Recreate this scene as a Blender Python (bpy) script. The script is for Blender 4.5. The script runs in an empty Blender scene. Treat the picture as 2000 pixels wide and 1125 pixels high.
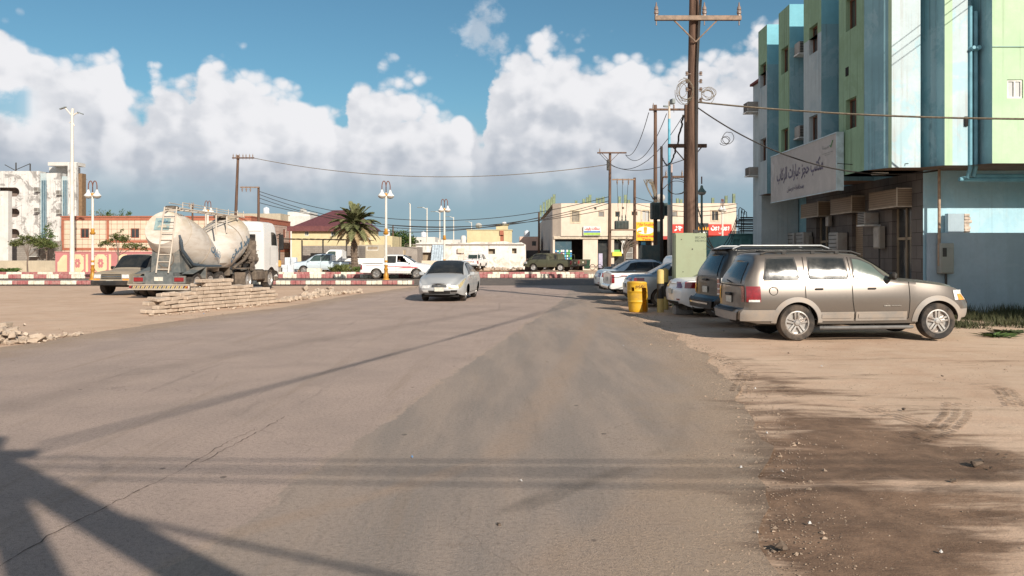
import bpy, math, random
from mathutils import Vector, Matrix, noise
S = bpy.context.scene
COL = S.collection
PI = math.pi
F, H, HY = 1555.0, 1.75, 496.0
def GX(px, Y): return (px - 1000) / F * Y
def PZ(py, Y): return H + (HY - py) / F * Y
def G(px, py):
    Y = H * F / (py - HY)
    return ((px - 1000) / F * Y, Y)
def lerp(a, b, t): return a + (b - a) * t
def interp(tab, x):
    if x <= tab[0][0]: return tab[0][1]
    for (a, b), (c, d) in zip(tab, tab[1:]):
        if x <= c: return b + (d - b) * (x - a) / (c - a)
    return tab[-1][1]
def pchip(tab):
    xs = [t[0] for t in tab]; ys = [t[1] for t in tab]; n = len(xs)
    if n == 1: return lambda x: ys[0]
    h = [xs[i+1]-xs[i] for i in range(n-1)]; d = [(ys[i+1]-ys[i])/h[i] for i in range(n-1)]
    m = [0]*n; m[0] = d[0]; m[-1] = d[-1]
    for i in range(1, n-1):
        if d[i-1]*d[i] > 0:
            w1 = 2*h[i]+h[i-1]; w2 = h[i]+2*h[i-1]
            m[i] = (w1+w2)/(w1/d[i-1]+w2/d[i])
    def f(x):
        if x <= xs[0]: return ys[0]
        if x >= xs[-1]: return ys[-1]
        for i in range(n-1):
            if x <= xs[i+1]: break
        t = (x-xs[i])/h[i]; t2 = t*t; t3 = t2*t
        return (2*t3-3*t2+1)*ys[i]+(t3-2*t2+t)*h[i]*m[i]+(-2*t3+3*t2)*ys[i+1]+(t3-t2)*h[i]*m[i+1]
    return f

# ------------------------------------------------------------ materials
MATS = {}
def hexc(r, g, b):
    def f(c):
        c /= 255.0
        return c/12.92 if c <= .04045 else ((c+.055)/1.055)**2.4
    return (f(r), f(g), f(b), 1)
def node(nt, t, x=0, y=0, **kw):
    n = nt.nodes.new(t)
    for k, v in kw.items(): setattr(n, k, v)
    return n
class NB:
    def __init__(s, name):
        m = bpy.data.materials.new(name); m.use_nodes = True
        s.m = m; s.nt = m.node_tree; s.b = s.nt.nodes['Principled BSDF']; s.co = None
    def n(s, t, **kw): return node(s.nt, t, **kw)
    def l(s, a, b): s.nt.links.new(a, b)
    def obj(s):
        if s.co is None: s.co = s.n('ShaderNodeTexCoord')
        return s.co.outputs['Object']
    def geo(s): return s.n('ShaderNodeNewGeometry').outputs['Position']
    def mapping(s, src, scale=(1,1,1), loc=(0,0,0), rot=(0,0,0)):
        q = s.n('ShaderNodeMapping'); s.l(src, q.inputs['Vector'])
        q.inputs['Scale'].default_value = scale; q.inputs['Location'].default_value = loc; q.inputs['Rotation'].default_value = rot
        return q.outputs[0]
    def noise(s, src, scale, detail=6, rough=.6, dist=0):
        q = s.n('ShaderNodeTexNoise'); s.l(src, q.inputs['Vector'])
        q.inputs['Scale'].default_value = scale; q.inputs['Detail'].default_value = detail
        q.inputs['Roughness'].default_value = rough; q.inputs['Distortion'].default_value = dist
        return q.outputs['Fac']
    def ramp(s, src, a, b, va=0.0, vb=1.0):
        q = s.n('ShaderNodeMapRange'); q.interpolation_type = 'SMOOTHSTEP'; s.l(src, q.inputs[0])
        q.inputs[1].default_value = a; q.inputs[2].default_value = b; q.inputs[3].default_value = va; q.inputs[4].default_value = vb
        return q.outputs[0]
    def math(s, op, a, b=None, c=None):
        q = s.n('ShaderNodeMath', operation=op)
        for i, v in enumerate((a, b, c)):
            if v is None: continue
            if isinstance(v, (int, float)): q.inputs[i].default_value = v
            else: s.l(v, q.inputs[i])
        return q.outputs[0]
    def mix(s, f, a, b, mode='MIX'):
        q = s.n('ShaderNodeMix', data_type='RGBA', blend_type=mode)
        if isinstance(f, (int, float)): q.inputs[0].default_value = f
        else: s.l(f, q.inputs[0])
        for i, v in ((6, a), (7, b)):
            if isinstance(v, (tuple, list)): q.inputs[i].default_value = v
            else: s.l(v, q.inputs[i])
        return q.outputs[2]
    def attr(s, name):
        q = s.n('ShaderNodeAttribute'); q.attribute_name = name; return q.outputs['Fac']
    def color(s, c):
        if isinstance(c, (tuple, list)): s.b.inputs['Base Color'].default_value = c
        else: s.l(c, s.b.inputs['Base Color'])
    def bump(s, h, strength=.4, dist=.02):
        q = s.n('ShaderNodeBump'); q.inputs['Strength'].default_value = strength; q.inputs['Distance'].default_value = dist
        s.l(h, q.inputs['Height']); s.l(q.outputs[0], s.b.inputs['Normal'])
    def set(s, rough=None, metal=None, spec=None, coat=None):
        if rough is not None:
            if isinstance(rough, (int, float)): s.b.inputs['Roughness'].default_value = rough
            else: s.l(rough, s.b.inputs['Roughness'])
        if metal is not None: s.b.inputs['Metallic'].default_value = metal
        if spec is not None: s.b.inputs['Specular IOR Level'].default_value = spec
        if coat is not None: s.b.inputs['Coat Weight'].default_value = coat; s.b.inputs['Coat Roughness'].default_value = .08
def sc(c, k): return (min(1, c[0]*k), min(1, c[1]*k), min(1, c[2]*k), 1)
def simple(name, c, rough=.6, metal=0, var=.25, scale=3, bump=0, spec=.4, dirt=None, dirtamt=.4, coat=None, dscale=1.5):
    """plain material with broken-up tone and optional dirt patches"""
    if name in MATS: return MATS[name]
    s = NB(name); o = s.obj()
    f = s.noise(o, scale, 6, .65)
    c2 = s.mix(s.ramp(f, .3, .7), sc(c, 1-var), sc(c, 1+var*.5))
    if dirt:
        g = s.noise(o, dscale, 5, .7)
        c2 = s.mix(s.ramp(g, .42, .68, 0, dirtamt), c2, dirt)
    s.color(c2); s.set(rough, metal, spec, coat)
    if bump: s.bump(s.noise(o, scale*8, 5, .7), bump, .02)
    MATS[name] = s.m; return s.m
def paint(name, c, rough=.3, metal=0.0, dust=.35, dustc=(.30, .235, .17, 1), coat=.6):
    """car paint under road dust, dust thicker low down and on upward faces"""
    if name in MATS: return MATS[name]
    s = NB(name); o = s.obj()
    sp = s.n('ShaderNodeSeparateXYZ'); s.l(o, sp.inputs[0])
    low = s.ramp(sp.outputs[2], .15, .95, 1, 0)
    nm = s.n('ShaderNodeNewGeometry'); sn = s.n('ShaderNodeSeparateXYZ'); s.l(nm.outputs['Normal'], sn.inputs[0])
    up = s.ramp(sn.outputs[2], .3, .95, 0, 1)
    nz = s.noise(o, 2.2, 7, .7); nz2 = s.noise(o, 14, 4, .6)
    d = s.math('MULTIPLY', s.math('MAXIMUM', low, up), s.ramp(nz, .25, .65, .35, 1))
    d = s.math('MULTIPLY_ADD', d, dust, s.math('MULTIPLY', nz2, dust*.25))
    s.color(s.mix(d, c, dustc)); s.l(s.math('MULTIPLY_ADD', d, .7, rough), s.b.inputs['Roughness'])
    s.set(None, metal, .5, coat)
    s.l(s.math('MULTIPLY_ADD', d, -.8, coat), s.b.inputs['Coat Weight'])
    MATS[name] = s.m; return s.m
def plaster(name, c, stain=None, amt=.5, patch=None, pamt=.0, rough=.85, streak=14, var=.14, bump=.25):
    """rendered wall with vertical run-off streaks and worn patches"""
    if name in MATS: return MATS[name]
    s = NB(name); o = s.geo()
    base = s.mix(s.ramp(s.noise(o, .9, 7, .65), .3, .7), sc(c, 1-var), sc(c, 1+var*.4))
    base = s.mix(s.ramp(s.noise(o, 9, 5, .7), .35, .7, 0, .5), base, sc(c, 1-var*.9))
    if stain:
        st = s.noise(s.mapping(o, (streak*.6, streak*.6, .14)), 1.0, 6, .75)
        st2 = s.noise(o, .55, 3, .5)
        f = s.math('MULTIPLY', s.ramp(st, .50, .66), s.ramp(st2, .36, .60, .2, 1))
        base = s.mix(s.math('MULTIPLY', f, amt), base, stain)
    if patch:
        f = s.ramp(s.noise(o, .8, 9, .72, .6), .5, .58, 0, pamt)
        base = s.mix(f, base, patch)
    s.color(base); s.set(rough, 0, .2)
    if bump: s.bump(s.noise(o, 22, 6, .7), bump, .015)
    MATS[name] = s.m; return s.m
def glass(name, c=(.012, .016, .018, 1), rough=.06):
    if name in MATS: return MATS[name]
    s = NB(name); o = s.obj()
    d = s.ramp(s.noise(o, 2.5, 6, .7), .3, .8, 0, .14)
    s.color(s.mix(d, c, (.22, .19, .15, 1))); s.l(s.math('MULTIPLY_ADD', d, 1.2, rough), s.b.inputs['Roughness'])
    s.set(None, 0, .8); MATS[name] = s.m; return s.m

# ------------------------------------------------------------ mesh building
class MB:
    def __init__(s): s.v = []; s.f = []; s.mi = []; s.cur = 0
    def add(s, vs, fs, M=None):
        b = len(s.v)
        s.v += [tuple(M @ Vector(p)) if M else tuple(p) for p in vs]
        s.f += [tuple(b+i for i in f) for f in fs]; s.mi += [s.cur]*len(fs)
    def box(s, c, d, rz=0, M=None, bev=0):
        x, y, z = d[0]/2, d[1]/2, d[2]/2
        if bev > 0:
            b = min(bev, x*.9, y*.9, z*.9); D3 = (x, y, z); vs = []; fs = []; id_ = {}
            for sx in (-1, 1):
                for sy in (-1, 1):
                    for sz in (-1, 1):
                        for a in range(3):
                            id_[(sx, sy, sz, a)] = len(vs)
                            vs.append(tuple(sg*(D3[k] - (0 if k == a else b)) for k, sg in enumerate((sx, sy, sz))))
            def sgn(a, sa, c, sc_, e=None, se=0):
                r = [0, 0, 0]; r[a] = sa; r[c] = sc_; r[3-a-c] = se; return tuple(r)
            for a in range(3):
                ax2 = (a+1) % 3
                for sa in (-1, 1):
                    q = [id_[sgn(a, sa, ax2, p, None, r)+(a,)] for p, r in ((-1,-1),(1,-1),(1,1),(-1,1))]
                    fs.append(tuple(q) if sa > 0 else tuple(q[::-1]))
                for sa in (-1, 1):
                    for sc_ in (-1, 1):
                        q = [id_[sgn(a, sa, ax2, sc_, None, -1)+(a,)], id_[sgn(a, sa, ax2, sc_, None, 1)+(a,)], id_[sgn(a, sa, ax2, sc_, None, 1)+(ax2,)], id_[sgn(a, sa, ax2, sc_, None, -1)+(ax2,)]]
                        fs.append(tuple(q) if sa*sc_ < 0 else tuple(q[::-1]))
            for sx in (-1, 1):
                for sy in (-1, 1):
                    for sz in (-1, 1):
                        q = [id_[(sx, sy, sz, k)] for k in range(3)]
                        fs.append(tuple(q) if sx*sy*sz > 0 else tuple(q[::-1]))
        else:
            vs = [(-x,-y,-z),(x,-y,-z),(x,y,-z),(-x,y,-z),(-x,-y,z),(x,-y,z),(x,y,z),(-x,y,z)]
            fs = [(3,2,1,0),(4,5,6,7),(0,1,5,4),(1,2,6,5),(2,3,7,6),(3,0,4,7)]
        T = Matrix.Translation(c) @ Matrix.Rotation(rz, 4, 'Z')
        if M: T = M @ T
        s.add(vs, fs, T)
    def b2(s, x0, x1, y0, y1, z0, z1, bev=0, M=None):
        s.box(((x0+x1)/2, (y0+y1)/2, (z0+z1)/2), (abs(x1-x0), abs(y1-y0), abs(z1-z0)), 0, M, bev)
    def cyl(s, p0, p1, r0, r1=None, n=12, cap=True):
        if r1 is None: r1 = r0
        p0, p1 = Vector(p0), Vector(p1); d = (p1-p0)
        if d.length < 1e-6: return
        q = d.to_track_quat('Z', 'Y').to_matrix()
        vs = []
        for p, r in ((p0, r0), (p1, r1)):
            for k in range(n):
                a = 2*PI*k/n; vs.append(p + q @ Vector((r*math.cos(a), r*math.sin(a), 0)))
        fs = [(k, (k+1)%n, n+(k+1)%n, n+k) for k in range(n)]
        if cap: fs += [tuple(range(n-1, -1, -1)), tuple(range(n, 2*n))]
        s.add(vs, fs)
    def tube(s, pts, r, n=8, cap=True):
        pts = [Vector(p) for p in pts]; m = len(pts)
        rs = r if isinstance(r, (list, tuple)) else [r]*m
        vs = []; up = None
        for i, p in enumerate(pts):
            t = (pts[min(i+1, m-1)] - pts[max(i-1, 0)]).normalized()
            if up is None:
                up = Vector((0,0,1)) if abs(t.z) < .9 else Vector((1,0,0))
            a = t.cross(up)
            if a.length < 1e-4: a = t.cross(Vector((0,1,.1)))
            a.normalize(); b = a.cross(t).normalized(); up = b
            for k in range(n):
                g = 2*PI*k/n; vs.append(p + a*rs[i]*math.cos(g) + b*rs[i]*math.sin(g))
        fs = []
        for i in range(m-1):
            for k in range(n): fs.append((i*n+k, i*n+(k+1)%n, (i+1)*n+(k+1)%n, (i+1)*n+k))
        if cap: fs += [tuple(range(n-1, -1, -1)), tuple(range((m-1)*n, m*n))]
        s.add(vs, fs)
    def lathe(s, prof, c=(0,0,0), n=24, M=None):
        """prof: (r, z) pairs round the Z axis"""
        vs = []; 
        for r, z in prof:
            for k in range(n):
                a = 2*PI*k/n; vs.append((r*math.cos(a), r*math.sin(a), z))
        fs = []
        for i in range(len(prof)-1):
            for k in range(n): fs.append((i*n+k, i*n+(k+1)%n, (i+1)*n+(k+1)%n, (i+1)*n+k))
        if prof[0][0] > 1e-4: fs.append(tuple(range(n-1, -1, -1)))
        if prof[-1][0] > 1e-4: fs.append(tuple(range((len(prof)-1)*n, len(prof)*n)))
        T = Matrix.Translation(c)
        s.add(vs, fs, (M @ T) if M else T)
    def prism(s, pts, d, M=None):
        """polygon in XY extruded by d along Z, placed by M"""
        n = len(pts); vs = [(p[0], p[1], 0) for p in pts] + [(p[0], p[1], d) for p in pts]
        fs = [tuple(range(n-1, -1, -1)), tuple(range(n, 2*n))] + [(k, (k+1)%n, n+(k+1)%n, n+k) for k in range(n)]
        s.add(vs, fs, M)
    def grid(s, fn, nu, nv):
        vs = [fn(i/nu, j/nv) for j in range(nv+1) for i in range(nu+1)]
        fs = [(j*(nu+1)+i, j*(nu+1)+i+1, (j+1)*(nu+1)+i+1, (j+1)*(nu+1)+i) for j in range(nv) for i in range(nu)]
        s.add(vs, fs)
    def quad(s, a, b, c, d): s.add([a, b, c, d], [(0,1,2,3)])
    def sphere(s, c, r, n=12, m=8, sx=1, sy=1, sz=1, M=None):
        prof = [(math.sin(PI*i/m), -math.cos(PI*i/m)) for i in range(m+1)]
        prof[0] = (1e-5, -1); prof[-1] = (1e-5, 1)
        T = Matrix.Translation(c) @ Matrix.Diagonal((r*sx, r*sy, r*sz, 1))
        s.lathe(prof, (0,0,0), n, (M @ T) if M else T)
    def wall(s, O, U, V, w, h, holes=(), depth=.15, back=False):
        """rectangle O + u*U + v*V with rectangular holes (u0,u1,v0,v1) and reveals going in by depth"""
        O, U, V = Vector(O), Vector(U).normalized(), Vector(V).normalized(); N = U.cross(V)
        us = sorted(set([0, w] + [x for q in holes for x in q[:2]])); vs_ = sorted(set([0, h] + [x for q in holes for x in q[2:4]]))
        for i in range(len(us)-1):
            for j in range(len(vs_)-1):
                um, vm = (us[i]+us[i+1])/2, (vs_[j]+vs_[j+1])/2
                if any(q[0] < um < q[1] and q[2] < vm < q[3] for q in holes): continue
                P = [O+U*a+V*b for a, b in ((us[i],vs_[j]),(us[i+1],vs_[j]),(us[i+1],vs_[j+1]),(us[i],vs_[j+1]))]
                s.quad(*P)
        for q in holes:
            c = [(q[0],q[2]),(q[1],q[2]),(q[1],q[3]),(q[0],q[3])]
            for k in range(4):
                a, b = c[k], c[(k+1)%4]
                A, B = O+U*a[0]+V*a[1], O+U*b[0]+V*b[1]
                s.quad(B, A, A-N*depth, B-N*depth)
    def build(s, name, mat, parent=None, smooth=False, angle=40, merge=True, kind=None, group=None, label=None, cat=None):
        me = bpy.data.meshes.new(name)
        me.from_pydata([tuple(v) for v in s.v], [], s.f)
        ms = mat if isinstance(mat, (list, tuple)) else [mat]
        for m in ms: me.materials.append(m)
        if len(ms) > 1: me.polygons.foreach_set('material_index', s.mi)
        if smooth:
            if merge:
                import bmesh
                bm = bmesh.new(); bm.from_mesh(me); bmesh.ops.remove_doubles(bm, verts=bm.verts, dist=1e-4); bm.to_mesh(me); bm.free()
            me.polygons.foreach_set('use_smooth', [True]*len(me.polygons))
            me.set_sharp_from_angle(angle=math.radians(angle))
        me.update()
        o = bpy.data.objects.new(name, me); COL.objects.link(o)
        if parent: o.parent = parent
        if kind: o['kind'] = kind
        if label: o['label'] = label
        if cat: o['category'] = cat
        if group: o['group'] = group
        return o
def tag(o, label, cat, group=None, kind=None):
    o['label'] = label; o['category'] = cat
    if group: o['group'] = group
    if kind: o['kind'] = kind
    return o
def thing(name, label, cat, loc=(0,0,0), rz=0, group=None, ry=0):
    o = bpy.data.objects.new(name, None); COL.objects.link(o)
    o.empty_display_size = .2
    o.location = loc; o.rotation_euler = (0, ry, rz)
    return tag(o, label, cat, group)
def dup(root, loc, rz=0, label=None, scale=None):
    r = root.copy(); COL.objects.link(r); r.location = loc; r.rotation_euler = (0, 0, rz)
    if label: r['label'] = label
    if scale: r.scale = scale
    def rec(a, b):
        for ch in list(a.children):
            c = ch.copy(); COL.objects.link(c); c.parent = b
            rec(ch, c)
    rec(root, r)
    return r
# writing: Arabic letters by their joined forms, in visual order
AF = {'ا':(0xFE8D,2),'ب':(0xFE8F,4),'ت':(0xFE95,4),'ج':(0xFE9D,4),'ح':(0xFEA1,4),'د':(0xFEA9,2),'ر':(0xFEAD,2),'ز':(0xFEAF,2),'س':(0xFEB1,4),
 'ش':(0xFEB5,4),'ص':(0xFEB9,4),'ط':(0xFEC1,4),'ظ':(0xFEC5,4),'ع':(0xFEC9,4),'ف':(0xFED1,4),'ق':(0xFED5,4),'ك':(0xFED9,4),'ل':(0xFEDD,4),'م':(0xFEE1,4),
 'ن':(0xFEE5,4),'ه':(0xFEE9,4),'ة':(0xFE93,2),'و':(0xFEED,2),'ي':(0xFEF1,4)}
def arab(t):
    out = []
    for i, c in enumerate(t):
        if c not in AF: out.append(c); continue
        b, k = AF[c]
        pj = i > 0 and t[i-1] in AF and AF[t[i-1]][1] == 4
        nj = k == 4 and i+1 < len(t) and t[i+1] in AF
        out.append(chr(b + (3 if pj and nj else 2 if nj else 1 if pj else 0)))
    return ''.join(reversed(out))
def text(name, body, M, width, height, mat, parent=None, ar=False, bold=.012, ext=.004, deform=None):
    """lettering fitted into width x height, centred on M's origin, lying in M's XY plane"""
    c = bpy.data.curves.new(name, 'FONT'); c.body = arab(body) if ar else body
    c.resolution_u = 2; c.offset = bold; c.extrude = 0; c.align_x = 'CENTER'
    o = bpy.data.objects.new(name, c); COL.objects.link(o)
    bpy.context.view_layer.update()
    me = bpy.data.meshes.new_from_object(o.evaluated_get(bpy.context.evaluated_depsgraph_get()))
    bpy.data.objects.remove(o); bpy.data.curves.remove(c)
    xs = [v.co.x for v in me.vertices]; ys = [v.co.y for v in me.vertices]
    kx = width/(max(xs)-min(xs)); ky = height/(max(ys)-min(ys)); cx = (max(xs)+min(xs))/2; cy = (max(ys)+min(ys))/2
    for v in me.vertices:
        p = Vector(((v.co.x-cx)*kx, (v.co.y-cy)*ky, ext))
        v.co = deform(p.x, p.y) if deform else (M @ p)
    me.materials.clear(); me.materials.append(mat)
    for p in me.polygons: p.material_index = 0
    r = bpy.data.objects.new(name, me); COL.objects.link(r)
    if parent: r.parent = parent
    return r
def frame(o, x, y):
    """matrix with origin o, X axis x, Y axis y"""
    x = Vector(x).normalized(); y = Vector(y).normalized(); z = x.cross(y)
    return Matrix(((x.x,y.x,z.x,o[0]),(x.y,y.y,z.y,o[1]),(x.z,y.z,z.z,o[2]),(0,0,0,1)))
def catenary(a, b, sag, n=24):
    a, b = Vector(a), Vector(b)
    return [a.lerp(b, i/n) - Vector((0,0,sag*4*(i/n)*(1-i/n))) for i in range(n+1)]
def wire(a, b, sag, r, mat, label, name='overhead_wire', group=None, n=24):
    m = MB(); m.tube(catenary(a, b, sag, n), r, 5)
    return tag(m.build(name, mat, smooth=True), label, 'wire', group)
# ------------------------------------------------------------ camera, sun, sky
cam = bpy.data.cameras.new('camera'); co = bpy.data.objects.new('camera', cam); COL.objects.link(co)
co.location = (0, 0, H); co.rotation_euler = (PI/2, 0, 0)
cam.lens = 36*F/2000; cam.sensor_width = 36; cam.shift_y = -(562.5-HY)/2000; cam.clip_end = 8000; cam.clip_start = .05
S.camera = co
SUND = Vector((-.47, .883, 0)).normalized(); EL = math.radians(27)   # ground direction the shadows fall
sl = bpy.data.lights.new('sun', 'SUN'); sl.energy = 4.6; sl.angle = math.radians(.38); sl.color = (1, .91, .79)
so = bpy.data.objects.new('sun', sl); COL.objects.link(so)
sdir = Vector((SUND.x*math.cos(EL), SUND.y*math.cos(EL), -math.sin(EL)))
so.rotation_euler = sdir.to_track_quat('-Z', 'Y').to_euler()
S.view_settings.view_transform = 'Standard'; S.view_settings.look = 'None'; EXPO = .38; BGS = .09; S.view_settings.exposure = EXPO; S.view_settings.gamma = 1
S.cycles.max_bounces = 6; S.cycles.use_denoising = True

W = bpy.data.worlds.new('World'); S.world = W; W.use_nodes = True; W.cycles.sampling_method = 'MANUAL'; W.cycles.sample_map_resolution = 256
wn = W.node_tree; wn.nodes.clear()
class WB(NB):
    def __init__(s): s.nt = wn
w = WB()
sky = w.n('ShaderNodeTexSky', sky_type='NISHITA'); sky.sun_disc = False; sky.sun_elevation = EL
sky.sun_rotation = math.atan2(-SUND.x, -SUND.y); sky.air_density = 1.0; sky.dust_density = .6; sky.ozone_density = 2.5
tc = w.n('ShaderNodeTexCoord')
sep = w.n('ShaderNodeSeparateXYZ'); w.l(tc.outputs['Generated'], sep.inputs[0])
az = w.math('ARCTAN2', sep.outputs[0], sep.outputs[1]); hl = w.math('SQRT', w.math('ADD', w.math('MULTIPLY', sep.outputs[0], sep.outputs[0]), w.math('MULTIPLY', sep.outputs[1], sep.outputs[1])))
el = w.math('ARCTAN2', sep.outputs[2], hl)
AE = w.n('ShaderNodeCombineXYZ'); w.l(az, AE.inputs[0]); w.l(el, AE.inputs[1])
def AZ(px): return math.atan((px-1000)/F)
def ELV(px, py): return math.atan((HY-py)/math.hypot(F, px-1000))
def fcurve(src, pts, x0, x1, y0, y1):
    """float curve through pts, given in (azimuth, elevation)"""
    q = w.n('ShaderNodeFloatCurve'); cv = q.mapping.curves[0]
    pp = [((a-x0)/(x1-x0), (b-y0)/(y1-y0)) for a, b in pts]
    while len(cv.points) < len(pp): cv.points.new(.5, .5)
    for p, c in zip(cv.points, pp): p.location = c; p.handle_type = 'AUTO_CLAMPED'
    q.mapping.use_clip = False; q.mapping.update()
    w.l(w.math('DIVIDE', w.math('SUBTRACT', src, x0), x1-x0), q.inputs['Value'])
    return w.math('MULTIPLY_ADD', q.outputs[0], y1-y0, y0)
TOP = [(-300,30),(-60,-20),(30,-12),(62,45),(80,62),(150,52),(205,50),(228,75),(240,120),(262,152),(285,150),(300,120),(340,112),(372,120),(392,76),(420,62),(470,68),(500,95),(545,122),(575,130),(600,148),(640,154),(668,185),(683,140),(700,115),(745,112),(810,115),(860,138),(900,152),(915,175),(925,200),(945,212),(951,165),(958,120),(972,68),(990,50),(1060,38),(1150,42),(1215,48),(1290,72),(1340,62),(1400,76),(1440,62),(1480,15),(1550,-20),(1800,-60),(2400,0)]
tops = [(-3.25,.95),(-2.4,.75),(-1.7,.62),(-1.1,.42)]+[(AZ(p), ELV(p, q)) for p, q in TOP]+[(1.15,.5),(1.8,.66),(2.6,.8),(3.25,.95)]  # cloud cover outside the view is added to whiten the fill light
def band(dx, dy):
    """cloud field at the direction shifted by (dx, dy): positive inside the cumulus bank"""
    a = w.math('ADD', az, dx) if dx else az; e = w.math('ADD', el, dy) if dy else el
    v = w.n('ShaderNodeCombineXYZ'); w.l(a, v.inputs[0]); w.l(w.math('MULTIPLY', e, 1.25), v.inputs[1])
    wob = w.noise(v.outputs[0], 9, 5, .55); wob2 = w.noise(v.outputs[0], 27, 6, .58)
    vo = w.n('ShaderNodeTexVoronoi', feature='F1'); w.l(v.outputs[0], vo.inputs['Vector'])
    vo.inputs['Scale'].default_value = 17; vo.inputs['Detail'].default_value = 2; vo.inputs['Roughness'].default_value = .62
    aw = w.math('ADD', a, w.math('MULTIPLY_ADD', wob2, .02, -.01))
    t = w.math('MULTIPLY', fcurve(aw, tops, -3.3, 3.3, 0, 1), w.math('GREATER_THAN', w.math('ABSOLUTE', aw), .74))
    t = w.math('ADD', t, w.math('MULTIPLY', fcurve(aw, [(x_, y_-.010) for x_, y_ in tops if abs(x_) < .745], -.75, .75, 0, 1), w.math('LESS_THAN', w.math('ABSOLUTE', aw), .74)))
    f = w.math('SUBTRACT', t, e)
    f = w.math('ADD', f, w.math('MULTIPLY_ADD', wob, .036, -.010))
    f = w.math('ADD', f, w.math('MULTIPLY_ADD', wob2, .034, -.012))
    f = w.math('ADD', f, w.math('MULTIPLY_ADD', vo.outputs['Distance'], -.05, .026))
    return f, wob, wob2, vo.outputs['Distance']
f0, n1, n2, v0 = band(0, 0)
f1, n1b, n2b, v1 = band(.016, .022)
dens = w.ramp(f0, -.002, .021)
# thinning: blue gap on the far left and soft, ragged base of the bank
hole = fcurve(az, [(AZ(-200),0),(AZ(-20),1),(AZ(35),1),(AZ(75),0),(AZ(110),0)], -1.1, 1.1, 0, 1)
hy = w.math('ABSOLUTE', w.math('SUBTRACT', el, ELV(30, 208)))
hm = w.math('MULTIPLY', hole, w.ramp(w.math('ADD', hy, w.math('MULTIPLY_ADD', n2, .05, -.025)), .004, .022, 1, 0))
dens = w.math('MULTIPLY', dens, w.math('SUBTRACT', 1, w.math('MULTIPLY', hm, .85)))
base_e = fcurve(az, [(AZ(-2000),.062),(AZ(0),.064),(AZ(400),.060),(AZ(700),.062),(AZ(1000),.070),(AZ(1400),.072),(AZ(2000),.078),(AZ(3500),.08)], -1.1, 1.1, 0, .3)
be = w.math('SUBTRACT', el, w.math('ADD', base_e, w.math('MULTIPLY_ADD', n1, .05, -.025)))
basef = w.ramp(be, -.022, .045, 0, 1)
# wisp near the top middle
wy = w.math('SUBTRACT', el, ELV(935, 55)); wx = w.math('SUBTRACT', az, AZ(938))
wd = w.math('SQRT', w.math('ADD', w.math('MULTIPLY', wx, wx), w.math('MULTIPLY', w.math('MULTIPLY', wy, wy), .8)))
wisp = w.math('MULTIPLY', w.ramp(w.math('ADD', wd, w.math('MULTIPLY_ADD', n2, .1, -.05)), .006, .034, 1, 0), .5)
dens = w.math('MAXIMUM', dens, wisp)
# relief: a lobe is bright where the field thins toward the light
rel = w.math('SUBTRACT', f0, f1)
lit = w.ramp(w.math('ADD', rel, w.math('MULTIPLY_ADD', n1, .02, -.01)), -.004, .06, 0, 1)
depth = w.ramp(f0, .0, .16, 1, .0)
tone = w.math('ADD', w.math('MULTIPLY', lit, .44), w.math('MULTIPLY', depth, .38))
grey = w.ramp(be, -.01, .10, 0, 1)
tone = w.math('MULTIPLY', w.math('ADD', tone, w.ramp(n1, .3, .7, .08, .36)), w.math('MULTIPLY_ADD', grey, .5, .5))
K = 1/(BGS*2**EXPO)
def hk(r, g, b):
    c = hexc(r, g, b); return (c[0]*K, c[1]*K, c[2]*K, 1)
cl = w.mix(w.ramp(tone, .0, .85), hk(170,179,192), hk(240,240,243))
haze = w.mix(w.ramp(el, 0.0, .11), hk(150,174,188), hk(142,168,186))
# clear sky: the physical sky, deepened toward the teal of the photograph
skyc = w.mix(1.0, sky.outputs[0], (.56, .80, .78, 1), 'MULTIPLY')
lowband = w.ramp(el, .05, .2, 1, 0)
skyc = w.mix(w.math('MULTIPLY', lowband, .9), skyc, haze)
cc = w.mix(w.math('MULTIPLY', dens, basef), skyc, cl)
bg = w.n('ShaderNodeBackground'); bg.inputs['Strength'].default_value = BGS; w.l(cc, bg.inputs['Color'])
out = w.n('ShaderNodeOutputWorld'); w.l(bg.outputs[0], out.inputs['Surface'])

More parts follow.
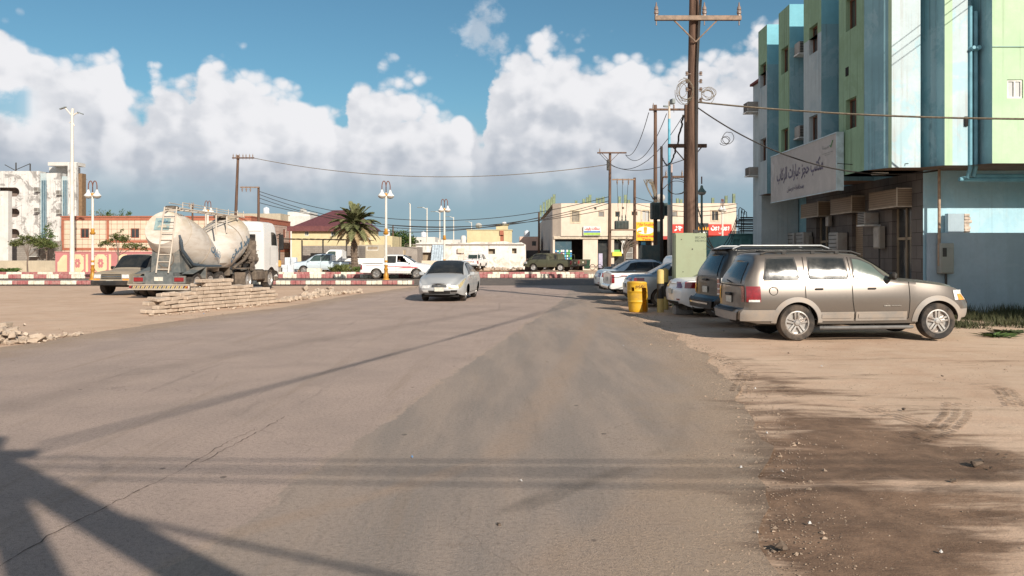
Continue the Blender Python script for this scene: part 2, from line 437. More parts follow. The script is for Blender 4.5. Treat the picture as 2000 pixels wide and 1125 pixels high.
# ------------------------------------------------------------ ground
LEFT = [(-20,-9.9),(14.8,-9.6),(17.1,-9.35),(22.3,-8.55),(26.2,-7.5),(34.4,-6.7),(42.5,-5.2),(44.2,-5.0)]
RIGHT = [(-20,1.2),(4.33,1.42),(6.73,2.16),(8.4,2.54),(10.3,2.9),(13.3,3.3),(15.6,3.42),(18.9,3.5),(22.3,3.45),(27,3.6),(32.4,3.9),(41,4.3),(44.2,4.4)]
PATCH = [(-20,-4),(4.1,-2.1),(4.9,-1.77),(5.86,-1.66),(6.8,-1.53),(8.95,-1.21),(11.4,-.88),(14.8,-.38),(21.9,.7),(30,1.9),(39.4,2.9),(44.2,3.4)]
def soil(name='soil'):
    s = NB(name); o = s.geo()
    big = s.noise(o, .22, 6, .6, .4); med = s.noise(o, 1.4, 7, .65, .3); fine = s.noise(o, 26, 5, .75)
    stre = s.noise(s.mapping(o, (.6, 3.2, 1), (0,0,0), (0,0,.12)), 1.0, 7, .7, .4)
    c = s.mix(s.ramp(big, .35, .65), (.58, .41, .295, 1), (.51, .345, .24, 1))
    c = s.mix(s.ramp(med, .3, .72, 0, .55), c, (.64, .49, .36, 1))
    c = s.mix(s.ramp(stre, .5, .75, 0, .5), c, (.30, .20, .13, 1))
    damp = s.math('ADD', s.attr('damp'), s.math('ADD', s.math('MULTIPLY_ADD', stre, 2.6, -1.35), s.math('MULTIPLY_ADD', med, 1.4, -.75)))
    dm = s.ramp(damp, .22, 1.0)
    c = s.mix(s.math('MULTIPLY', dm, .88), c, s.mix(s.ramp(s.noise(o, 2.2, 7, .72, .5), .35, .66), (.092, .050, .030, 1), (.22, .132, .082, 1)))
    grit = s.noise(o, 90, 3, .8)
    c = s.mix(s.ramp(grit, .58, .8, 0, .45), c, (.62, .50, .38, 1))
    c = s.mix(s.ramp(fine, .55, .8, 0, .3), c, (.16, .10, .07, 1))
    # pebbles and chips
    vo = s.n('ShaderNodeTexVoronoi'); s.l(o, vo.inputs['Vector']); vo.inputs['Scale'].default_value = 7; vo.inputs['Randomness'].default_value = 1
    c = s.mix(s.ramp(vo.outputs['Distance'], .035, .06, .8, 0), c, (.5, .42, .35, 1))
    s.color(c); s.l(s.ramp(dm, 0, 1, .95, .8), s.b.inputs['Roughness']); s.set(None, 0, .2)
    s.bump(s.math('ADD', s.math('MULTIPLY', fine, .5), s.math('MULTIPLY', med, 1.4)), .55, .03)
    return s.m
SOIL = soil(); MATS['soil'] = SOIL
def axis(lo, hi, st, far, rat=1.25):
    a = []; x = lo
    while x <= hi+1e-6: a.append(x); x += st
    d = st; x = a[-1]
    while x < far: d *= rat; x += d; a.append(x)
    d = st; x = lo; b = []
    while x > -far: d *= rat; x -= d; b.append(x)
    return b[::-1]+a
BL = [  # damp soil: image point, half-sizes in metres, amount
 (1560,690,.5,.7,.7),(1450,700,.45,.8,.75),(1640,735,.8,.5,.55),(1500,735,.55,.7,.8),(1560,770,1.0,.7,1.0),(1500,800,.5,.5,.7),(1620,830,.9,.55,1.1),(1740,850,.9,.5,1.05),
 (1560,900,.45,.4,1.1),(1680,900,.8,.45,1.2),(1820,890,.8,.45,1.0),(1900,900,.6,.35,.45),(1560,980,.5,.4,1.2),(1700,980,.7,.4,1.2),(1850,990,.6,.4,.7),(1600,1050,.35,.25,1.0),
 (1760,1060,.6,.3,1.1),(1930,1060,.4,.25,.35),(1650,1110,.5,.25,.9),(1850,1120,.5,.25,.9),(1990,980,.4,.4,.3),(1300,850,.0,.0,0),(1870,790,.7,.3,.35),(1780,705,1.4,.35,.5),(1900,700,1.0,.25,.5),(1480,870,.2,.4,.6),
 (1530,1060,.25,.3,.7),(2100,1000,1.0,.6,.25),(2000,900,.7,.4,.3)]
BW = []
for px, py, rx, ry, a in BL:
    if a: x, y = G(px, py); BW.append((x, y, rx*1.15, ry*1.5, a))
BW += [(4.5,17.6,2.2,.5,.5),(-13.5,34.5,5,1.0,.62),(-19,32.5,7,.9,.6),(-16,37.5,4,1,.4),(5,3.2,2.2,.8,.9),(6,24,1.5,2,.5)]
def damp(x, y):
    return .62*sum(a*math.exp(-((x-cx)/rx)**2-((y-cy)/ry)**2) for cx, cy, rx, ry, a in BW if abs(x-cx) < 3*rx and abs(y-cy) < 3*ry)
def sheet(name, xs, ys, zf, mat, attrs, kind='structure'):
    nx, ny = len(xs), len(ys)
    vs = [(x, y, zf(x, y)) for y in ys for x in xs]
    fs = [(j*nx+i, j*nx+i+1, (j+1)*nx+i+1, (j+1)*nx+i) for j in range(ny-1) for i in range(nx-1)]
    me = bpy.data.meshes.new(name); me.from_pydata(vs, [], fs)
    for an, fn in attrs.items():
        at = me.attributes.new(an, 'FLOAT', 'POINT'); at.data.foreach_set('value', [fn(v[0], v[1]) for v in vs])
    me.materials.append(mat); me.polygons.foreach_set('use_smooth', [True]*len(me.polygons))
    o = bpy.data.objects.new(name, me); COL.objects.link(o); o['kind'] = kind
    return o
gx = axis(-24, 15, .22, 3500, 1.35); gy = axis(2.0, 42, .22, 4000, 1.3)
def gz(x, y):
    if x < interp(LEFT, y)-.4 or x > interp(RIGHT, y)+.4:
        if -30 < x < 16 and 0 < y < 42: return -.004+.018*(noise.noise(Vector((x*.9, y*.9, 0))))-.012
    return -.022
ground = sheet('ground', gx, gy, gz, SOIL, {'damp': damp})

def asphalt(name, a, b, road=True):
    s = NB(name); o = s.geo()
    med = s.noise(o, .7, 7, .65, .3); fine = s.noise(o, 60, 4, .8); sp = s.noise(o, 180, 2, .7)
    along = s.noise(s.mapping(o, (3.4, .20, 1), (0,0,0), (0,0,-.22)), 1.0, 7, .7, .35)
    c = s.mix(s.ramp(med, .3, .7), a, b)
    if road:
        pt = s.math('ADD', s.attr('patch'), s.math('MULTIPLY_ADD', s.noise(o, 2.2, 7, .75), .5, -.25))
        pm = s.ramp(pt, -.015, .02)
        newc = s.mix(s.ramp(s.noise(s.mapping(o, (1.6, .22, 1), (0,0,0), (0,0,-.12)), 1.1, 6, .6), .38, .62), (.34, .285, .245, 1), (.45, .355, .29, 1))
        # lip of the overlay
        lip = s.math('MULTIPLY', s.ramp(pt, -.14, -.02), s.ramp(pt, 0, .03, 1, 0))
        c = s.mix(s.math('MULTIPLY', s.math('MULTIPLY', lip, .7), s.ramp(s.noise(o, .9, 4, .6), .35, .6)), c, (.54, .40, .30, 1))
        c = s.mix(pm, c, newc)
        bd = s.attr('band'); bn = s.math('MULTIPLY', s.ramp(s.noise(o, 3.0, 6, .7), .3, .65, .45, 1), .75)
        c = s.mix(s.math('MULTIPLY', s.ramp(bd, .15, .9), bn), c, (.46, .335, .25, 1)); c = s.mix(s.math('MULTIPLY', s.ramp(bd, -.15, -.9), bn), c, (.14, .118, .10, 1))
        ed = s.math('ADD', s.attr('edge'), s.math('MULTIPLY_ADD', s.noise(o, 1.1, 7, .7), 2.2, -1.1))
        dm = s.ramp(ed, .0, 1.7, 1, 0)
        c = s.mix(s.math('MULTIPLY', dm, .95), c, s.mix(s.ramp(med, .3, .7), (.50, .37, .265, 1), (.44, .31, .215, 1)))
        stre = s.noise(s.mapping(o, (.6, 3.2, 1), (0,0,0), (0,0,.12)), 1.0, 7, .7, .4); md2 = s.noise(o, 1.4, 7, .65, .3)
        da = s.math('ADD', s.attr('damp'), s.math('ADD', s.math('MULTIPLY_ADD', stre, 2.6, -1.35), s.math('MULTIPLY_ADD', md2, 1.4, -.75)))
        dust_damp = s.math('MULTIPLY', s.ramp(da, .22, 1.0), .62)
    c = s.mix(s.ramp(along, .52, .7, 0, .38), c, (.36, .265, .19, 1))
    c = s.mix(s.ramp(along, .28, .42, .35, 0), c, (.10, .092, .083, 1))
    # wandering cracks and tar spots
    vc = s.n('ShaderNodeTexVoronoi', feature='DISTANCE_TO_EDGE')
    dv = s.n('ShaderNodeVectorMath', operation='ADD'); nn = s.n('ShaderNodeTexNoise'); s.l(o, nn.inputs['Vector']); nn.inputs['Scale'].default_value = 1.3; nn.inputs['Detail'].default_value = 6
    s.l(s.mapping(o, (.16, .07, 1), (0,0,0), (0,0,-.42)), dv.inputs[0]); sv = s.n('ShaderNodeVectorMath', operation='SCALE'); s.l(nn.outputs['Color'], sv.inputs[0]); sv.inputs['Scale'].default_value = .16
    s.l(sv.outputs[0], dv.inputs[1]); s.l(dv.outputs[0], vc.inputs['Vector']); vc.inputs['Scale'].default_value = 1.3
    ck = s.math('MULTIPLY', s.ramp(vc.outputs['Distance'], .0006, .002, .30, 0), s.ramp(s.noise(o, .35, 3, .5), .47, .6))
    c = s.mix(ck, c, (.055, .045, .038, 1))
    vt = s.n('ShaderNodeTexVoronoi'); s.l(s.mapping(o, (1, .8, 1)), vt.inputs['Vector']); vt.inputs['Scale'].default_value = 1.5
    c = s.mix(s.ramp(vt.outputs['Distance'], .03, .05, .7, 0), c, (.07, .06, .052, 1))
    g2 = s.noise(o, 30, 5, .8); c = s.mix(s.ramp(g2, .48, .66, 0, .6), c, (.17, .135, .11, 1)); c = s.mix(s.ramp(g2, .30, .48, .4, 0), c, (.50, .39, .31, 1)); c = s.mix(s.ramp(fine, .50, .66, 0, .55), c, (.52, .41, .33, 1))
    c = s.mix(s.ramp(sp, .52, .64, 0, .75), c, (.07, .06, .052, 1))
    if road: c = s.mix(dust_damp, c, (.125, .082, .056, 1))
    s.color(c); s.set(.88, 0, .25)
    s.bump(s.math('ADD', s.math('MULTIPLY', fine, .9), s.math('MULTIPLY', g2, 1.2)), .8, .014)
    return s.m
ASPH = asphalt('worn_asphalt', (.56, .425, .355, 1), (.46, .355, .30, 1))
ASPH2 = asphalt('street_asphalt', (.15, .128, .108, 1), (.115, .10, .088, 1), False)
MATS['asphalt'] = ASPH
BANDS = [([(980,890),(1050,800),(1110,710),(1150,640),(1165,610)], .22, 1), ([(442,1050),(577,1007),(668,984),(803,947),(900,915)], .11, 1), ([(1215,1125),(1300,1010),(1380,900),(1410,800),(1380,720)], .40, .9), ([(1000,1125),(1180,1060),(1330,960)], .18, .6),
  ([(1000,997),(1075,969),(1165,937),(1240,915)], .10, -1), ([(1346,786),(1346,831),(1321,871),(1281,891)], .13, -1), ([(1270,700),(1300,760),(1290,820),(1200,870),(1060,930)], .30, -.3), ([(900,800),(1010,720),(1085,650)], .3, -.35), ([(0,800),(300,720),(700,650),(1000,600)], .5, -.5), ([(100,1000),(420,820),(800,680)], .25, -.35), ([(200,700),(500,640),(800,590)], .4, .4)]
BANDS = [([Vector(G(*q)) for q in pts], wd, am) for pts, wd, am in BANDS]
def band_at(x, y):
    p = Vector((x, y)); t = 0
    for pts, wd, am in BANDS:
        dmin = 9
        for a, b in zip(pts, pts[1:]):
            ab = b-a; k = max(0, min(1, (p-a).dot(ab)/ab.length_squared)); dmin = min(dmin, (p-a-ab*k).length)
        if dmin < wd*2.5: t += am*math.exp(-(dmin/wd)**2)
    return t
def road_sheet():
    ys = []; y = -20.0
    while y < 44.2: ys.append(y); y += .25 if y > 1 else 1.0
    ys.append(44.2); nx = 84; vs = []; ed = []; pa = []
    for y in ys:
        jl = .22*noise.noise(Vector((y*.8, 3, 0)))+.10*noise.noise(Vector((y*3.1, 7, 0)))
        jr = .20*noise.noise(Vector((y*.9, 13, 0)))+.07*noise.noise(Vector((y*3.1, 17, 0)))
        a, b = interp(LEFT, y)+jl, interp(RIGHT, y)+jr
        for i in range(nx+1):
            x = lerp(a, b, i/nx); vs.append((x, y, 0.0)); ed.append(min(x-a, (b-x)*1.1)); pa.append(x-interp(PATCH, y))
    n = nx+1
    fs = [(j*n+i, j*n+i+1, (j+1)*n+i+1, (j+1)*n+i) for j in range(len(ys)-1) for i in range(nx)]
    me = bpy.data.meshes.new('road'); me.from_pydata(vs, [], fs)
    for an, vals in (('edge', ed), ('patch', pa), ('band', [band_at(v[0], v[1]) if 3 < v[1] < 32 else 0 for v in vs]), ('damp', [damp(v[0], v[1])*min(1, max(0, 1-(interp(RIGHT, v[1])-v[0])/.9)) if v[0] > 0 else 0 for v in vs])):
        at = me.attributes.new(an, 'FLOAT', 'POINT'); at.data.foreach_set('value', vals)
    me.materials.append(ASPH); o = bpy.data.objects.new('road', me); COL.objects.link(o); o['kind'] = 'structure'
road_sheet()
m = MB(); m.grid(lambda u, v: (lerp(-260, 260, u), lerp(44.2, 45.2, v) if v == 0 else lerp(44.2, 45.25, v), .004), 60, 2)
m.build('near_carriageway', ASPH2, kind='structure')
m = MB(); m.grid(lambda u, v: (lerp(-260, 260, u), lerp(45.25, 56.2 if False else 58.3, v), 0.0), 60, 6)
m.build('cross_street', ASPH2, kind='structure')
# long joint crack in the old asphalt
m = MB(); rr = random.Random(2)
for pts in ([(-40,1128),(100,1045),(215,985),(330,930),(430,872),(505,835)],[(390,905),(470,862),(560,812)]):
    P = [Vector((*G(*p), .0035)) for p in pts]; Q = []
    for a, b in zip(P, P[1:]):
        n = max(2, int((b-a).length/.06)); Q += [a.lerp(b, i/n)+Vector((rr.uniform(-.018,.018), rr.uniform(-.018,.018), 0)) for i in range(n)]
    for a, b in zip(Q, Q[1:]):
        d = (b-a).normalized(); s_ = Vector((-d.y, d.x, 0))*rr.uniform(.001, .0055); m.quad(a-s_, b-s_, b+s_, a+s_)
m.build('road_crack', simple('crack_dark', (.10,.075,.06,1), .95), kind='structure')
# tread marks pressed in the dirt
def tread(pts, w, seed):
    rr = random.Random(seed); m = MB(); P = [Vector((*G(*p), .006)) for p in pts]
    for a, b in zip(P, P[1:]):
        d = (b-a); n = max(1, int(d.length/.05)); d.normalize(); s_ = Vector((-d.y, d.x, 0))
        for i in range(n):
            if rr.random() < .25: continue
            c = a.lerp(b, (i+.5)/n)
            for q in (-.5, 0, .5):
                if rr.random() < .3: continue
                e = c+s_*w*q; h = s_*w*.17+d*.012; k = d*.010
                m.quad(e-h-k, e+h-k, e+h+k, e-h+k)
    m.build('tyre_tracks', simple('tread_soil', (.24,.155,.10,1), .95, var=.3), kind='structure')
tread([(1790,858),(1845,835),(1868,812),(1872,788)], .22, 1); tread([(1700,795),(1790,822),(1868,852)], .16, 2); tread([(1905,748),(1960,760),(1990,792)], .18, 3)
tread([(1378,688),(1430,705),(1462,730),(1445,765)], .2, 4); tread([(1505,750),(1540,762),(1555,775)], .16, 7); tread([(1910,880),(1950,886),(1995,892)], .12, 8)
# pavement behind the far kerb and dirt verge
PAVE = simple('pavement', (.42, .34, .27, 1), .9, var=.3, scale=1.2, bump=.3, dirt=(.28,.19,.13,1), dirtamt=.6)
m = MB(); m.grid(lambda u, v: (lerp(-90, 60, u), lerp(57.9, 61.6, v), .165), 60, 3); m.build('pavement', PAVE, kind='structure')
m = MB(); m.grid(lambda u, v: (lerp(-90, 8.5, u), lerp(61.9, 64.5, v), .30), 50, 3); m.build('planting_strip', SOIL, kind='structure')
# median: slab behind the near kerb
MED = simple('median_top', (.20,.17,.145,1), .9, var=.3, scale=1.5, dirt=(.35,.26,.18,1), dirtamt=.5)
m = MB(); m.b2(-90, -5.9, 45.55, 48.6, 0, .19); m.build('median', MED, kind='structure')

# kerbs painted in blocks
KW = simple('kerb_white', (.74,.70,.58,1), .7, var=.18, scale=5, dirt=(.40,.33,.25,1), dirtamt=.6, dscale=4)
KR = simple('kerb_red', (.36,.125,.125,1), .75, var=.25, scale=5, dirt=(.42,.28,.24,1), dirtamt=.7, dscale=4)
KY = simple('kerb_yellow', (.62,.36,.03,1), .7, dirt=(.3,.22,.12,1)); KB = simple('kerb_black', (.03,.03,.03,1), .7)
def kerb(name, x0, x1, yf, h, z0, seg, label, mats=(KW, KR), w=.3, round_end=False):
    m = MB(); x = x0; k = 0; rr = random.Random(int(x0*7+h*100))
    while x < x1-.05:
        e = min(x1, x+seg*rr.uniform(.92, 1.08)); m.cur = k % 2; n = 3
        for i in range(n):
            a, b = lerp(x, e, i/n), lerp(x, e, (i+1)/n); dz = rr.uniform(-.006, .006)
            y = yf((a+b)/2)+rr.uniform(-.008, .008)
            m.box(((a+b)/2, y+w/2, z0+h/2+dz/2), (b-a-.006, w, h+dz), 0, None, .035)
        x = e; k += 1
    o = m.build(name, list(mats)); o['kind'] = 'structure'; o['label'] = label
    return o
kerb('near_kerb', -60, -5.6, lambda x: 45.25, .23, 0, .86, 'near kerb painted red and white')
kerb('far_kerb', -70, 6.1, lambda x: 56.2+(x+40)*.040 if x < 0 else 57.8+x*.01, .30, 0, .92, 'far kerb painted red and white')
kerb('back_kerb', -60, 5.6, lambda x: 61.6, .20, .15, 1.15, 'low back kerb painted red and white')
kerb('side_kerb', -34, -19, lambda x: 67.5, .3, .1, .95, 'yellow and black kerb before the patterned wall', (KY, KB))
# ------------------------------------------------------------ vehicles
RUB = simple('tyre_rubber', (.028,.026,.025,1), .85, var=.3, scale=6, dirt=(.20,.15,.11,1), dirtamt=.45, bump=.2)
RIMM = simple('alloy', (.50,.49,.47,1), .35, .75, var=.2, dirt=(.22,.13,.08,1), dirtamt=.55, dscale=8)
RIMW = simple('steel_rim', (.55,.55,.54,1), .4, .5, var=.15, dirt=(.2,.15,.1,1), dirtamt=.5)
RIMD = simple('rust_dark', (.055,.035,.024,1), .8, var=.4, scale=8)
BLK = simple('black_trim', (.018,.018,.018,1), .55, var=.2, dirt=(.16,.12,.09,1), dirtamt=.3)
SEAM = simple('seam', (.012,.011,.010,1), .9)
GLS = glass('window_glass', (.016,.019,.020,1), .10); GLS.node_tree.nodes['Principled BSDF'].inputs['Specular IOR Level'].default_value = .45
GLS2 = glass('window_glass_green', (.10,.135,.115,1), .10)
REDL = simple('lamp_red', (.24,.008,.012,1), .18, var=.3, scale=14, spec=.8, coat=.6)
AMB = simple('lamp_amber', (.80,.30,.03,1), .15, var=.2, spec=.8, coat=.6)
CLR = simple('lamp_clear', (.70,.70,.68,1), .22, 0, var=.25, scale=16, spec=.9, coat=.8)
CLRY = simple('lamp_yellowed', (.50,.42,.24,1), .2, .1, var=.35, scale=16, spec=.9, coat=.6)
CHR = simple('chrome', (.62,.62,.60,1), .2, .9, var=.2)
PLT = simple('number_plate', (.62,.60,.52,1), .5, var=.25, scale=20, dirt=(.3,.22,.15,1))
UND = simple('underbody', (.02,.018,.016,1), .9, var=.3, dirt=(.12,.09,.06,1), dirtamt=.4)
INTM = simple('interior', (.05,.045,.04,1), .8)

class Body:
    """st: list of stations (u, zlow, zsh, ztop, wlow, wsh, wtop); u from the rear"""
    def __init__(s, st, rear=None, front=None, wheels=(), R=.42, zc=.36, bulge=.05, nose=.10, belly=.06):
        s.c = [pchip([(q[0], q[i]) for q in st]) for i in range(1, 7)]
        s.u0, s.u1 = st[0][0], st[-1][0]
        s.rear = pchip(rear) if rear else (lambda z: 0.0)
        s.front = pchip(front) if front else (lambda z: 0.0)
        s.wheels = wheels; s.R = R; s.zc = zc; s.bulge = bulge; s.nose = nose; s.belly = belly
    def zlow(s, u): return s.c[0](u)
    def zsh(s, u): return s.c[1](u)
    def ztop(s, u): return s.c[2](u)
    def du(s, u, z, yf=0):
        a = max(0, 1-(u-s.u0)/.55); b = max(0, 1-(s.u1-u)/.55)
        return a*a*(s.rear(z)-s.bulge*(1-yf*yf)) + b*b*(s.front(z)+s.nose*(1-yf*yf))
    def wid(s, u, z):
        """half width of the lower body at height z"""
        lo, sh = s.c[0](u), s.c[1](u); wl, ws = s.c[3](u), s.c[4](u)
        t = min(1, max(0, (z-lo)/max(.01, sh-lo)))
        w = wl+(ws-wl)*min(1, t*1.6)
        w += s.belly*math.sin(PI*min(1, t*1.02))**.8 if 0 < t < .98 else 0
        return w
    def side(s, u, z, off=0, sg=1):
        w = s.wid(u, z)+off
        return (u+s.du(u, z, 1), sg*w, z)
    def gh(s, u, t, off=0, sg=1):
        """greenhouse side, t 0 at the belt to 1 under the roof edge"""
        z0, z1 = s.zsh(u)+.012, s.ztop(u)-.05
        if z1 < z0: z1 = z0
        w = lerp(s.c[4](u)-.018, s.c[5](u), t)+.03*math.sin(PI*t)+off
        z = lerp(z0, z1, t)
        return (u+s.du(u, z, 1), sg*w, z)
    def top(s, u, f, off=0):
        """roof, hood or screen surface across, f from -1 to 1"""
        a = abs(f); zt = s.ztop(u); w = s.c[5](u)
        z1 = max(zt-.05, s.zsh(u)+.012)
        k = min(1, max(0, (1-a)/.22)); z = lerp(z1, zt, math.sin(k*PI/2))+.035*(1-a*a)
        return (u+s.du(u, z, f), f*w, z+off)
    def rearp(s, z, f, off=.004):
        u = s.u0
        if z <= s.zsh(u): w = s.wid(u, z)
        else: w = abs(s.gh(u, min(1, (z-s.zsh(u))/max(.01, s.ztop(u)-.05-s.zsh(u))))[1])
        return (u+s.du(u, z, f)-off, f*w, z)
    def frontp(s, z, f, off=.004):
        u = s.u1; w = s.wid(u, min(z, s.zsh(u)))
        return (u+s.du(u, z, f)+off, f*w, z)
    def mesh(s, nu=70, hole=None):
        us = [lerp(s.u0, s.u1, i/nu) for i in range(nu+1)]
        for wc in s.wheels:
            for k in range(0, 17): us.append(wc-s.R*math.cos(PI*k/16)*(.9999 if k in (0, 16) else 1))
            us += [wc-s.R-.004, wc+s.R+.004]
        us += [s.u0+d for d in (.02, .05, .09, .14)]+[s.u1-d for d in (.02, .05, .09, .14)]
        us = sorted(set(round(u, 4) for u in us if s.u0 <= u <= s.u1))
        m = MB(); NL = 12; NG = 5; NT = 7; cols = []
        for u in us:
            col = []; lo, sh = s.zlow(u), s.zsh(u); za = lo
            for wc in s.wheels:
                d = abs(u-wc)
                if d < s.R: za = max(za, s.zc+math.sqrt(s.R*s.R-d*d))
            for i in range(NL+1):
                z = lo+(sh-lo)*(i/NL); col.append(s.side(u, min(max(z, za), sh)))
            for i in range(1, NG+1): col.append(s.gh(u, i/NG))
            for i in range(1, NT+1): col.append(s.top(u, 1-i/NT))
            cols.append(col)
        n = len(cols[0]); vs = []; fs = []
        for sg in (1, -1):
            b = len(vs)
            for c in cols: vs += [(p[0], sg*p[1], p[2]) for p in c]
            for i in range(len(cols)-1):
                for j in range(n-1):
                    if hole and sg == hole[2] and NL < j <= NL+NG-1 and hole[0] < (us[i]+us[i+1])/2 < hole[1]-.12*(j-NL): continue
                    q = (b+i*n+j, b+(i+1)*n+j, b+(i+1)*n+j+1, b+i*n+j+1)
                    fs.append(q[::-1] if sg > 0 else q)
        m.add(vs, fs)
        for e, ci in ((0, 0), (1, len(cols)-1)):   # closed ends
            c = cols[ci]; u = us[ci]
            def fn(a, b, c=c, u=u):
                k = b*(n-1); i = min(n-2, int(k)); p = Vector(c[i]).lerp(Vector(c[i+1]), k-i)
                f = 2*a-1; z = p.z
                bul = (-s.bulge if e == 0 else s.nose)*(1-f*f)
                return (p.x+bul*1.0 if k < n-2 else p.x, f*p.y, z)
            m.grid(fn, 10, n-1)
        return m
def patch(m, fn, nu=8, nv=4): m.grid(fn, nu, nv)
def wheel(root, u, y, r, w, style, name='wheel'):
    sg = 1 if y > 0 else -1
    e = bpy.data.objects.new(name, None); 
    M = Matrix.Translation((u, y, r)) @ Matrix.Rotation(-sg*PI/2, 4, 'X')
    m = MB(); rr = r*.64
    prof = [(rr, -w/2), (rr*1.12, -w/2), (r*.93, -w*.48), (r*.985, -w*.36), (r, -w*.2), (r, w*.2), (r*.985, w*.36), (r*.93, w*.48), (rr*1.15, w*.5), (rr*1.02, w*.44), (rr, w*.36), (rr, -w/2)]
    m.lathe(prof, n=36, M=M)
    ty = m.build('wheel', RUB, root, smooth=True, angle=50)
    m = MB()
    if style == 'steel':
        m.lathe([(rr*1.01, w*.30), (rr*1.03, w*.45), (rr*.92, w*.44), (rr*.86, w*.30), (rr*.7, w*.24), (rr*.5, w*.36), (rr*.22, w*.36), (rr*.2, w*.44), (1e-4, w*.45)], n=24, M=M)
        m.build('rim', RIMW, ty, smooth=True, angle=30)
    else:
        m.lathe([(rr*1.01, w*.2), (rr*1.03, w*.45), (rr*.93, w*.46), (rr*.88, w*.34), (rr*.86, w*.0)], n=32, M=M)
        m.lathe([(rr*.30, w*.2), (rr*.30, w*.36), (rr*.2, w*.42), (rr*.19, w*.46), (1e-4, w*.47)], n=20, M=M)
        n = style if isinstance(style, int) else 5
        for k in range(n):
            A = M @ Matrix.Rotation(2*PI*k/n+.3, 4, 'Z')
            for s2 in ((-1, 1) if n == 5 else (0,)):
                o = s2*rr*.11
                m.add([(rr*.22, o-rr*.07, w*.36), (rr*.22, o+rr*.07, w*.36), (rr*.93, o*1.35+rr*.085, w*.40), (rr*.93, o*1.35-rr*.085, w*.40),
                       (rr*.22, o-rr*.07, w*.2), (rr*.22, o+rr*.07, w*.2), (rr*.93, o*1.35+rr*.085, w*.2), (rr*.93, o*1.35-rr*.085, w*.2)],
                      [(0,1,2,3),(0,4,5,1),(1,5,6,2),(2,6,7,3),(3,7,4,0)], A)
        m.build('rim', RIMM, ty, smooth=True, angle=30)
        m = MB(); m.lathe([(rr*.99, w*.05), (1e-4, w*.08)], n=24, M=M); m.build('brake_disc', RIMD, ty)
    return ty
def side_patch(B, fn, u0, u1, z0, z1, off, sg, m, nu=10, nv=4, slant=(0,0)):
    """patch on the lower body side; slant moves the top edge's ends"""
    def g(a, b):
        u = lerp(lerp(u0, u1, a), lerp(u0+slant[0], u1+slant[1], a), b); z = lerp(z0, z1, b)
        return B.side(u, z, off, sg)
    m.grid(g if sg < 0 else (lambda a, b: g(1-a, b)), nu, nv)
def gh_patch(B, m, ub0, ub1, ut0, ut1, t0, t1, off, sg, nu=10, nv=5):
    def g(a, b):
        t = lerp(t0, t1, b); u = lerp(lerp(ub0, ub1, a), lerp(ut0, ut1, a), b)
        return B.gh(u, t, off, sg)
    m.grid(g if sg < 0 else (lambda a, b: g(1-a, b)), nu, nv)
def strip(m, pts, w, n):
    """thin flat strip lying along pts with outward normal n"""
    n = Vector(n)
    for a, b in zip(pts, pts[1:]):
        a, b = Vector(a), Vector(b); d = (b-a)
        if d.length < 1e-5: continue
        s = d.cross(n).normalized()*w/2
        m.quad(a-s, b-s, b+s, a+s)
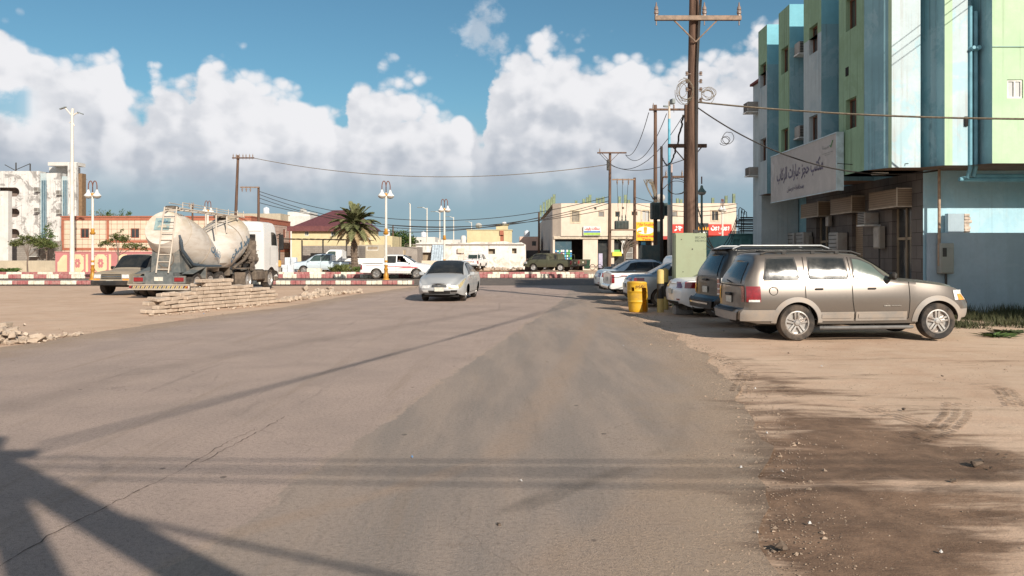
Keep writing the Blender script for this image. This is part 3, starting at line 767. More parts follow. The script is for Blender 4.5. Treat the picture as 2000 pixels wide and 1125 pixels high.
def car(name, label, cat, loc, rz, B, col, L, wins, doors=(), wheels=(.9, 3.5), wr=.31, ww=.2, ty=.70, rim='alloy', glassm=None,
        windshield=None, rearglass=None, lights=None, bumper=None, rails=False, mirror=None, handles=(), sill=None, arch=None, plate=None, group=None,
        grille=None, ry=0, seam_z=None, wiper=False, extra=None, backlight=None, front_glass=None, open_win=()):
    root = thing(name, label, cat, loc, rz, group, ry)
    gm = glassm or GLS
    b = B.mesh(hole=(wins[-1][0], wins[-1][1]-.05, -1) if open_win else None).build('body', col, root, smooth=True, angle=42)
    if open_win:
        m = MB(); m.b2(wins[0][0], wins[-1][1]-.1, .48, .50, .9, 1.6); m.b2(wins[-1][0]-.12, wins[-1][0]-.08, -.6, .48, .8, 1.5); m.build('cabin_lining', INTM, root)
    m = MB(); lo = B.zlow((B.u0+B.u1)/2)
    m.b2(B.u0+.3, B.u1-.15, -B.wid(L/2, .5)+.27, B.wid(L/2, .5)-.27, lo-.04, .55)
    m.b2(B.u0+.15, B.u1-1.0, -B.wid(L/2, .5)+.27, B.wid(L/2, .5)-.27, lo-.04, B.zsh(L/2)-.08)
    m.b2(B.u0+.25, wheels[0]-B.R-.02, -B.wid(L/2, .5)+.08, B.wid(L/2, .5)-.08, lo+.0, lo+.08)
    m.b2(wheels[0]+B.R, wheels[1]-B.R, -B.wid(L/2, .5)+.06, B.wid(L/2, .5)-.06, lo-.01, lo+.06)
    for wc in wheels: m.cyl((wc, -ty, wr), (wc, ty, wr), .05, n=8)
    m.build('underbody', UND, root)
    for wc in wheels:
        for sg in (1, -1): wheel(root, wc, sg*ty, wr, ww, rim)
    for sg in (-1, 1):
        for k, (b0, b1, t0, t1) in enumerate(wins):
            if sg == -1 and k in open_win: continue
            m = MB(); gh_patch(B, m, b0-.03, b1+.03, t0-.03, t1+.03, .04, .97, .004, sg); f = m.build('window_frame', BLK, root, smooth=True)
            m = MB(); gh_patch(B, m, b0, b1, t0, t1, .09, .91, .010, sg)
            g = m.build('window', front_glass if (front_glass and k == len(wins)-1) else gm, root, smooth=True)
            f.parent = g
        if doors:
            m = MB()
            for (ub, um, ut) in doors:
                zl = B.zlow(um)+.10; zs = B.zsh(um)
                pts = [B.side(lerp(ub, um, min(1, i/5)), lerp(zl, zs, i/10), .006, sg) for i in range(11)]
                if ut is not None: pts += [B.gh(lerp(um, ut, i/5), i/5*.97, .007, sg) for i in range(6)]
                strip(m, pts, .013, (0, sg, 0))
            zl = B.zlow(L/2)+.10
            m2 = [B.side(lerp(doors[0][0], doors[-1][0], i/12), zl, .006, sg) for i in range(13)]
            strip(m, m2, .013, (0, sg, 0))
            m.build('door_seam', SEAM, root)
        for (u, z) in handles:
            m = MB(); p = B.side(u, z, .012, sg); m.box(p, (.17, .035, .035), 0, None, .012); m.build('door_handle', BLK if rails else col, root)
        if mirror:
            u, z = mirror; p = B.gh(u, .12, .0, sg); m = MB()
            m.box((p[0], p[1]+sg*.13, z), (.10, .20, .15), 0, None, .035); m.box((p[0], p[1]+sg*.03, z-.04), (.05, .1, .05))
            m.build('mirror', BLK if rails else col, root, smooth=True)
    if windshield:
        u0, u1, f0, f1 = windshield   # base (front) u, top u
        m = MB(); m.grid(lambda a, c: B.top(lerp(u0+.04, u1-.04, c), lerp(-f0-.03, f0+.03, a), .004), 12, 8); fr = m.build('windshield_frame', BLK, root, smooth=True)
        m = MB(); m.grid(lambda a, c: B.top(lerp(u0, u1, c), lerp(-f0, f0, a), .012), 12, 8); g = m.build('windshield', gm, root, smooth=True); fr.parent = g
    if backlight:      # sloping rear window of a saloon
        u0, u1, f0 = backlight
        m = MB(); m.grid(lambda a, c: B.top(lerp(u0, u1, c), lerp(f0, -f0, a), .010), 12, 8); m.build('rear_window', gm, root, smooth=True)
    if rearglass:
        z0, z1, f0, f1 = rearglass
        m = MB(); m.grid(lambda a, c: B.rearp(lerp(z0, z1, c), lerp(lerp(f0, -f0, a), lerp(f1, -f1, a), c), .012), 12, 6); m.build('rear_window', gm, root, smooth=True)
    if plate:
        for e, z in plate:
            m = MB()
            p = B.rearp(z, 0, .02) if e == 'r' else B.frontp(z, 0, .02)
            m.box(p, (.02, .34, .15), 0, None, .006); m.build('number_plate', PLT, root)
    if extra: extra(root, B)
    return root
def lamp(root, name, mat, fns, nu=6, nv=4, **kw):
    m = MB()
    for f in fns: m.grid(f, nu, nv)
    return m.build(name, mat, root, smooth=True)
def sidef(B, u0, u1, z0, z1, sg, off=.012):
    return lambda a, b: B.side(lerp(u0, u1, a if sg < 0 else 1-a), lerp(z0, z1, b), off, sg)
def rearf(B, f0, f1, z0, z1, off=.012): return lambda a, b: B.rearp(lerp(z0, z1, b), lerp(f1, f0, a), off)
def frontf(B, f0, f1, z0, z1, off=.012): return lambda a, b: B.frontp(lerp(z0, z1, b), lerp(f0, f1, a), off)

# ---- tan estate off-roader, nearest on the right
TAN = paint('tan_paint', (.15,.13,.113,1), .30, .45, .24, (.25,.205,.165,1), .5)
CLAD = simple('grey_cladding', (.30,.275,.25,1), .55, var=.2, dirt=(.30,.22,.15,1), dirtamt=.5)
st = [  # u, zlow, zsh, ztop, wlow, wsh, wtop
 (0,.44,1.13,1.60,.72,.80,.60),(.10,.40,1.15,1.70,.80,.86,.66),(.30,.36,1.165,1.745,.85,.885,.68),(1.0,.34,1.17,1.765,.86,.89,.69),(1.9,.34,1.175,1.765,.86,.89,.69),(2.35,.34,1.18,1.735,.86,.89,.68),
 (2.65,.34,1.185,1.61,.86,.89,.69),(3.0,.34,1.19,1.38,.86,.885,.73),(3.26,.34,1.185,1.215,.86,.875,.78),(3.5,.34,1.16,1.20,.86,.86,.76),(4.0,.36,1.10,1.15,.86,.85,.72),(4.4,.40,1.02,1.07,.82,.80,.66),(4.58,.44,.90,.93,.70,.68,.55)]
EXP = Body(st, rear=[(.3,.03),(.42,-.10),(.62,-.11),(.66,.0),(1.15,.02),(1.6,.24),(1.8,.32)], front=[(.3,-.05),(.5,.06),(.7,.07),(.95,-.03)], wheels=(1.05, 3.94), R=.425, zc=.37, belly=.055)
def exp_extra(root, B):
    for sg in (-1, 1):
        # lower cladding in door-width panels, arch flares, bumper corners
        for a, b in ((1.50, 2.21), (2.25, 3.30)):
            m = MB(); side_patch(B, None, a, b, .40, .585, .014, sg, m, 10, 3); side_patch(B, None, a+.05, b-.05, .455, .54, .026, sg, m, 10, 2); m.build('door_cladding', CLAD, root, smooth=True)
        for wc in (1.05, 3.94):
            m = MB()
            def g(a, b, wc=wc, sg=sg):
                t = PI*(-.08+1.16*(a if sg < 0 else 1-a)); r = .425+(.10*b)
                u = wc-r*math.cos(t); z = max(.37+r*math.sin(t), .37)
                u = min(max(u, B.u0+.1), B.u1-.04)
                p = B.side(u, min(z, B.zsh(u)), .028*(1-b)+.012, sg); return p
            m.grid(g, 30, 4); m.build('arch_flare', CLAD, root, smooth=True)
        m = MB(); side_patch(B, None, .02, .60, .41, .64, .024, sg, m, 8, 4); m.build('bumper_corner', CLAD, root, smooth=True)
        m = MB(); side_patch(B, None, 4.36, 4.56, .44, .62, .02, sg, m, 8, 4); m.build('bumper_corner', CLAD, root, smooth=True)
        lamp(root, 'tail_light', REDL, [sidef(B, .02, .30, .80, 1.115, sg, .016), rearf(B, sg*.84, sg*1.0, .80, 1.115, .016) if sg > 0 else rearf(B, -1.0, -.84, .80, 1.115, .016)])
        t = lamp(root, 'reverse_light', CLR, [sidef(B, .06, .28, .80, .845, sg, .020)])
        lamp(root, 'headlight', CLR, [sidef(B, 4.30, 4.56, .80, 1.0, sg, .014), frontf(B, min(sg*.6, sg), max(sg*.6, sg), .72, .92)])
        lamp(root, 'indicator', AMB, [sidef(B, 4.38, 4.53, .80, .92, sg, .020)])
        m = MB(); m.tube([(1.5, sg*.93, .27), (1.6, sg*.97, .27), (3.3, sg*.97, .27), (3.4, sg*.93, .27)], .035, 8); m.b2(1.55, 3.35, sg*.86, sg*.985, .265, .30); m.build('running_board', simple('step_grey', (.14,.135,.13,1), .6), root, smooth=True)
        rl = MB(); rl.tube([(.42, sg*.60, 1.755), (.55, sg*.60, 1.81), (1.5, sg*.60, 1.825), (2.3, sg*.595, 1.80), (2.5, sg*.59, 1.735)], .02, 8)
        for u in (.9, 1.5, 2.0): rl.b2(u-.04, u+.04, sg*.58, sg*.62, 1.76, 1.815)
        rl.build('roof_rail', BLK, root, smooth=True)
    for u in (.75, 1.85): m = MB(); m.b2(u, u+.05, -.6, .6, 1.81, 1.84); m.build('roof_crossbar', BLK, root)
    # bumper and tailgate furniture
    m = MB(); m.grid(lambda a, b: B.rearp(lerp(.42, .64, b), lerp(1, -1, a), .035), 12, 4)
    m.build('rear_bumper', CLAD, root, smooth=True)
    m = MB(); m.grid(lambda a, b: B.rearp(lerp(.60, .66, b), lerp(.8, -.8, a), .05), 12, 2); m.build('bumper_pad', BLK, root, smooth=True)
    m = MB(); pts = [B.rearp(1.12, lerp(-.97, .97, i/10), .010) for i in range(11)]; strip(m, pts, .02, (-1, 0, 0)); m.build('tailgate_seam', SEAM, root)
    m = MB(); p = B.rearp(.93, 0, .03); m.box(p, (.05, .34, .06), 0, None, .01); m.build('tailgate_handle', BLK, root)
    m = MB(); p, q = B.rearp(1.17, -.25, .03), B.rearp(1.22, .2, .03); m.tube([p, q], .012, 6); m.build('rear_wiper', BLK, root)
    # fuel flap ring, door trim script, hood wiper
    m = MB(); c = B.side(.57, 1.02, .012, -1)
    m.tube([(c[0]+.085*math.cos(t*PI/10), c[1], c[2]+.085*math.sin(t*PI/10)) for t in range(21)], .006, 5); m.build('fuel_flap', SEAM, root)
    m = MB(); c = B.side(2.98, .70, .012, -1); m.box((c[0]-.10, c[1], c[2]), (.13, .008, .018)); m.box((c[0]+.09, c[1], c[2]), (.2, .008, .010)); m.build('badge', CHR, root)
    m = MB(); m.tube([B.top(3.16, -.55, .03), B.top(3.10, .1, .03)], .012, 5); m.build('wiper', BLK, root)
    m = MB(); m.grid(lambda a, b: B.frontp(lerp(.62, .86, b), lerp(-.5, .5, a), .02), 8, 3); m.build('grille', BLK, root, smooth=True)
X0, Y0 = GX(1457, 16.0), 16.0
th = math.radians(2)
car('parked_suv', 'tan four-door SUV with grey lower cladding, nearest of the parked row', 'car',
    (X0-math.sin(th)*.915, Y0+math.cos(th)*.915, -.02), th, EXP, TAN, 4.6,
    [(.38, 1.10, .50, 1.04, ), (1.32, 2.10, 1.36, 2.08), (2.24, 3.02, 2.26, 2.66)], [(1.40, 1.22, 1.24), (2.24, 2.18, 2.17), (3.34, 3.36, None)],
    (1.05, 3.94), .37, .25, .80, 'alloy', None, (3.16, 2.45, .90, .9), (1.17, 1.60, .80, .78), mirror=(2.98, 1.30), rails=True,
    handles=((1.50, 1.05), (2.58, 1.05)), plate=(('r', .83),), extra=exp_extra, front_glass=GLS2, ry=math.radians(-.5))

# ---- black big SUV
DARK = paint('black_paint', (.010,.011,.012,1), .34, 0, .14, (.10,.08,.06,1), .2)
st = [(0,.46,1.18,1.72,.78,.86,.66),(.12,.42,1.2,1.84,.88,.93,.72),(.35,.40,1.2,1.89,.93,.96,.74),(2.6,.40,1.2,1.90,.93,.96,.74),(2.9,.4,1.2,1.86,.93,.96,.74),(3.6,.4,1.2,1.30,.93,.95,.82),(3.8,.4,1.18,1.23,.92,.94,.8),(4.8,.44,1.08,1.13,.88,.88,.72),(5.05,.48,.95,1.0,.78,.76,.6)]
TAH = Body(st, rear=[(.3,.03),(.42,-.12),(.68,-.12),(.72,0),(1.2,.02),(1.8,.30)], front=[(.4,.05),(.9,0)], wheels=(1.15, 4.1), R=.44, zc=.39, belly=.05)
def tah_extra(root, B):
    for sg in (-1, 1):
        lamp(root, 'tail_light', CLR if sg < 0 else REDL, [sidef(B, .02, .17, .80, 1.20, sg, .012), rearf(B, min(sg*.86, sg), max(sg*.86, sg), .80, 1.20)])
        for k in range(3):
            lamp(root, 'red_lens', REDL, [rearf(B, min(sg*.87, sg*1.0), max(sg*.87, sg*1.0), .84+k*.12, .93+k*.12, .02)])
        rl = MB(); rl.tube([(.4, sg*.66, 1.89), (.6, sg*.66, 1.965), (2.6, sg*.66, 1.97), (2.8, sg*.66, 1.90)], .028, 8); rl.build('roof_rail', CHR, root, smooth=True)
    m = MB(); m.grid(lambda a, b: B.rearp(lerp(.46, .70, b), lerp(1.02, -1.02, a), .07), 12, 4); m.build('rear_bumper', BLK, root, smooth=True)
    m = MB(); m.grid(lambda a, b: B.rearp(lerp(.56, .60, b), lerp(.8, -.8, a), .09), 12, 2); m.build('bumper_trim', CHR, root, smooth=True)
    m = MB(); m.grid(lambda a, b: (.10+.30*b, lerp(.7, -.7, a), 1.885+.02*b), 6, 2); m.build('roof_spoiler', DARK, root, smooth=True)
    m = MB(); p = B.rearp(1.14, 0, .03); m.box(p, (.04, .3, .05), 0, None, .01); m.build('tailgate_handle', BLK, root)
t6 = math.radians(5); yy = 18.75; xx = GX(1408, yy)
car('black_suv', 'large black SUV with silver roof rails parked behind the tan one', 'car', (xx-math.sin(t6)*.98, yy+math.cos(t6)*.98, -.02), t6, TAH, DARK, 5.05,
    [(.35, 1.30, .50, 1.28), (1.45, 2.3, 1.5, 2.3), (2.42, 3.3, 2.42, 2.95)], [(1.45, 1.38, 1.4), (2.4, 2.36, 2.36), (3.5, 3.5, None)], (1.15, 4.1), .39, .26, .84, 6,
    None, (3.5, 2.85, .9, .9), (1.24, 1.74, .84, .78), mirror=(3.3, 1.32), rails=True, handles=((1.55, 1.08),), plate=(('r', .90),), extra=tah_extra)

# ---- saloons
def saloon(L=4.45, W=.86, hgt=1.45):
    st = [(0,.36,.88,.90,W-.22,W-.16,W-.30),(.10,.30,.98,1.005,W-.12,W-.08,W-.22),(.30,.26,1.0,1.04,W-.05,W-.035,W-.16),(.62,.24,.995,1.05,W-.03,W-.02,W-.14),(.95,.23,.985,1.20,W-.03,W-.015,W-.20),(1.35,.22,.97,hgt-.06,W-.03,W-.01,W-.27),(1.75,.22,.96,hgt,W-.03,W-.01,W-.28),(2.4,.22,.94,hgt,W-.03,W-.01,W-.28),
      (2.75,.22,.93,hgt-.10,W-.03,W-.01,W-.26),(3.2,.22,.92,1.16,W-.03,W-.015,W-.20),(3.5,.22,.91,.985,W-.03,W-.03,W-.14),(3.75,.22,.88,.945,W-.04,W-.05,W-.18),(4.15,.24,.80,.86,W-.08,W-.10,W-.28),(L-.08,.28,.70,.76,W-.18,W-.18,W-.36),(L,.32,.62,.66,W-.26,W-.26,W-.44)]
    return Body(st, rear=[(.3,.05),(.45,-.05),(.7,-.05),(.85,0),(1.0,.03)], front=[(.3,-.02),(.45,.05),(.62,.03),(.8,-.06)], wheels=(.93, 3.53), R=.345, zc=.30, belly=.05, nose=.16, bulge=.08)
SILV = paint('silver_paint', (.50,.52,.53,1), .34, .35, .30, (.34,.31,.27,1), .5)
SILV2 = paint('pale_silver_paint', (.42,.45,.47,1), .28, .5, .15, (.3,.25,.2,1), .6)
WHT = paint('white_paint', (.80,.80,.78,1), .3, 0, .14, (.4,.31,.22,1), .5)
ICE = paint('icy_paint', (.56,.66,.72,1), .3, .2, .14, (.4,.33,.25,1), .5)
SW = [(.98, 1.42, 1.36, 1.55), (1.50, 2.28, 1.62, 2.28), (2.36, 3.12, 2.36, 2.62)]
SD = [(1.5, 1.46, 1.58), (2.34, 2.32, 2.32), (3.28, 3.30, None)]
def acc_extra(root, B):
    sg_col = {1: CLR, -1: CLRY}
    for sg in (-1, 1):
        # swept headlamps, left one yellowed
        lamp(root, 'headlight', CLRY if sg > 0 else CLR, [lambda a, b, sg=sg: (lambda u, q: B.side(u, lerp(B.zsh(u)-.05-.11*q, B.zsh(u)-.008, b), .012, sg))(lerp(3.82, 4.385, 1-a if sg > 0 else a), (1-a if sg > 0 else a)),
             frontf(B, min(sg*.52, sg), max(sg*.52, sg), .50, .61, .02)])
        lamp(root, 'fog_light', CLR if sg < 0 else BLK, [frontf(B, min(sg*.62, sg*.95), max(sg*.62, sg*.95), .36, .44, .02)])
    lamp(root, 'grille', BLK, [frontf(B, -.42, .42, .55, .635, .025)])
    lamp(root, 'lower_grille', BLK, [frontf(B, -.60, .60, .315, .42, .02)])
    lamp(root, 'grille_bar', CHR, [frontf(B, -.40, .40, .585, .60, .035)])
    m = MB(); m.box((B.u1+.215, 0, .597), (.02, .11, .05), 0, None, .01); m.build('badge', CHR, root)
    m = MB(); strip(m, [B.top(3.5, lerp(-.98, .98, i/10), .010) for i in range(11)], .02, (0,0,1)); m.build('bonnet_seam', SEAM, root)
def acc2(root, B):
    acc_extra(root, B)
    lamp(root, 'lower_bumper', simple('bumper_black', (.05,.05,.05,1), .7), [frontf(B, -.9, .9, .27, .31, .02)])  # near-black strip along the bumper's lower edge
A = saloon(4.40, .89, 1.47)
acY = 28.9
ta = math.radians(-90-5.5)
car('silver_saloon', 'dusty silver saloon driving towards the viewer in the middle of the road', 'car', (-2.62+math.sin(math.radians(5.5))*4.45, acY+4.45, 0), ta, A, SILV, 4.4, SW, SD, (.93, 3.53), .31, .2, .72, 'alloy',
    None, (3.42, 2.55, .93, .9), None, mirror=(3.02, 1.0), handles=((1.8, .84), (2.6, .84)), plate=(('f', .47),), extra=acc2, backlight=(.72, 1.4, .86))
def tails(colr=REDL, z0=.74, z1=.92, inner=.55):
    def f(root, B):
        for sg in (-1, 1):
            lamp(root, 'tail_light', colr, [sidef(B, .04, .38, z0, z1, sg, .012), rearf(B, min(sg*inner, sg), max(sg*inner, sg), z0, z1, .012)])
        lamp(root, 'bumper_slot', BLK, [rearf(B, -.8, .8, .32, .42, .02)])
        for sg in (-1, 1): lamp(root, 'reflector', REDL, [rearf(B, min(sg*.7, sg*.95), max(sg*.7, sg*.95), .46, .50, .02)])
    return f
def park(name, label, px, Y, B, col, extra, deg=3, wl=.86, **kw):
    t = math.radians(deg); x = GX(px, Y)
    return car(name, label, 'car', (x-math.sin(t)*wl, Y+math.cos(t)*wl, 0), t, B, col, 4.4, SW, SD, (.93, 3.53), .31, .2, .72, 'alloy', None, (3.42, 2.55, .93, .9), None,
        mirror=(3.02, 1.0), handles=((1.8, .84), (2.6, .84)), plate=(('r', .70),), extra=extra, backlight=(.70, 1.38, .86), **kw)
S2 = saloon(4.45, .88, 1.46)
park('white_saloon', 'white saloon with only its rear corner showing beside the black SUV', 1336, 22.0, S2, WHT, tails(REDL, .80, .97), 5)
park('grey_saloon', 'pale silver saloon parked behind the yellow barrel', 1236, 26.3, S2, SILV2, tails(REDL, .86, .96), 2)
park('icy_saloon', 'icy blue-white saloon farthest out in the parked row', 1175, 34.8, S2, ICE, tails(), 4)
park('dark_saloon', 'black saloon mostly hidden beyond the icy blue-white one', 1186, 41.5, S2, DARK, tails(), 4)

# ---- pickups
def pickup(L=5.1, W=.88, bed=1.55, hgt=1.68):
    c0 = bed+.02
    st = [(0,.48,1.00,1.02,W-.06,W-.05,W-.12),(.06,.44,1.02,1.04,W-.02,W-.02,W-.08),(bed-.03,.42,1.02,1.04,W-.02,W-.02,W-.08),(bed,.42,1.04,1.06,W-.02,W-.02,W-.10),(c0+.03,.40,1.05,hgt-.12,W-.02,W-.02,W-.20),(c0+.14,.40,1.05,hgt-.02,W-.02,W-.02,W-.21),(c0+.6,.40,1.05,hgt,W-.02,W-.01,W-.21),(c0+1.3,.40,1.05,hgt-.02,W-.02,W-.01,W-.21),(c0+1.6,.40,1.05,hgt-.14,W-.02,W-.01,W-.20),
       (c0+2.05,.40,1.05,1.26,W-.02,W-.02,W-.16),(c0+2.3,.40,1.04,1.10,W-.02,W-.03,W-.14),(L-.8,.42,1.0,1.06,W-.03,W-.05,W-.18),(L-.25,.44,.92,.99,W-.05,W-.08,W-.24),(L,.48,.78,.82,W-.14,W-.16,W-.34)]
    return Body(st, rear=[(.4,-.06),(.55,-.06),(.6,0),(1.0,0)], front=[(.4,.04),(.7,.02),(.95,-.05)], wheels=(1.1, L-1.05), R=.40, zc=.36, belly=.04, nose=.1, bulge=.01), c0
def pick(name, label, loc, rz, col, L=5.1, stripe=None, group=None, extra=None, open_win=(), rim='alloy', cage=None, single=False, glassm=None, scale=None):
    bed = 2.3 if single else 1.55
    B, c0 = pickup(L, .88, bed)
    if single:
        wins = [(c0+.75-.55, c0+1.80-.35, c0+.22, c0+1.5-.35+.1)]
        wins = [(c0+.25, c0+1.75, c0+.28, c0+1.45)]
        doors = [(c0+.15, c0+.12, c0+.16), (c0+1.95, c0+1.98, None)]
    else:
        wins = [(c0+.16, c0+.86, c0+.20, c0+.86), (c0+.96, c0+1.92, c0+.96, c0+1.52)]
        doors = [(c0+.10, c0+.08, c0+.1), (c0+.92, c0+.90, c0+.90), (c0+2.05, c0+2.08, None)]
    def ex(root, B):
        m = MB(); m.b2(.08, bed-.05, -.70, .70, .98, 1.075); m.build('bed_liner', UND, root)
        for sg in (-1, 1):
            lamp(root, 'tail_light', REDL, [sidef(B, .01, .12, .66, .98, sg), rearf(B, min(sg*.88, sg), max(sg*.88, sg), .66, .98)])
            lamp(root, 'headlight', CLR, [sidef(B, L-.42, L-.04, .72, .90, sg), frontf(B, min(sg*.55, sg), max(sg*.55, sg), .66, .80)])
            if stripe:
                m = MB(); side_patch(B, None, c0+.2, c0+1.9, .86, .90, .010, sg, m, 12, 1, (.2, .2)); side_patch(B, None, c0+.9, c0+2.3, .76, .83, .010, sg, m, 12, 1, (.5, .25)); side_patch(B, None, .3, bed-.3, .92, .95, .010, sg, m, 12, 1, (.1, .5))
                m.build('side_stripe', stripe, root)
        lamp(root, 'rear_bumper', CHR if col is WHT else BLK, [rearf(B, -1, 1, .46, .60, .05)])
        lamp(root, 'front_bumper', BLK, [frontf(B, -.9, .9, .45, .60, .03)])
        if extra: extra(root, B)
    return car(name, label, 'pickup', loc, rz, B, col, L, wins, doors, (1.1, L-1.05), .355, .24, .74, rim, glassm, (c0+2.16, c0+1.42, .92, .9), None,
        mirror=(c0+1.9, 1.15), handles=((c0+1.05, .94),), plate=(('r', .80),), extra=ex, group=group, open_win=open_win)
REDS = simple('red_stripe', (.50,.03,.05,1), .4)
def driver_cut(root, B):
    pass
PKX = GX(704, 55.6)
pick('white_pickup', 'white double-cab pickup with red side stripes driving behind the lamp posts', (PKX, 56.5, .0), 0, WHT, 4.95, REDS, open_win=(1,))
pick('pale_pickup', 'pale blue-white double-cab pickup parked facing left by the palm', (GX(685, 66.2), 67.0, .05), PI, ICE, 4.95, glassm=glass('window_green', (.03,.06,.055,1)))
t = math.radians(3)
pick('parked_pickup', 'white pickup with its red-striped bed showing between the parked saloons', (GX(1192, 29.6), 30.6, 0), t, WHT, 5.3, REDS, rim='steel', single=True)
OLIVE = paint('olive_paint', (.06,.065,.038,1), .6, 0, .3, (.20,.16,.11,1), .1)
def cage(root, B):
    m = MB()
    for u in (.3, 1.1, 2.0):
        m.tube([(u, -.7, 1.0), (u, -.7, 1.55), (u, .7, 1.55), (u, .7, 1.0)], .025, 6)
    for y in (-.7, .7): m.tube([(.3, y, 1.55), (2.0, y, 1.55)], .025, 6)
    m.build('bed_rail', simple('olive_rail', (.12,.12,.07,1), .7), root)
pick('army_pickup', 'olive green military pickup facing left before the shop block', (GX(1124, 73.4), 74.3, .12), PI-.45, OLIVE, 4.9, rim='steel', extra=cage, single=True)
pick('army_pickup', 'second olive green pickup, its tail showing behind the first', (GX(1140, 79), 80, .12), PI-.5, OLIVE, 4.9, rim='steel', single=True)
def toy(root, B):
    text('tailgate_lettering', 'TOYOTA', frame((-.02, 0, .85), (0, -1, 0), (0, 0, 1)), 1.0, .16, REDL, root, bold=.03)
    m = MB()
    for u in (.1, 2.2):
        m.tube([(u, -.8, 1.0), (u, -.8, 1.95), (u, .8, 1.95), (u, .8, 1.0)], .03, 6)
    for y in (-.8, .8): m.tube([(.1, y, 1.95), (2.2, y, 1.95)], .03, 6)
    m.build('load_frame', WHT, root)
    m = MB(); m.b2(2.22, 2.26, -.6, .6, 1.2, 1.58); m.build('rear_window', glass('window_green', (.03,.06,.055,1)), root)
pick('ladder_pickup', 'white pickup with a load frame seen from behind by the white wall', (GX(917, 80), 80, .1), math.radians(80), WHT, 4.9, rim='steel', extra=toy, single=True)

# ---- old beige off-roader behind the tanker
BEI = paint('beige_paint', (.30,.26,.20,1), .5, .1, .6, (.34,.27,.20,1), .2)
st = [(0,.50,1.12,1.78,.80,.88,.74),(.1,.46,1.12,1.84,.86,.91,.76),(2.6,.46,1.12,1.86,.88,.92,.76),(2.9,.46,1.12,1.82,.88,.92,.76),(3.45,.46,1.12,1.24,.88,.91,.82),(3.6,.46,1.10,1.16,.88,.90,.82),(4.5,.48,1.04,1.10,.88,.88,.80),(4.72,.50,1.0,1.05,.86,.86,.78)]
LC = Body(st, rear=[(.4,-.1),(.7,0),(1.8,.1)], front=[(.4,.08),(.66,.08),(.70,0),(1.0,-.02)], wheels=(1.0, 3.85), R=.44, zc=.40, belly=.02, nose=.02, bulge=.02)
def lc_extra(root, B):
    lamp(root, 'grille', BLK, [frontf(B, -.55, .55, .76, .98, .02)])
    for k in range(3): lamp(root, 'grille_bar', CHR if k == 1 else BEI, [frontf(B, -.55, .55, .80+k*.06, .82+k*.06, .035)])
    for sg in (-1, 1):
        lamp(root, 'headlight', CLR, [frontf(B, min(sg*.58, sg*.95), max(sg*.58, sg*.95), .80, .96, .02)])
        lamp(root, 'indicator', AMB, [frontf(B, min(sg*.62, sg*.95), max(sg*.62, sg*.95), .70, .77, .02)])
    lamp(root, 'front_bumper', BLK, [frontf(B, -1.0, 1.0, .48, .68, .10)])
tl = math.radians(-90-9)
car('beige_offroader', 'old dusty beige off-roader standing behind the cement tanker', 'car', (-16.9+.75, 33.3+4.75, 0), tl, LC, BEI, 4.7,
    [(.3, 1.2, .34, 1.2), (1.35, 2.2, 1.35, 2.2), (2.32, 3.2, 2.32, 2.85)], [(2.28, 2.26, 2.26), (3.3, 3.3, None)], (1.0, 3.85), .40, .27, .80, 'steel', None,
    (3.42, 2.92, .93, .9), (1.2, 1.7, .8, .8), mirror=(3.2, 1.25), rails=True, plate=(('f', .62),), extra=lc_extra).scale = (.97, .97, .92)
# ------------------------------------------------------------ buildings
def win(root, O, U, w, h, depth, fr, gl, mull=1, name='window', th=.05, bars=False):
    """window standing in a hole: O lower corner on the wall face, U along it, set back by depth"""
    O, U = Vector(O), Vector(U).normalized(); N = U.cross(Vector((0,0,1))); m = MB()
    M = frame(O - N*depth, U, (0,0,1))
    m.b2(0, w, 0, th, -.03, .03, M=M); m.b2(0, w, h-th, h, -.03, .03, M=M); m.b2(0, th, th, h-th, -.03, .03, M=M); m.b2(w-th, w, th, h-th, -.03, .03, M=M)
    for k in range(mull):
        x = w*(k+1)/(mull+1); m.b2(x-th*.4, x+th*.4, th, h-th, -.025, .035, M=M)
    if bars:
        for k in range(7): x = w*(k+.5)/7; m.b2(x-.02, x+.02, th, h-th, .04, .07, M=M)
    f = m.build(name, fr, root); g = MB(); g.quad(*[M @ Vector(p) for p in ((0,0,0),(w,0,0),(w,h,0),(0,h,0))]); g.build('pane', gl, f)
    return f
def shell(root, x0, x1, y0, y1, z0, z1, mat, holes=(), depth=.15, roofm=None, name='wall', sideholes=()):
    """box building: front facing the viewer with holes, right side with sideholes"""
    m = MB()
    m.wall((x0,y0,z0), (1,0,0), (0,0,1), x1-x0, z1-z0, holes, depth)
    m.wall((x1,y0,z0), (0,1,0), (0,0,1), y1-y0, z1-z0, sideholes, depth)
    m.wall((x0,y1,z0), (0,-1,0), (0,0,1), y1-y0, z1-z0)
    m.wall((x1,y1,z0), (-1,0,0), (0,0,1), x1-x0, z1-z0)
    o = m.build(name, mat, root)
    m = MB(); m.quad((x0,y0,z1-.25),(x1,y0,z1-.25),(x1,y1,z1-.25),(x0,y1,z1-.25)); m.build('roof', roofm or mat, root)
    m = MB(); t = .18
    for a in ((x0,x1,y0,y0+t),(x0,x1,y1-t,y1),(x0,x0+t,y0+t,y1-t),(x1-t,x1,y0+t,y1-t)): m.b2(a[0], a[1], a[2], a[3], z1-.002, z1+.05)
    m.build('coping', mat, root)
    return o
WFR = simple('white_frame', (.70,.70,.66,1), .5); BFR = simple('brown_frame', (.16,.07,.04,1), .6); DFR = simple('dark_frame', (.05,.045,.04,1), .6)
PAN = glass('building_pane', (.03,.034,.036,1), .12); PANL = glass('curtained_pane', (.45,.46,.46,1), .25)
DRK = simple('dark_interior', (.015,.013,.012,1), .9)

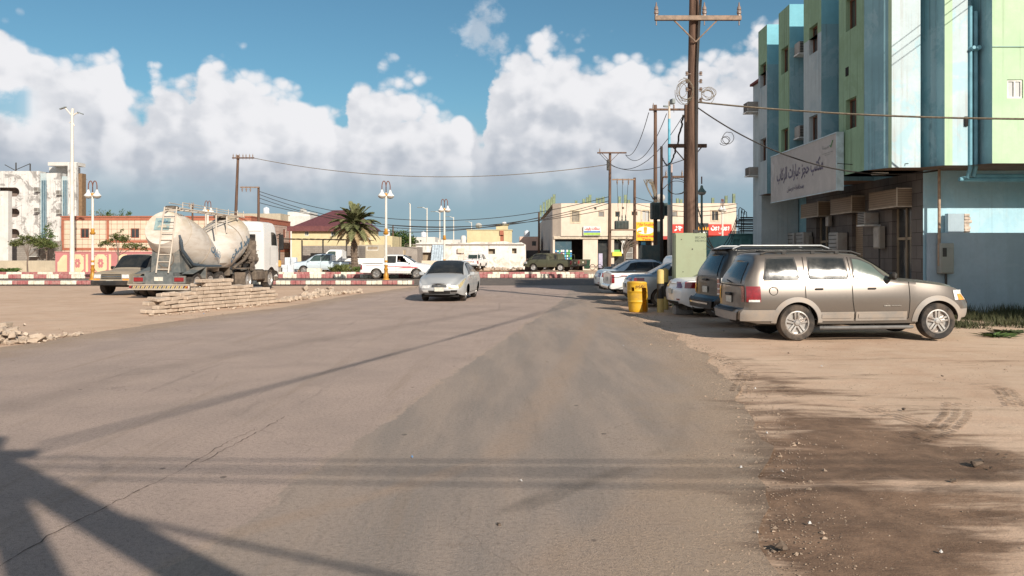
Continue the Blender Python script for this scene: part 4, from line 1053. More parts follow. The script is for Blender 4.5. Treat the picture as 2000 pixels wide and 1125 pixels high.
# ---- blue and green apartment block on the right
GREEN = plaster('green_plaster', (.30,.45,.30,1), (.12,.15,.10,1), .6, (.20,.30,.17,1), .3)
GREENL = plaster('light_green_plaster', (.47,.63,.43,1), (.22,.30,.19,1), .5, (.38,.54,.36,1), .35)
BLUE = plaster('blue_plaster', (.24,.43,.49,1), (.11,.15,.16,1), .65, (.34,.51,.56,1), .55)
BLUEB = plaster('bright_blue_plaster', (.20,.48,.57,1), None, 0, (.28,.54,.60,1), .3)
PALE = plaster('pale_blue_plaster', (.50,.60,.63,1), (.33,.29,.25,1), .6, (.30,.55,.64,1), .45)
PALE2 = plaster('grey_blue_plaster', (.46,.53,.54,1), (.20,.22,.22,1), .65, (.24,.36,.42,1), .3)
LBLU = plaster('light_blue_wall', (.42,.62,.70,1), (.25,.33,.36,1), .3, (.30,.54,.66,1), .35)
STONE = None
def brickmat(name, c1, c2, mortar, w, h, ms, rough=.85, axis='XZ', off=.5, bump=.3, bias=0):
    s = NB(name); o = s.geo(); sp = s.n('ShaderNodeSeparateXYZ'); s.l(o, sp.inputs[0]); cb = s.n('ShaderNodeCombineXYZ')
    s.l(sp.outputs['XYZ'.index(axis[0])], cb.inputs[0]); s.l(sp.outputs['XYZ'.index(axis[1])], cb.inputs[1])
    b = s.n('ShaderNodeTexBrick'); s.l(cb.outputs[0], b.inputs['Vector']); b.offset = off
    b.inputs['Color1'].default_value = c1; b.inputs['Color2'].default_value = c2; b.inputs['Mortar'].default_value = mortar
    b.inputs['Scale'].default_value = 1; b.inputs['Brick Width'].default_value = w; b.inputs['Row Height'].default_value = h; b.inputs['Mortar Size'].default_value = ms; b.inputs['Bias'].default_value = bias
    c = s.mix(s.ramp(s.noise(o, 1.1, 6, .7), .35, .7, 0, .4), b.outputs['Color'], sc(c1, .55))
    s.color(c); s.set(rough, 0, .25); s.bump(b.outputs['Fac'], -bump, .01); MATS[name] = s.m; return s.m
STONE = brickmat('stone_tile', (.17,.15,.135,1), (.13,.115,.105,1), (.05,.045,.04,1), .6, .4, .01, axis='YZ')
CMU = brickmat('block_wall', (.30,.27,.24,1), (.25,.225,.20,1), (.17,.15,.13,1), .4, .2, .012)
CREAMT = brickmat('cream_tile', (.66,.55,.42,1), (.62,.52,.40,1), (.28,.14,.09,1), .62, .55, .022, off=0, rough=.6)
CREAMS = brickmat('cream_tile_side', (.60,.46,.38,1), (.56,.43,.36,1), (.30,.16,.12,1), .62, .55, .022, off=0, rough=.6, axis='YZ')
SLAT = brickmat('shutter_slats', (.30,.225,.155,1), (.28,.21,.145,1), (.10,.07,.05,1), 50, .075, .006, axis='YZ', off=0, rough=.5)
SLATX = brickmat('shutter_slats_end', (.30,.225,.155,1), (.28,.21,.145,1), (.10,.07,.05,1), 50, .075, .006, axis='XZ', off=0, rough=.5)
AP = thing('apartment_building', 'tall blue and green apartment block with jutting bays over ground floor shops', 'building', (12.34, 23.9, 0))
APM = AP.location
def rel(m):       # shift mesh built in world coordinates into the thing's frame
    m.v = [(v[0]-APM.x, v[1]-APM.y, v[2]-APM.z) for v in m.v]; return m
def apbuild(m, name, mat): return rel(m).build(name, mat, AP)
ZO, ZT, XB, XW = 4.25, 11.25, 10.55, 12.34
bays = [(32.94,34.10,1,GREEN,PALE2),(30.27,31.5,1,GREEN,GREEN),(27.16,28.8,1,GREEN,PALE2),(23.86,25.7,0,GREEN,GREEN)]
for (yn, yf, cap, mu, ml) in bays:
    w = yf-yn; ws = .78; wc = w*(.56 if cap else .5); m = MB(); zs = 9.35 if ml is PALE2 else 7.9
    hl = [(wc-ws/2, wc+ws/2, 5.65-ZO, 6.6-ZO)]; hu = [(wc-ws/2, wc+ws/2, 8.75-zs if zs < 8.75 else 0.0, 9.75-zs)]
    # windows as (from far end); split the face at zs
    z_u0 = 8.78
    if ml is PALE2: hl = hl+[(wc-ws/2, wc+ws/2, z_u0-ZO, zs-ZO)]; hu = [(wc-ws/2, wc+ws/2, 0.0, 9.75-zs)]
    m.cur = 0; m.wall((XB,yf,ZO), (0,-1,0), (0,0,1), w, zs-ZO, hl, .22)
    m.cur = 1; m.wall((XB,yf,zs), (0,-1,0), (0,0,1), w, ZT-zs, hu, .22)
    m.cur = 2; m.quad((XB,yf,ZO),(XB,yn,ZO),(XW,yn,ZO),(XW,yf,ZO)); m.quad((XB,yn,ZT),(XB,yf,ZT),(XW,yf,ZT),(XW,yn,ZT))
    m.cur = 3; m.quad((XW,yf,ZO),(XB,yf,ZO),(XB,yf,ZT),(XW,yf,ZT))
    if cap:
        m.cur = 4; m.quad((XB,yn,ZO),(XW,yn,ZO),(XW,yn,9.6),(XB,yn,9.6)); m.cur = 5; m.quad((XB,yn,9.6),(XW,yn,9.6),(XW,yn,ZT),(XB,yn,ZT))
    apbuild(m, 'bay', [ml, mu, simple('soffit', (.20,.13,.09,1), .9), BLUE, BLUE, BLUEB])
    for z0, z1 in ((5.65, 6.6), (z_u0, 9.75)):
        f = win(AP, (XB-APM.x, yf-wc+ws/2-APM.y, z0), (0,-1,0), ws, z1-z0, .17, BFR, PAN)
m = MB()   # wall behind the bays
m.wall((XW,36,ZO), (0,-1,0), (0,0,1), 36-23.4, ZT-ZO)
m.quad((XW,36,0),(30,36,0),(30,36,ZT),(XW,36,ZT))
apbuild(m, 'upper_wall', BLUE)
path = [((10.55,23.86),(10.70,23.66),0),((10.70,23.66),(10.78,23.42),0),((10.78,23.42),(10.84,23.22),0),((10.84,23.22),(10.93,23.12),0),((10.93,23.12),(10.97,23.0),1),((10.97,23.0),(11.80,23.0),2),((11.80,23.0),(11.80,23.42),0),((11.80,23.42),(12.02,23.45),0),((12.02,23.45),(12.08,22.95),0),((12.08,22.95),(12.2,22.9),0),
        ((12.2,22.9),(12.2,22.45),0),((12.2,22.45),(12.42,22.45),1),((12.42,22.45),(12.85,22.45),2),((12.85,22.45),(12.85,22.95),0),((12.85,22.95),(13.24,22.95),0),((13.24,22.95),(13.24,21.95),0)]
m = MB()
for (a, b, mi) in path:
    m.cur = mi; m.quad((a[0],a[1],ZO),(b[0],b[1],ZO),(b[0],b[1],ZT),(a[0],a[1],ZT))
apbuild(m, 'corner_fins', [BLUE, GREENL, PALE])
m = MB(); xw0, xw1, zw0, zw1 = GX(1967,21.95), GX(1998,21.95), 6.04, 6.56
m.wall((13.24,21.95,ZO), (1,0,0), (0,0,1), 14, 7.42-ZO, [(xw0-13.24, xw1-13.24, zw0-ZO, zw1-ZO)], .15)
m.wall((13.24,21.95,7.47), (1,0,0), (0,0,1), 14, ZT-7.47)
m.wall((13.24,21.99,7.42), (1,0,0), (0,0,1), 14, .05)
apbuild(m, 'front_wall', GREENL)
win(AP, (xw0-APM.x, 21.95-APM.y, zw0), (1,0,0), xw1-xw0, zw1-zw0, .06, WFR, PANL)
m = MB(); m.add([(10.55,25.7,ZO),(XW,25.7,ZO),(XW,23.9,ZO),(11.8,23.0,ZO),(10.97,23,ZO),(10.78,23.42,ZO),(10.55,23.86,ZO)], [(0,1,2,3,4,5,6)])
m.quad((11.8,23.0,ZO),(12.2,22.45,ZO),(12.85,22.45,ZO),(XW,23.9,ZO)); m.quad((12.85,22.45,ZO),(13.24,21.95,ZO),(28,21.95,ZO),(28,23.9,ZO)); m.quad((12.85,22.45,ZO+.001),(28,23.9,ZO+.001),(XW,23.9,ZO+.001),(12.4,23.9,ZO+.001))
m.quad((10.55,25.7,ZT),(10.55,21.9,ZT),(28,21.9,ZT),(28,36,ZT))
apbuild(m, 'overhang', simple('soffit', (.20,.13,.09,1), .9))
m = MB(); m.b2(11.05,11.5,24.3,24.5,ZO-.07,ZO-.005); apbuild(m, 'soffit_lamp', WFR)
# ground floor
m = MB()
doors = [(24.6,25.86,0,3.2),(28.0,28.9,0,3.2),(31.0,32.3,0,3.2)]
m.wall((XW,33.4,0), (0,-1,0), (0,0,1), 33.4-23.9, ZO, [(33.4-b, 33.4-a, z0, z1) for a, b, z0, z1 in doors], .25)
apbuild(m, 'stone_wall', STONE)
m = MB(); m.wall((XW,36,0), (0,-1,0), (0,0,1), 2.6, ZO); apbuild(m, 'side_wall', BLUE)
m = MB(); m.wall((XW,23.9,0), (1,0,0), (0,0,1), 16, ZO); apbuild(m, 'ground_floor_wall', LBLU)
for k, (a, b, z0, z1) in enumerate(doors):
    f = MB(); M = frame((XW+.2-APM.x, b-APM.y, 0), (0,-1,0), (0,0,1)); w = b-a
    f.b2(0, .07, 0, z1, -.04, .04, M=M); f.b2(w-.07, w, 0, z1, -.04, .04, M=M); f.b2(w/2-.03, w/2+.03, 0, z1, -.03, .05, M=M); f.b2(.07, w-.07, 2.2, 2.28, -.03, .05, M=M)
    f = f.build('shop_door', simple('tan_frame', (.32,.25,.17,1), .5), AP)
    g = MB(); g.quad(*[M @ Vector(p) for p in ((0,0,0),(w,0,0),(w,z1,0),(0,z1,0))]); g.build('door_pane', PAN, f)
    if k == 1:
        g = MB(); g.quad(*[M @ Vector(p) for p in ((0,1.4,.06),(w,1.4,.06),(w,z1,.06),(0,z1,.06))]); g.build('roller_shutter', SLAT, f)
for (a, b) in ((24.57,26.5),(27.85,29.7),(30.9,32.75)):
    m = MB(); m.cur = 0; m.quad((11.88,b,3.23),(11.88,a,3.23),(11.88,a,3.77),(11.88,b,3.77))
    m.cur = 1; m.quad((11.88,a,3.23),(XW,a,3.23),(XW,a,3.77),(11.88,a,3.77)); m.quad((XW,b,3.23),(11.88,b,3.23),(11.88,b,3.77),(XW,b,3.77))
    m.quad((11.88,b,3.77),(11.88,a,3.77),(XW,a,3.77),(XW,b,3.77)); m.quad((11.88,a,3.23),(11.88,b,3.23),(XW,b,3.23),(XW,a,3.23))
    s1 = apbuild(m, 'shutter_box', [SLAT, SLATX])
    m = MB(); m.b2(11.865,11.895,a-.015,a+.015,3.2,3.8); m.b2(11.865,11.89,a+.015,b,3.2,3.235); m.b2(11.895,XW,a-.015,a+.01,3.2,3.235); m.b2(11.895,XW,a-.015,a+.01,3.76,3.79)
    q = apbuild(m, 'box_trim', simple('tan_trim', (.52,.44,.34,1), .5)); q.parent = s1
# farthest low bay and its little window unit
m = MB(); m.b2(10.72,12.3,34.2,35.4,0,9.2); apbuild(m, 'end_bay', PALE2)
m = MB(); m.b2(10.6,12.4,34.15,35.5,9.205,9.3); apbuild(m, 'end_coping', simple('dark_red_paint', (.2,.05,.04,1), .8))
# pipes in the front recess
m = MB()
for px_, zt in ((12.95,8.75),(13.10,8.6)):
    m.tube([(px_,22.5,zt),(px_,22.5,4.2),(px_,22.6,3.98),(px_+.12,22.7,3.88 if px_ < 13 else 3.98),(17,22.8,3.88 if px_ < 13 else 3.98)] if px_ > 13 else [(px_,22.5,zt),(px_,22.5,4.15),(px_-.02,22.6,3.93),(px_-.2,22.7,3.88),(17,22.8,3.86)], .062, 10)
    m.cyl((px_,22.5,7.48),(px_,22.5,7.60),.085,n=12)
m.cyl((12.95,22.42,7.54),(12.95,22.3,7.54),.05,n=10); m.cyl((13.1,22.42,7.54),(13.1,22.3,7.54),.06,n=10)
apbuild(m, 'drain_pipes', simple('blue_pipe', (.16,.36,.44,1), .5, var=.2))
m = MB(); m.b2(12.75,12.84,22.40,22.45,5.35,5.62); apbuild(m, 'vent', DRK)
m = MB(); m.b2(10.53,10.56,24.95,25.15,7.35,7.62); apbuild(m, 'vent', DRK)
# window air conditioners
ACM = simple('ac_casing', (.42,.41,.38,1), .55, var=.2, dirt=(.18,.13,.1,1), dirtamt=.6)
def ac(x, y, z, label, d=(.55,.6,.4), face='y', w=True):
    t = thing('air_conditioner', label, 'air conditioner', (x, y, z), 0, 'air conditioners on the apartment block')
    m = MB(); m.box((0,0,0), d, 0, None, .03); m.build('casing', ACM, t)
    m = MB()
    for k in range(7):
        zz = -d[2]*.4+d[2]*.8*k/6
        if face == 'y': m.b2(-d[0]*.42, d[0]*.42, -d[1]/2-.02, -d[1]/2, zz-.012, zz+.012)
        else: m.b2(-d[0]/2-.02, -d[0]/2, -d[1]*.42, d[1]*.42, zz-.012, zz+.012)
    m.build('grille', DFR, t)
    m = MB(); m.b2(-d[0]/2-.03, d[0]/2+.03, -d[1]/2-.06, d[1]/2, -d[2]/2-.05, -d[2]/2-.004); m.build('bracket', WFR, t)
    return t
ac(10.98, 30.02, 9.5, 'upper window air conditioner on the blue bay side', (.5,.5,.45)); ac(10.98, 30.02, 6.35, 'lower window air conditioner on the blue bay side', (.5,.5,.45))
ac(10.45, 34.8, 8.15, 'higher air conditioner jutting from the far left edge of the blue block', (.5,.6,.42), 'x'); ac(10.5, 34.8, 5.35, 'lower air conditioner jutting from the far left edge of the blue block', (.45,.6,.35), 'x')
ac(12.08, 27.0, 2.95, 'window air conditioner on a shelf beside the right roller shutter', (.5,.55,.42), 'x')
ac(12.1, 28.9-.35+1.0, 2.0, 'upright air conditioner condenser beside the middle shutter', (.4,.8,1.1), 'x')
ac(12.1, 33.0, 2.05, 'nearer white condenser unit standing by the far shop corner', (.38,.8,1.2), 'x'); ac(12.05, 34.0, 2.05, 'farther white condenser unit standing by the far shop corner', (.38,.8,1.2), 'x')
def mbox(x, y, z, label, d=(.2,.45,.75)):
    t = thing('meter_box', label, 'meter box', (x, y, z), 0, 'electric boxes along the shop wall')
    m = MB(); m.box((0,0,0), d, 0, None, .02); m.build('case', simple('box_grey', (.30,.28,.24,1), .6, dirt=(.15,.1,.07,1)), t)
    m = MB(); m.b2(-d[0]/2-.012, -d[0]/2-.002, -d[1]*.42, d[1]*.42, -d[2]*.42, d[2]*.42); m.build('lid', simple('box_lid', (.36,.33,.29,1), .5), t)
    m = MB(); m.tube([(0,0,-d[2]/2),(0,.0,-z+.02)], .03, 6); m.build('conduit', DFR, t)
mbox(12.18, 26.4, 2.3, 'tan electric box nearest the right shop door'); mbox(12.18, 30.1, 2.2, 'narrow electric box between the shop shutters'); mbox(12.18, 30.6, 3.0, 'small white box under the middle shutter housing', (.14,.3,.4)); mbox(12.18, 32.7, 2.1, 'electric box beside the far shop door')
# big grey sign over the shops
SGN = simple('sign_face', (.46,.43,.40,1), .6, var=.12, scale=1.5, dirt=(.30,.27,.25,1), dirtamt=.5, dscale=.8)
t = thing('shop_sign', 'large grey Arabic sign board across the blue and green apartment block', 'sign', (10.4, 28.5, 4.7))
m = MB(); m.b2(-.10,.10,-3.25,3.2,-.92,.90,.02); m.build('board', SGN, t)
m = MB(); m.b2(-.12,.11,-3.28,-3.24,-.94,.92); m.b2(-.125,-.10,-3.24,3.2,.885,.92); m.b2(-.125,-.10,-3.24,3.2,-.94,-.91); m.build('edge_trim', simple('sign_edge', (.50,.62,.66,1), .5), t)
MV = simple('faded_violet', (.16,.145,.20,1), .8, var=.35, scale=6); MVL = simple('faded_print', (.30,.31,.30,1), .8); GRN = simple('faded_green', (.16,.34,.18,1), .8)
fm = frame((-.105, .15, .02), (0,-1,0), (0,0,1))
text('lettering', 'مكتب حجز عبارات الركاب', fm, 4.6, .62, MV, t, True, .022)
text('small_lettering', 'بمحافظة فرسان', frame((-.105, .45, -.55), (0,-1,0), (0,0,1)), 1.7, .24, MV, t, True, .01)
text('logo_lettering', 'موانئ' if False else 'ميناء'.replace('ئ','ي').replace('ء',''), frame((-.105, -2.35, .55), (0,-1,0), (0,0,1)), .55, .16, MVL, t, True)
m = MB(); m.tube([(-.108,-2.72,.56),(-.108,-2.8,.50),(-.108,-2.95,.70)], .02, 5); m.build('logo_tick', GRN, t)
m = MB(); m.b2(-.108,-.10,-2.95,-2.1,.34,.36); m.b2(-.108,-.10,-2.75,-2.3,.28,.30); m.build('logo_lines', MVL, t)
m = MB(); m.b2(-.108,-.10,2.75,3.1,-.1,.75); m.build('emblem_panel', simple('emblem_pale', (.52,.50,.48,1), .7), t)
# front boundary wall and what stands on it
GW = plaster('grey_blue_wall', (.36,.45,.51,1), (.27,.32,.35,1), .3, (.40,.47,.52,1), .3, streak=4)
t = thing('boundary_wall', 'plain grey-blue boundary wall with a broken raised stub', 'wall', (12.40, 23.7, 0))
m = MB(); m.b2(0,16,-.06,.12,0,2.38); m.b2(.55,1.02,-.06,.12,2.383,2.95); m.build('wall', GW, t)
m = MB(); rr = random.Random(4)
for r in range(6):
    e = 1.24+rr.uniform(-.06,.04)-(.04 if r > 3 else 0); m.b2(1.023, e, -.06+rr.uniform(-.02,.01), .12, 2.385+r*.094, 2.385+r*.094+.09, .015)
m.build('broken_masonry', simple('rough_masonry', (.60,.50,.42,1), .95, var=.4, scale=9, bump=.6), t)
t = thing('service_mast', 'rusty conduit mast with a cable loop at its head rising from the boundary wall', 'pole', (12.62, 23.52, 0))
m = MB(); m.cyl((0,0,1.4),(0,0,4.5),.045,.04,n=10); m.build('pipe', simple('rust_pipe', (.38,.27,.19,1), .7, var=.3, scale=8), t, smooth=True)
m = MB(); m.tube([(0,0,4.5)]+[(.12-.12*math.cos(a), -.02, 4.5+.16*math.sin(a)) for a in [k*PI/8 for k in range(1,12)]]+[(.02,-.02,4.28)], .018, 6); m.build('cable_loop', BLK, t, smooth=True)
t = thing('meter_cabinet', 'grey electric cabinet mounted on the grey-blue boundary wall', 'electric cabinet', (12.80, 23.52, 1.62))
m = MB(); m.box((0,0,0), (.40,.24,.90), 0, None, .02); m.build('case', simple('cabinet_grey', (.36,.37,.33,1), .55, dirt=(.16,.13,.1,1)), t)
m = MB(); m.box((-.09,-.135,.18), (.12,.02,.26), 0, None, .005); m.build('meter_window', DFR, t)
m = MB(); m.box((0,-.128,-.05), (.34,.012,.74), 0, None, .004); m.build('door', simple('cabinet_door', (.33,.34,.30,1), .5, dirt=(.16,.13,.1,1)), t)
m = MB(); m.tube([(-.18,.0,.45),(-.18,0,.9)], .025, 6); m.tube([(.02,0,-.45),(.02,0,-1.55)], .035, 6); m.build('conduit', DFR, t)
# unseen block right of the frame, added to shade the boundary wall
t = thing('added_shade_block', 'plain rendered block outside the view, added to shade the boundary wall', 'building', (14.8, 17.5, 0))
shell(t, 0, 9, 0, 1.5, 0, 5.05, LBLU)
# teal parapet wall with planks at the far end of the block
TEAL = plaster('teal_wall', (.16,.34,.33,1), (.06,.1,.1,1), .4)
t = thing('teal_wall', 'teal block wall with recessed panels past the end of the apartment block', 'wall', (10.45, 38, 0))
m = MB(); hs = [(.12+k*.42, .42+k*.42, 1.75, 2.45) for k in range(8)]
m.wall((0,0,0), (1,0,0), (0,0,1), 3.6, 2.65, hs, .1); m.wall((0,.1,0), (1,0,0), (0,0,1), 3.6, 2.65); m.b2(-.05,3.65,-.05,.3,2.652,2.74); m.wall((0,8,0), (0,-1,0), (0,0,1), 8, 2.65)
m.build('panelled_wall', TEAL, t)
t = thing('plank_stack', 'dark stack of planks lying on top of the teal wall', 'planks', (11.3, 37.6, 2.75)); m = MB()
for k in range(9): m.box((.3+rr.uniform(-.3,.4), .1+rr.uniform(-.1,.3), .04+k*.085), (2.2, .18, .06), rr.uniform(-.12,.12))
m.build('planks', simple('dark_planks', (.04,.03,.025,1), .9), t)

# ---- cream shop block across the street
CRM = plaster('cream_render', (.66,.56,.46,1), (.42,.33,.25,1), .25, (.64,.53,.41,1), .2, streak=3)
CRMS = plaster('shaded_side_render', (.50,.48,.45,1), (.25,.24,.22,1), .4, (.38,.36,.34,1), .5)  # cream side wall greyed, its shade put into the colour
YS = 85.0; sx = lambda p: GX(p, YS); sz = lambda p: PZ(p, YS)
t = thing('shop_building', 'cream two-storey shop block with bare column rods on its roof', 'building', (sx(1080), YS, 0)); ox = sx(1080)
x0, x1 = sx(1096)-ox, sx(1438)-ox; zt, zb = sz(397), sz(461)
W2 = [(1116,1132,412,434,1),(1160,1165,404,410,0),(1168,1180,413,424,0),(1201,1211,413,424,0),(1214,1219,404,409,0),(1233,1245,413,421,0),(1254,1268,411,433,1),(1311,1323,413,424,0),(1390,1403,412,431,1)]
hol = [(sx(a)-ox-x0, sx(b)-ox-x0, sz(d)-zb, sz(c)-zb) for a, b, c, d, f in W2]
m = MB(); m.wall((x0,0,zb), (1,0,0), (0,0,1), x1-x0, zt-zb, hol, .15)
m.wall((0,.9,zb), (x0,-.9,0), (0,0,1), math.hypot(x0,.9), zt-zb); m.wall((x1,0,0), (0,1,0), (0,0,1), 30, zt)
m.quad((x0,0,zt),(x1,0,zt),(x1,40,zt),(x0,40,zt)); m.quad((0,.9,zt),(x0,0,zt),(x0,40,zt),(0,40,zt)); m.quad((0,.9,zb),(0,3,zb),(x1,3,zb),(x1,0,zb))
m.build('upper_wall', CRM, t)
m = MB(); m.wall((0,44,0), (0,-1,0), (0,0,1), 43.1, zt-.6); m.build('side_wall', CRMS, t)
for k, (a, b, c, d, f) in enumerate(W2):
    wf = win(t, (sx(a)-ox, 0, sz(d)), (1,0,0), sx(b)-sx(a), sz(c)-sz(d), .1, simple('cream_frame', (.60,.50,.36,1), .6), PANL if k in (6,) else simple('grey_louvre', (.22,.21,.20,1), .6) if k in (0,2,7) else PAN, 1 if f else 0, bars=(k == 0))
    if f:
        m = MB(); A, B_, C_, D_ = sx(a)-ox-.12, sx(b)-ox+.12, sz(d)-.12, sz(c)+.12
        m.b2(A,A+.14,-.04,-.002,C_,D_); m.b2(B_-.14,B_,-.04,-.002,C_,D_); m.b2(A+.14,B_-.14,-.04,-.002,D_-.14,D_); m.b2(A+.14,B_-.14,-.04,-.002,C_,C_+.14); q = m.build('surround', simple('cream_frame', (.60,.50,.36,1), .6), wf)
# ground floor: piers and openings
piers = [(1080,1084),(1139,1168),(1193,1200),(1238,1247),(1274,1296),(1310,1320),(1383,1388),(1408,1414),(1434,1438)]
for a, b in piers: m = MB(); m.b2(sx(a)-ox, sx(b)-ox, .25, .9, 0, zb-.004); m.build('pier', CRM, t)
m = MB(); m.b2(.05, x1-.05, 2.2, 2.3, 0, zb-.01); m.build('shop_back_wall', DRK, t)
m = MB(); m.b2(.1, sx(1275)-ox, .12, .24, zb-.32, zb-.004); m.build('fascia', simple('tan_trim', (.52,.44,.34,1), .5), t)
m = MB(); m.b2(sx(1276)-ox, x1+.2, -.35, .2, zb-.36, zb-.03); m.build('red_canopy', simple('red_fascia', (.40,.04,.03,1), .5), t)
# glazing and goods of each shop
m = MB(); m.b2(sx(1084)-ox, sx(1117)-ox, .6, .7, .3, zb-.5); o = m.build('shop_window', glass('shop_glass', (.05,.10,.13,1), .15), t)
rr = random.Random(8); GC = [simple('goods_%s' % n, c, .5, var=.1) for n, c in (('blue', (.05,.28,.55,1)), ('white', (.75,.75,.72,1)), ('teal', (.1,.5,.55,1)), ('red', (.45,.05,.08,1)), ('yellow', (.75,.6,.08,1)), ('green', (.12,.4,.1,1)))]
m = MB()
for i in range(9):
    for j in range(7):
        m.cur = rr.choice((0,1,1,2,2,0,3,1,5)); x = sx(1085)-ox+.2*i; m.b2(x, x+.17, .52+rr.uniform(0,.03), .59, .35+j*.27, .35+j*.27+rr.uniform(.14,.24))
m.build('window_display', GC, o)
for a, b, c, d, mt in ((1170,1193,470,505,None),(1200,1238,470,506,None),(1247,1274,470,508,None),(1320,1345,465,520,'w'),(1388,1408,480,520,'w'),(1414,1434,466,520,None)):
    m = MB(); m.b2(sx(a)-ox, sx(b)-ox, .9, .96, .3, sz(c)); m.build('shop_window', simple('shutter_white', (.50,.50,.47,1), .6) if mt else PAN, t)
m = MB()
for a, b, c, d, k in ((1196,1214,492,500,4),(1198,1212,488,492,5),(1215,1222,470,495,1),(1253,1262,472,478,0)): m.cur = k; m.b2(sx(a)-ox, sx(b)-ox, -.1 if k == 4 else .4, .5, sz(d), sz(c))
m.build('goods', GC, t)
# starter rods on the roof
ROD = simple('column_rods', (.22,.27,.17,1), .9, var=.3)
for px_, y_, h_ in ((1082,379,0),(1078,384,5),(1073,388,10),(1068,390,16),(1062,394,23),(1056,400,31),(1140,388,0),(1147,385,0),(1152,380,0),(1125,391,8),(1166,386,6),(1172,386,6),(1178,384,6),(1210,383,4),(1221,380,0),(1228,390,0),(1323,387,8),(1330,389,8),(1392,386,2),(1418,382,0),(1433,378,0)):
    Yr = YS+1.2+h_; x = GX(px_, Yr)-ox; z = PZ(y_, Yr); m = MB()
    for dx, dy in ((-.12,-.12),(.12,-.12),(.12,.12),(-.12,.12)): m.cyl((x+dx, h_+1.2+dy, zt-.3),(x+dx+.02, h_+1.2+dy, z),.025,n=5)
    m.box((x, h_+1.2, (zt+z)/2), (.2,.2,abs(z-zt)*.9)); m.build('column_rods', ROD, t)
# shop signs
def signb(name, label, px0, px1, py0, py1, Y, c, d=.15):
    x0, x1, z0, z1 = GX(px0,Y), GX(px1,Y), PZ(py1,Y), PZ(py0,Y)
    t = thing(name, label, 'sign', ((x0+x1)/2, Y-.12, (z0+z1)/2)); m = MB(); m.b2(-(x1-x0)/2,(x1-x0)/2,-d/2,d/2,-(z1-z0)/2,(z1-z0)/2,.02); m.build('board', c, t)
    return t, x1-x0, z1-z0, -d/2-.008
def tf(x, y, z): return frame((x, y, z), (1,0,0), (0,0,1))
REDT = simple('red_print', (.60,.03,.02,1), .6); WHTT = simple('white_print', (.80,.80,.78,1), .6); YEL = simple('yellow_board', (.80,.46,.02,1), .5, var=.08); REDB = simple('red_board', (.62,.045,.03,1), .5, var=.1); BKB = simple('black_board', (.02,.02,.02,1), .5)
t, w_, h_, f = signb('shop_sign', 'white sign with red Arabic letters over blue and green bands', 1139, 1173, 442, 460, YS-.05, simple('white_board', (.66,.68,.66,1), .5))
text('lettering', 'محلات رفيف', tf(0,f,h_*.22), w_*.86, h_*.42, REDT, t, True, .04)
m = MB(); m.b2(-w_/2+.05,w_/2-.05,f,-.05,-.18,-.02); m.build('blue_band', simple('blue_print', (.05,.15,.45,1), .6), t)
m = MB(); m.b2(-w_/2+.05,w_/2-.05,f,-.05,-h_/2+.05,-.2); m.build('green_band', simple('green_print', (.35,.55,.08,1), .6), t)
t, w_, h_, f = signb('shop_sign', 'yellow shawarma sign with a cone of meat on it', 1242, 1278, 434, 470, YS-.3, YEL)
m = MB(); m.prism([(w_*.46*math.cos(a)*(1), h_*.20*math.sin(a)) for a in [k*PI/12 for k in range(24)]], .004, frame((0,f,.1),(1,0,0),(0,0,1))); m.build('white_oval', WHTT, t)
m = MB(); m.prism([(-.12,-.32),(.12,-.32),(.2,.3),(.1,.36),(-.1,.36),(-.2,.3)], .02, frame((0,f-.01,.1),(1,0,0),(0,0,1))); m.build('drawn_cone', simple('orange_print', (.75,.33,.03,1), .6), t)
m = MB(); m.prism([(-.2,-.1),(.2,-.06),(.22,.08),(-.15,.1)], .02, frame((-.62,f-.01,0),(1,0,0),(0,0,1))); m.build('drawn_wrap', simple('orange_print', (.75,.33,.03,1), .6), t)
text('lettering', 'شاورما طازة', tf(0,f,h_*.37), w_*.86, h_*.20, REDT, t, True, .03)
text('lettering', 'Shawarma', tf(0,f,-h_*.25), w_*.88, h_*.15, REDT, t, False, .03); text('lettering', 'Taza', tf(.1,f,-h_*.42), w_*.5, h_*.11, REDT, t, False, .03)
t, w_, h_, f = signb('shop_sign', 'red sign with one large white Arabic word left of the big pole', 1311, 1337, 438, 455, YS-.4, REDB); text('lettering', 'جر', tf(0,f,0), w_*.6, h_*.6, WHTT, t, True, .05)
t, w_, h_, f = signb('shop_sign', 'black sign with a gold flame drawing right of the big pole', 1362, 1383, 436, 461, YS-.4, BKB)
m = MB()
for k in range(5): a = -.5+.25*k; m.prism([(a-.1,-.15),(a+.1,-.15),(a+.04,.22),(a-.05,.12)], .01, frame((0,f,.1),(1,0,0),(0,0,1)))
m.build('gold_drawing', simple('orange_print', (.75,.33,.03,1), .6), t); m = MB(); m.prism([(-.4,-.1),(.4,-.05),(.3,.08),(-.3,.03)], .01, frame((0,f,-.3),(1,0,0),(0,0,1))); m.build('white_swoosh', WHTT, t)
t, w_, h_, f = signb('shop_sign', 'long red sign with white Arabic letters at the right end', 1383, 1428, 438, 460, YS-.4, REDB); text('lettering', 'بون بون', tf(0,f,h_*.15), w_*.8, h_*.45, WHTT, t, True, .05); text('lettering', 'بوب', tf(.1,f,-h_*.3), w_*.2, h_*.18, WHTT, t, True, .03)

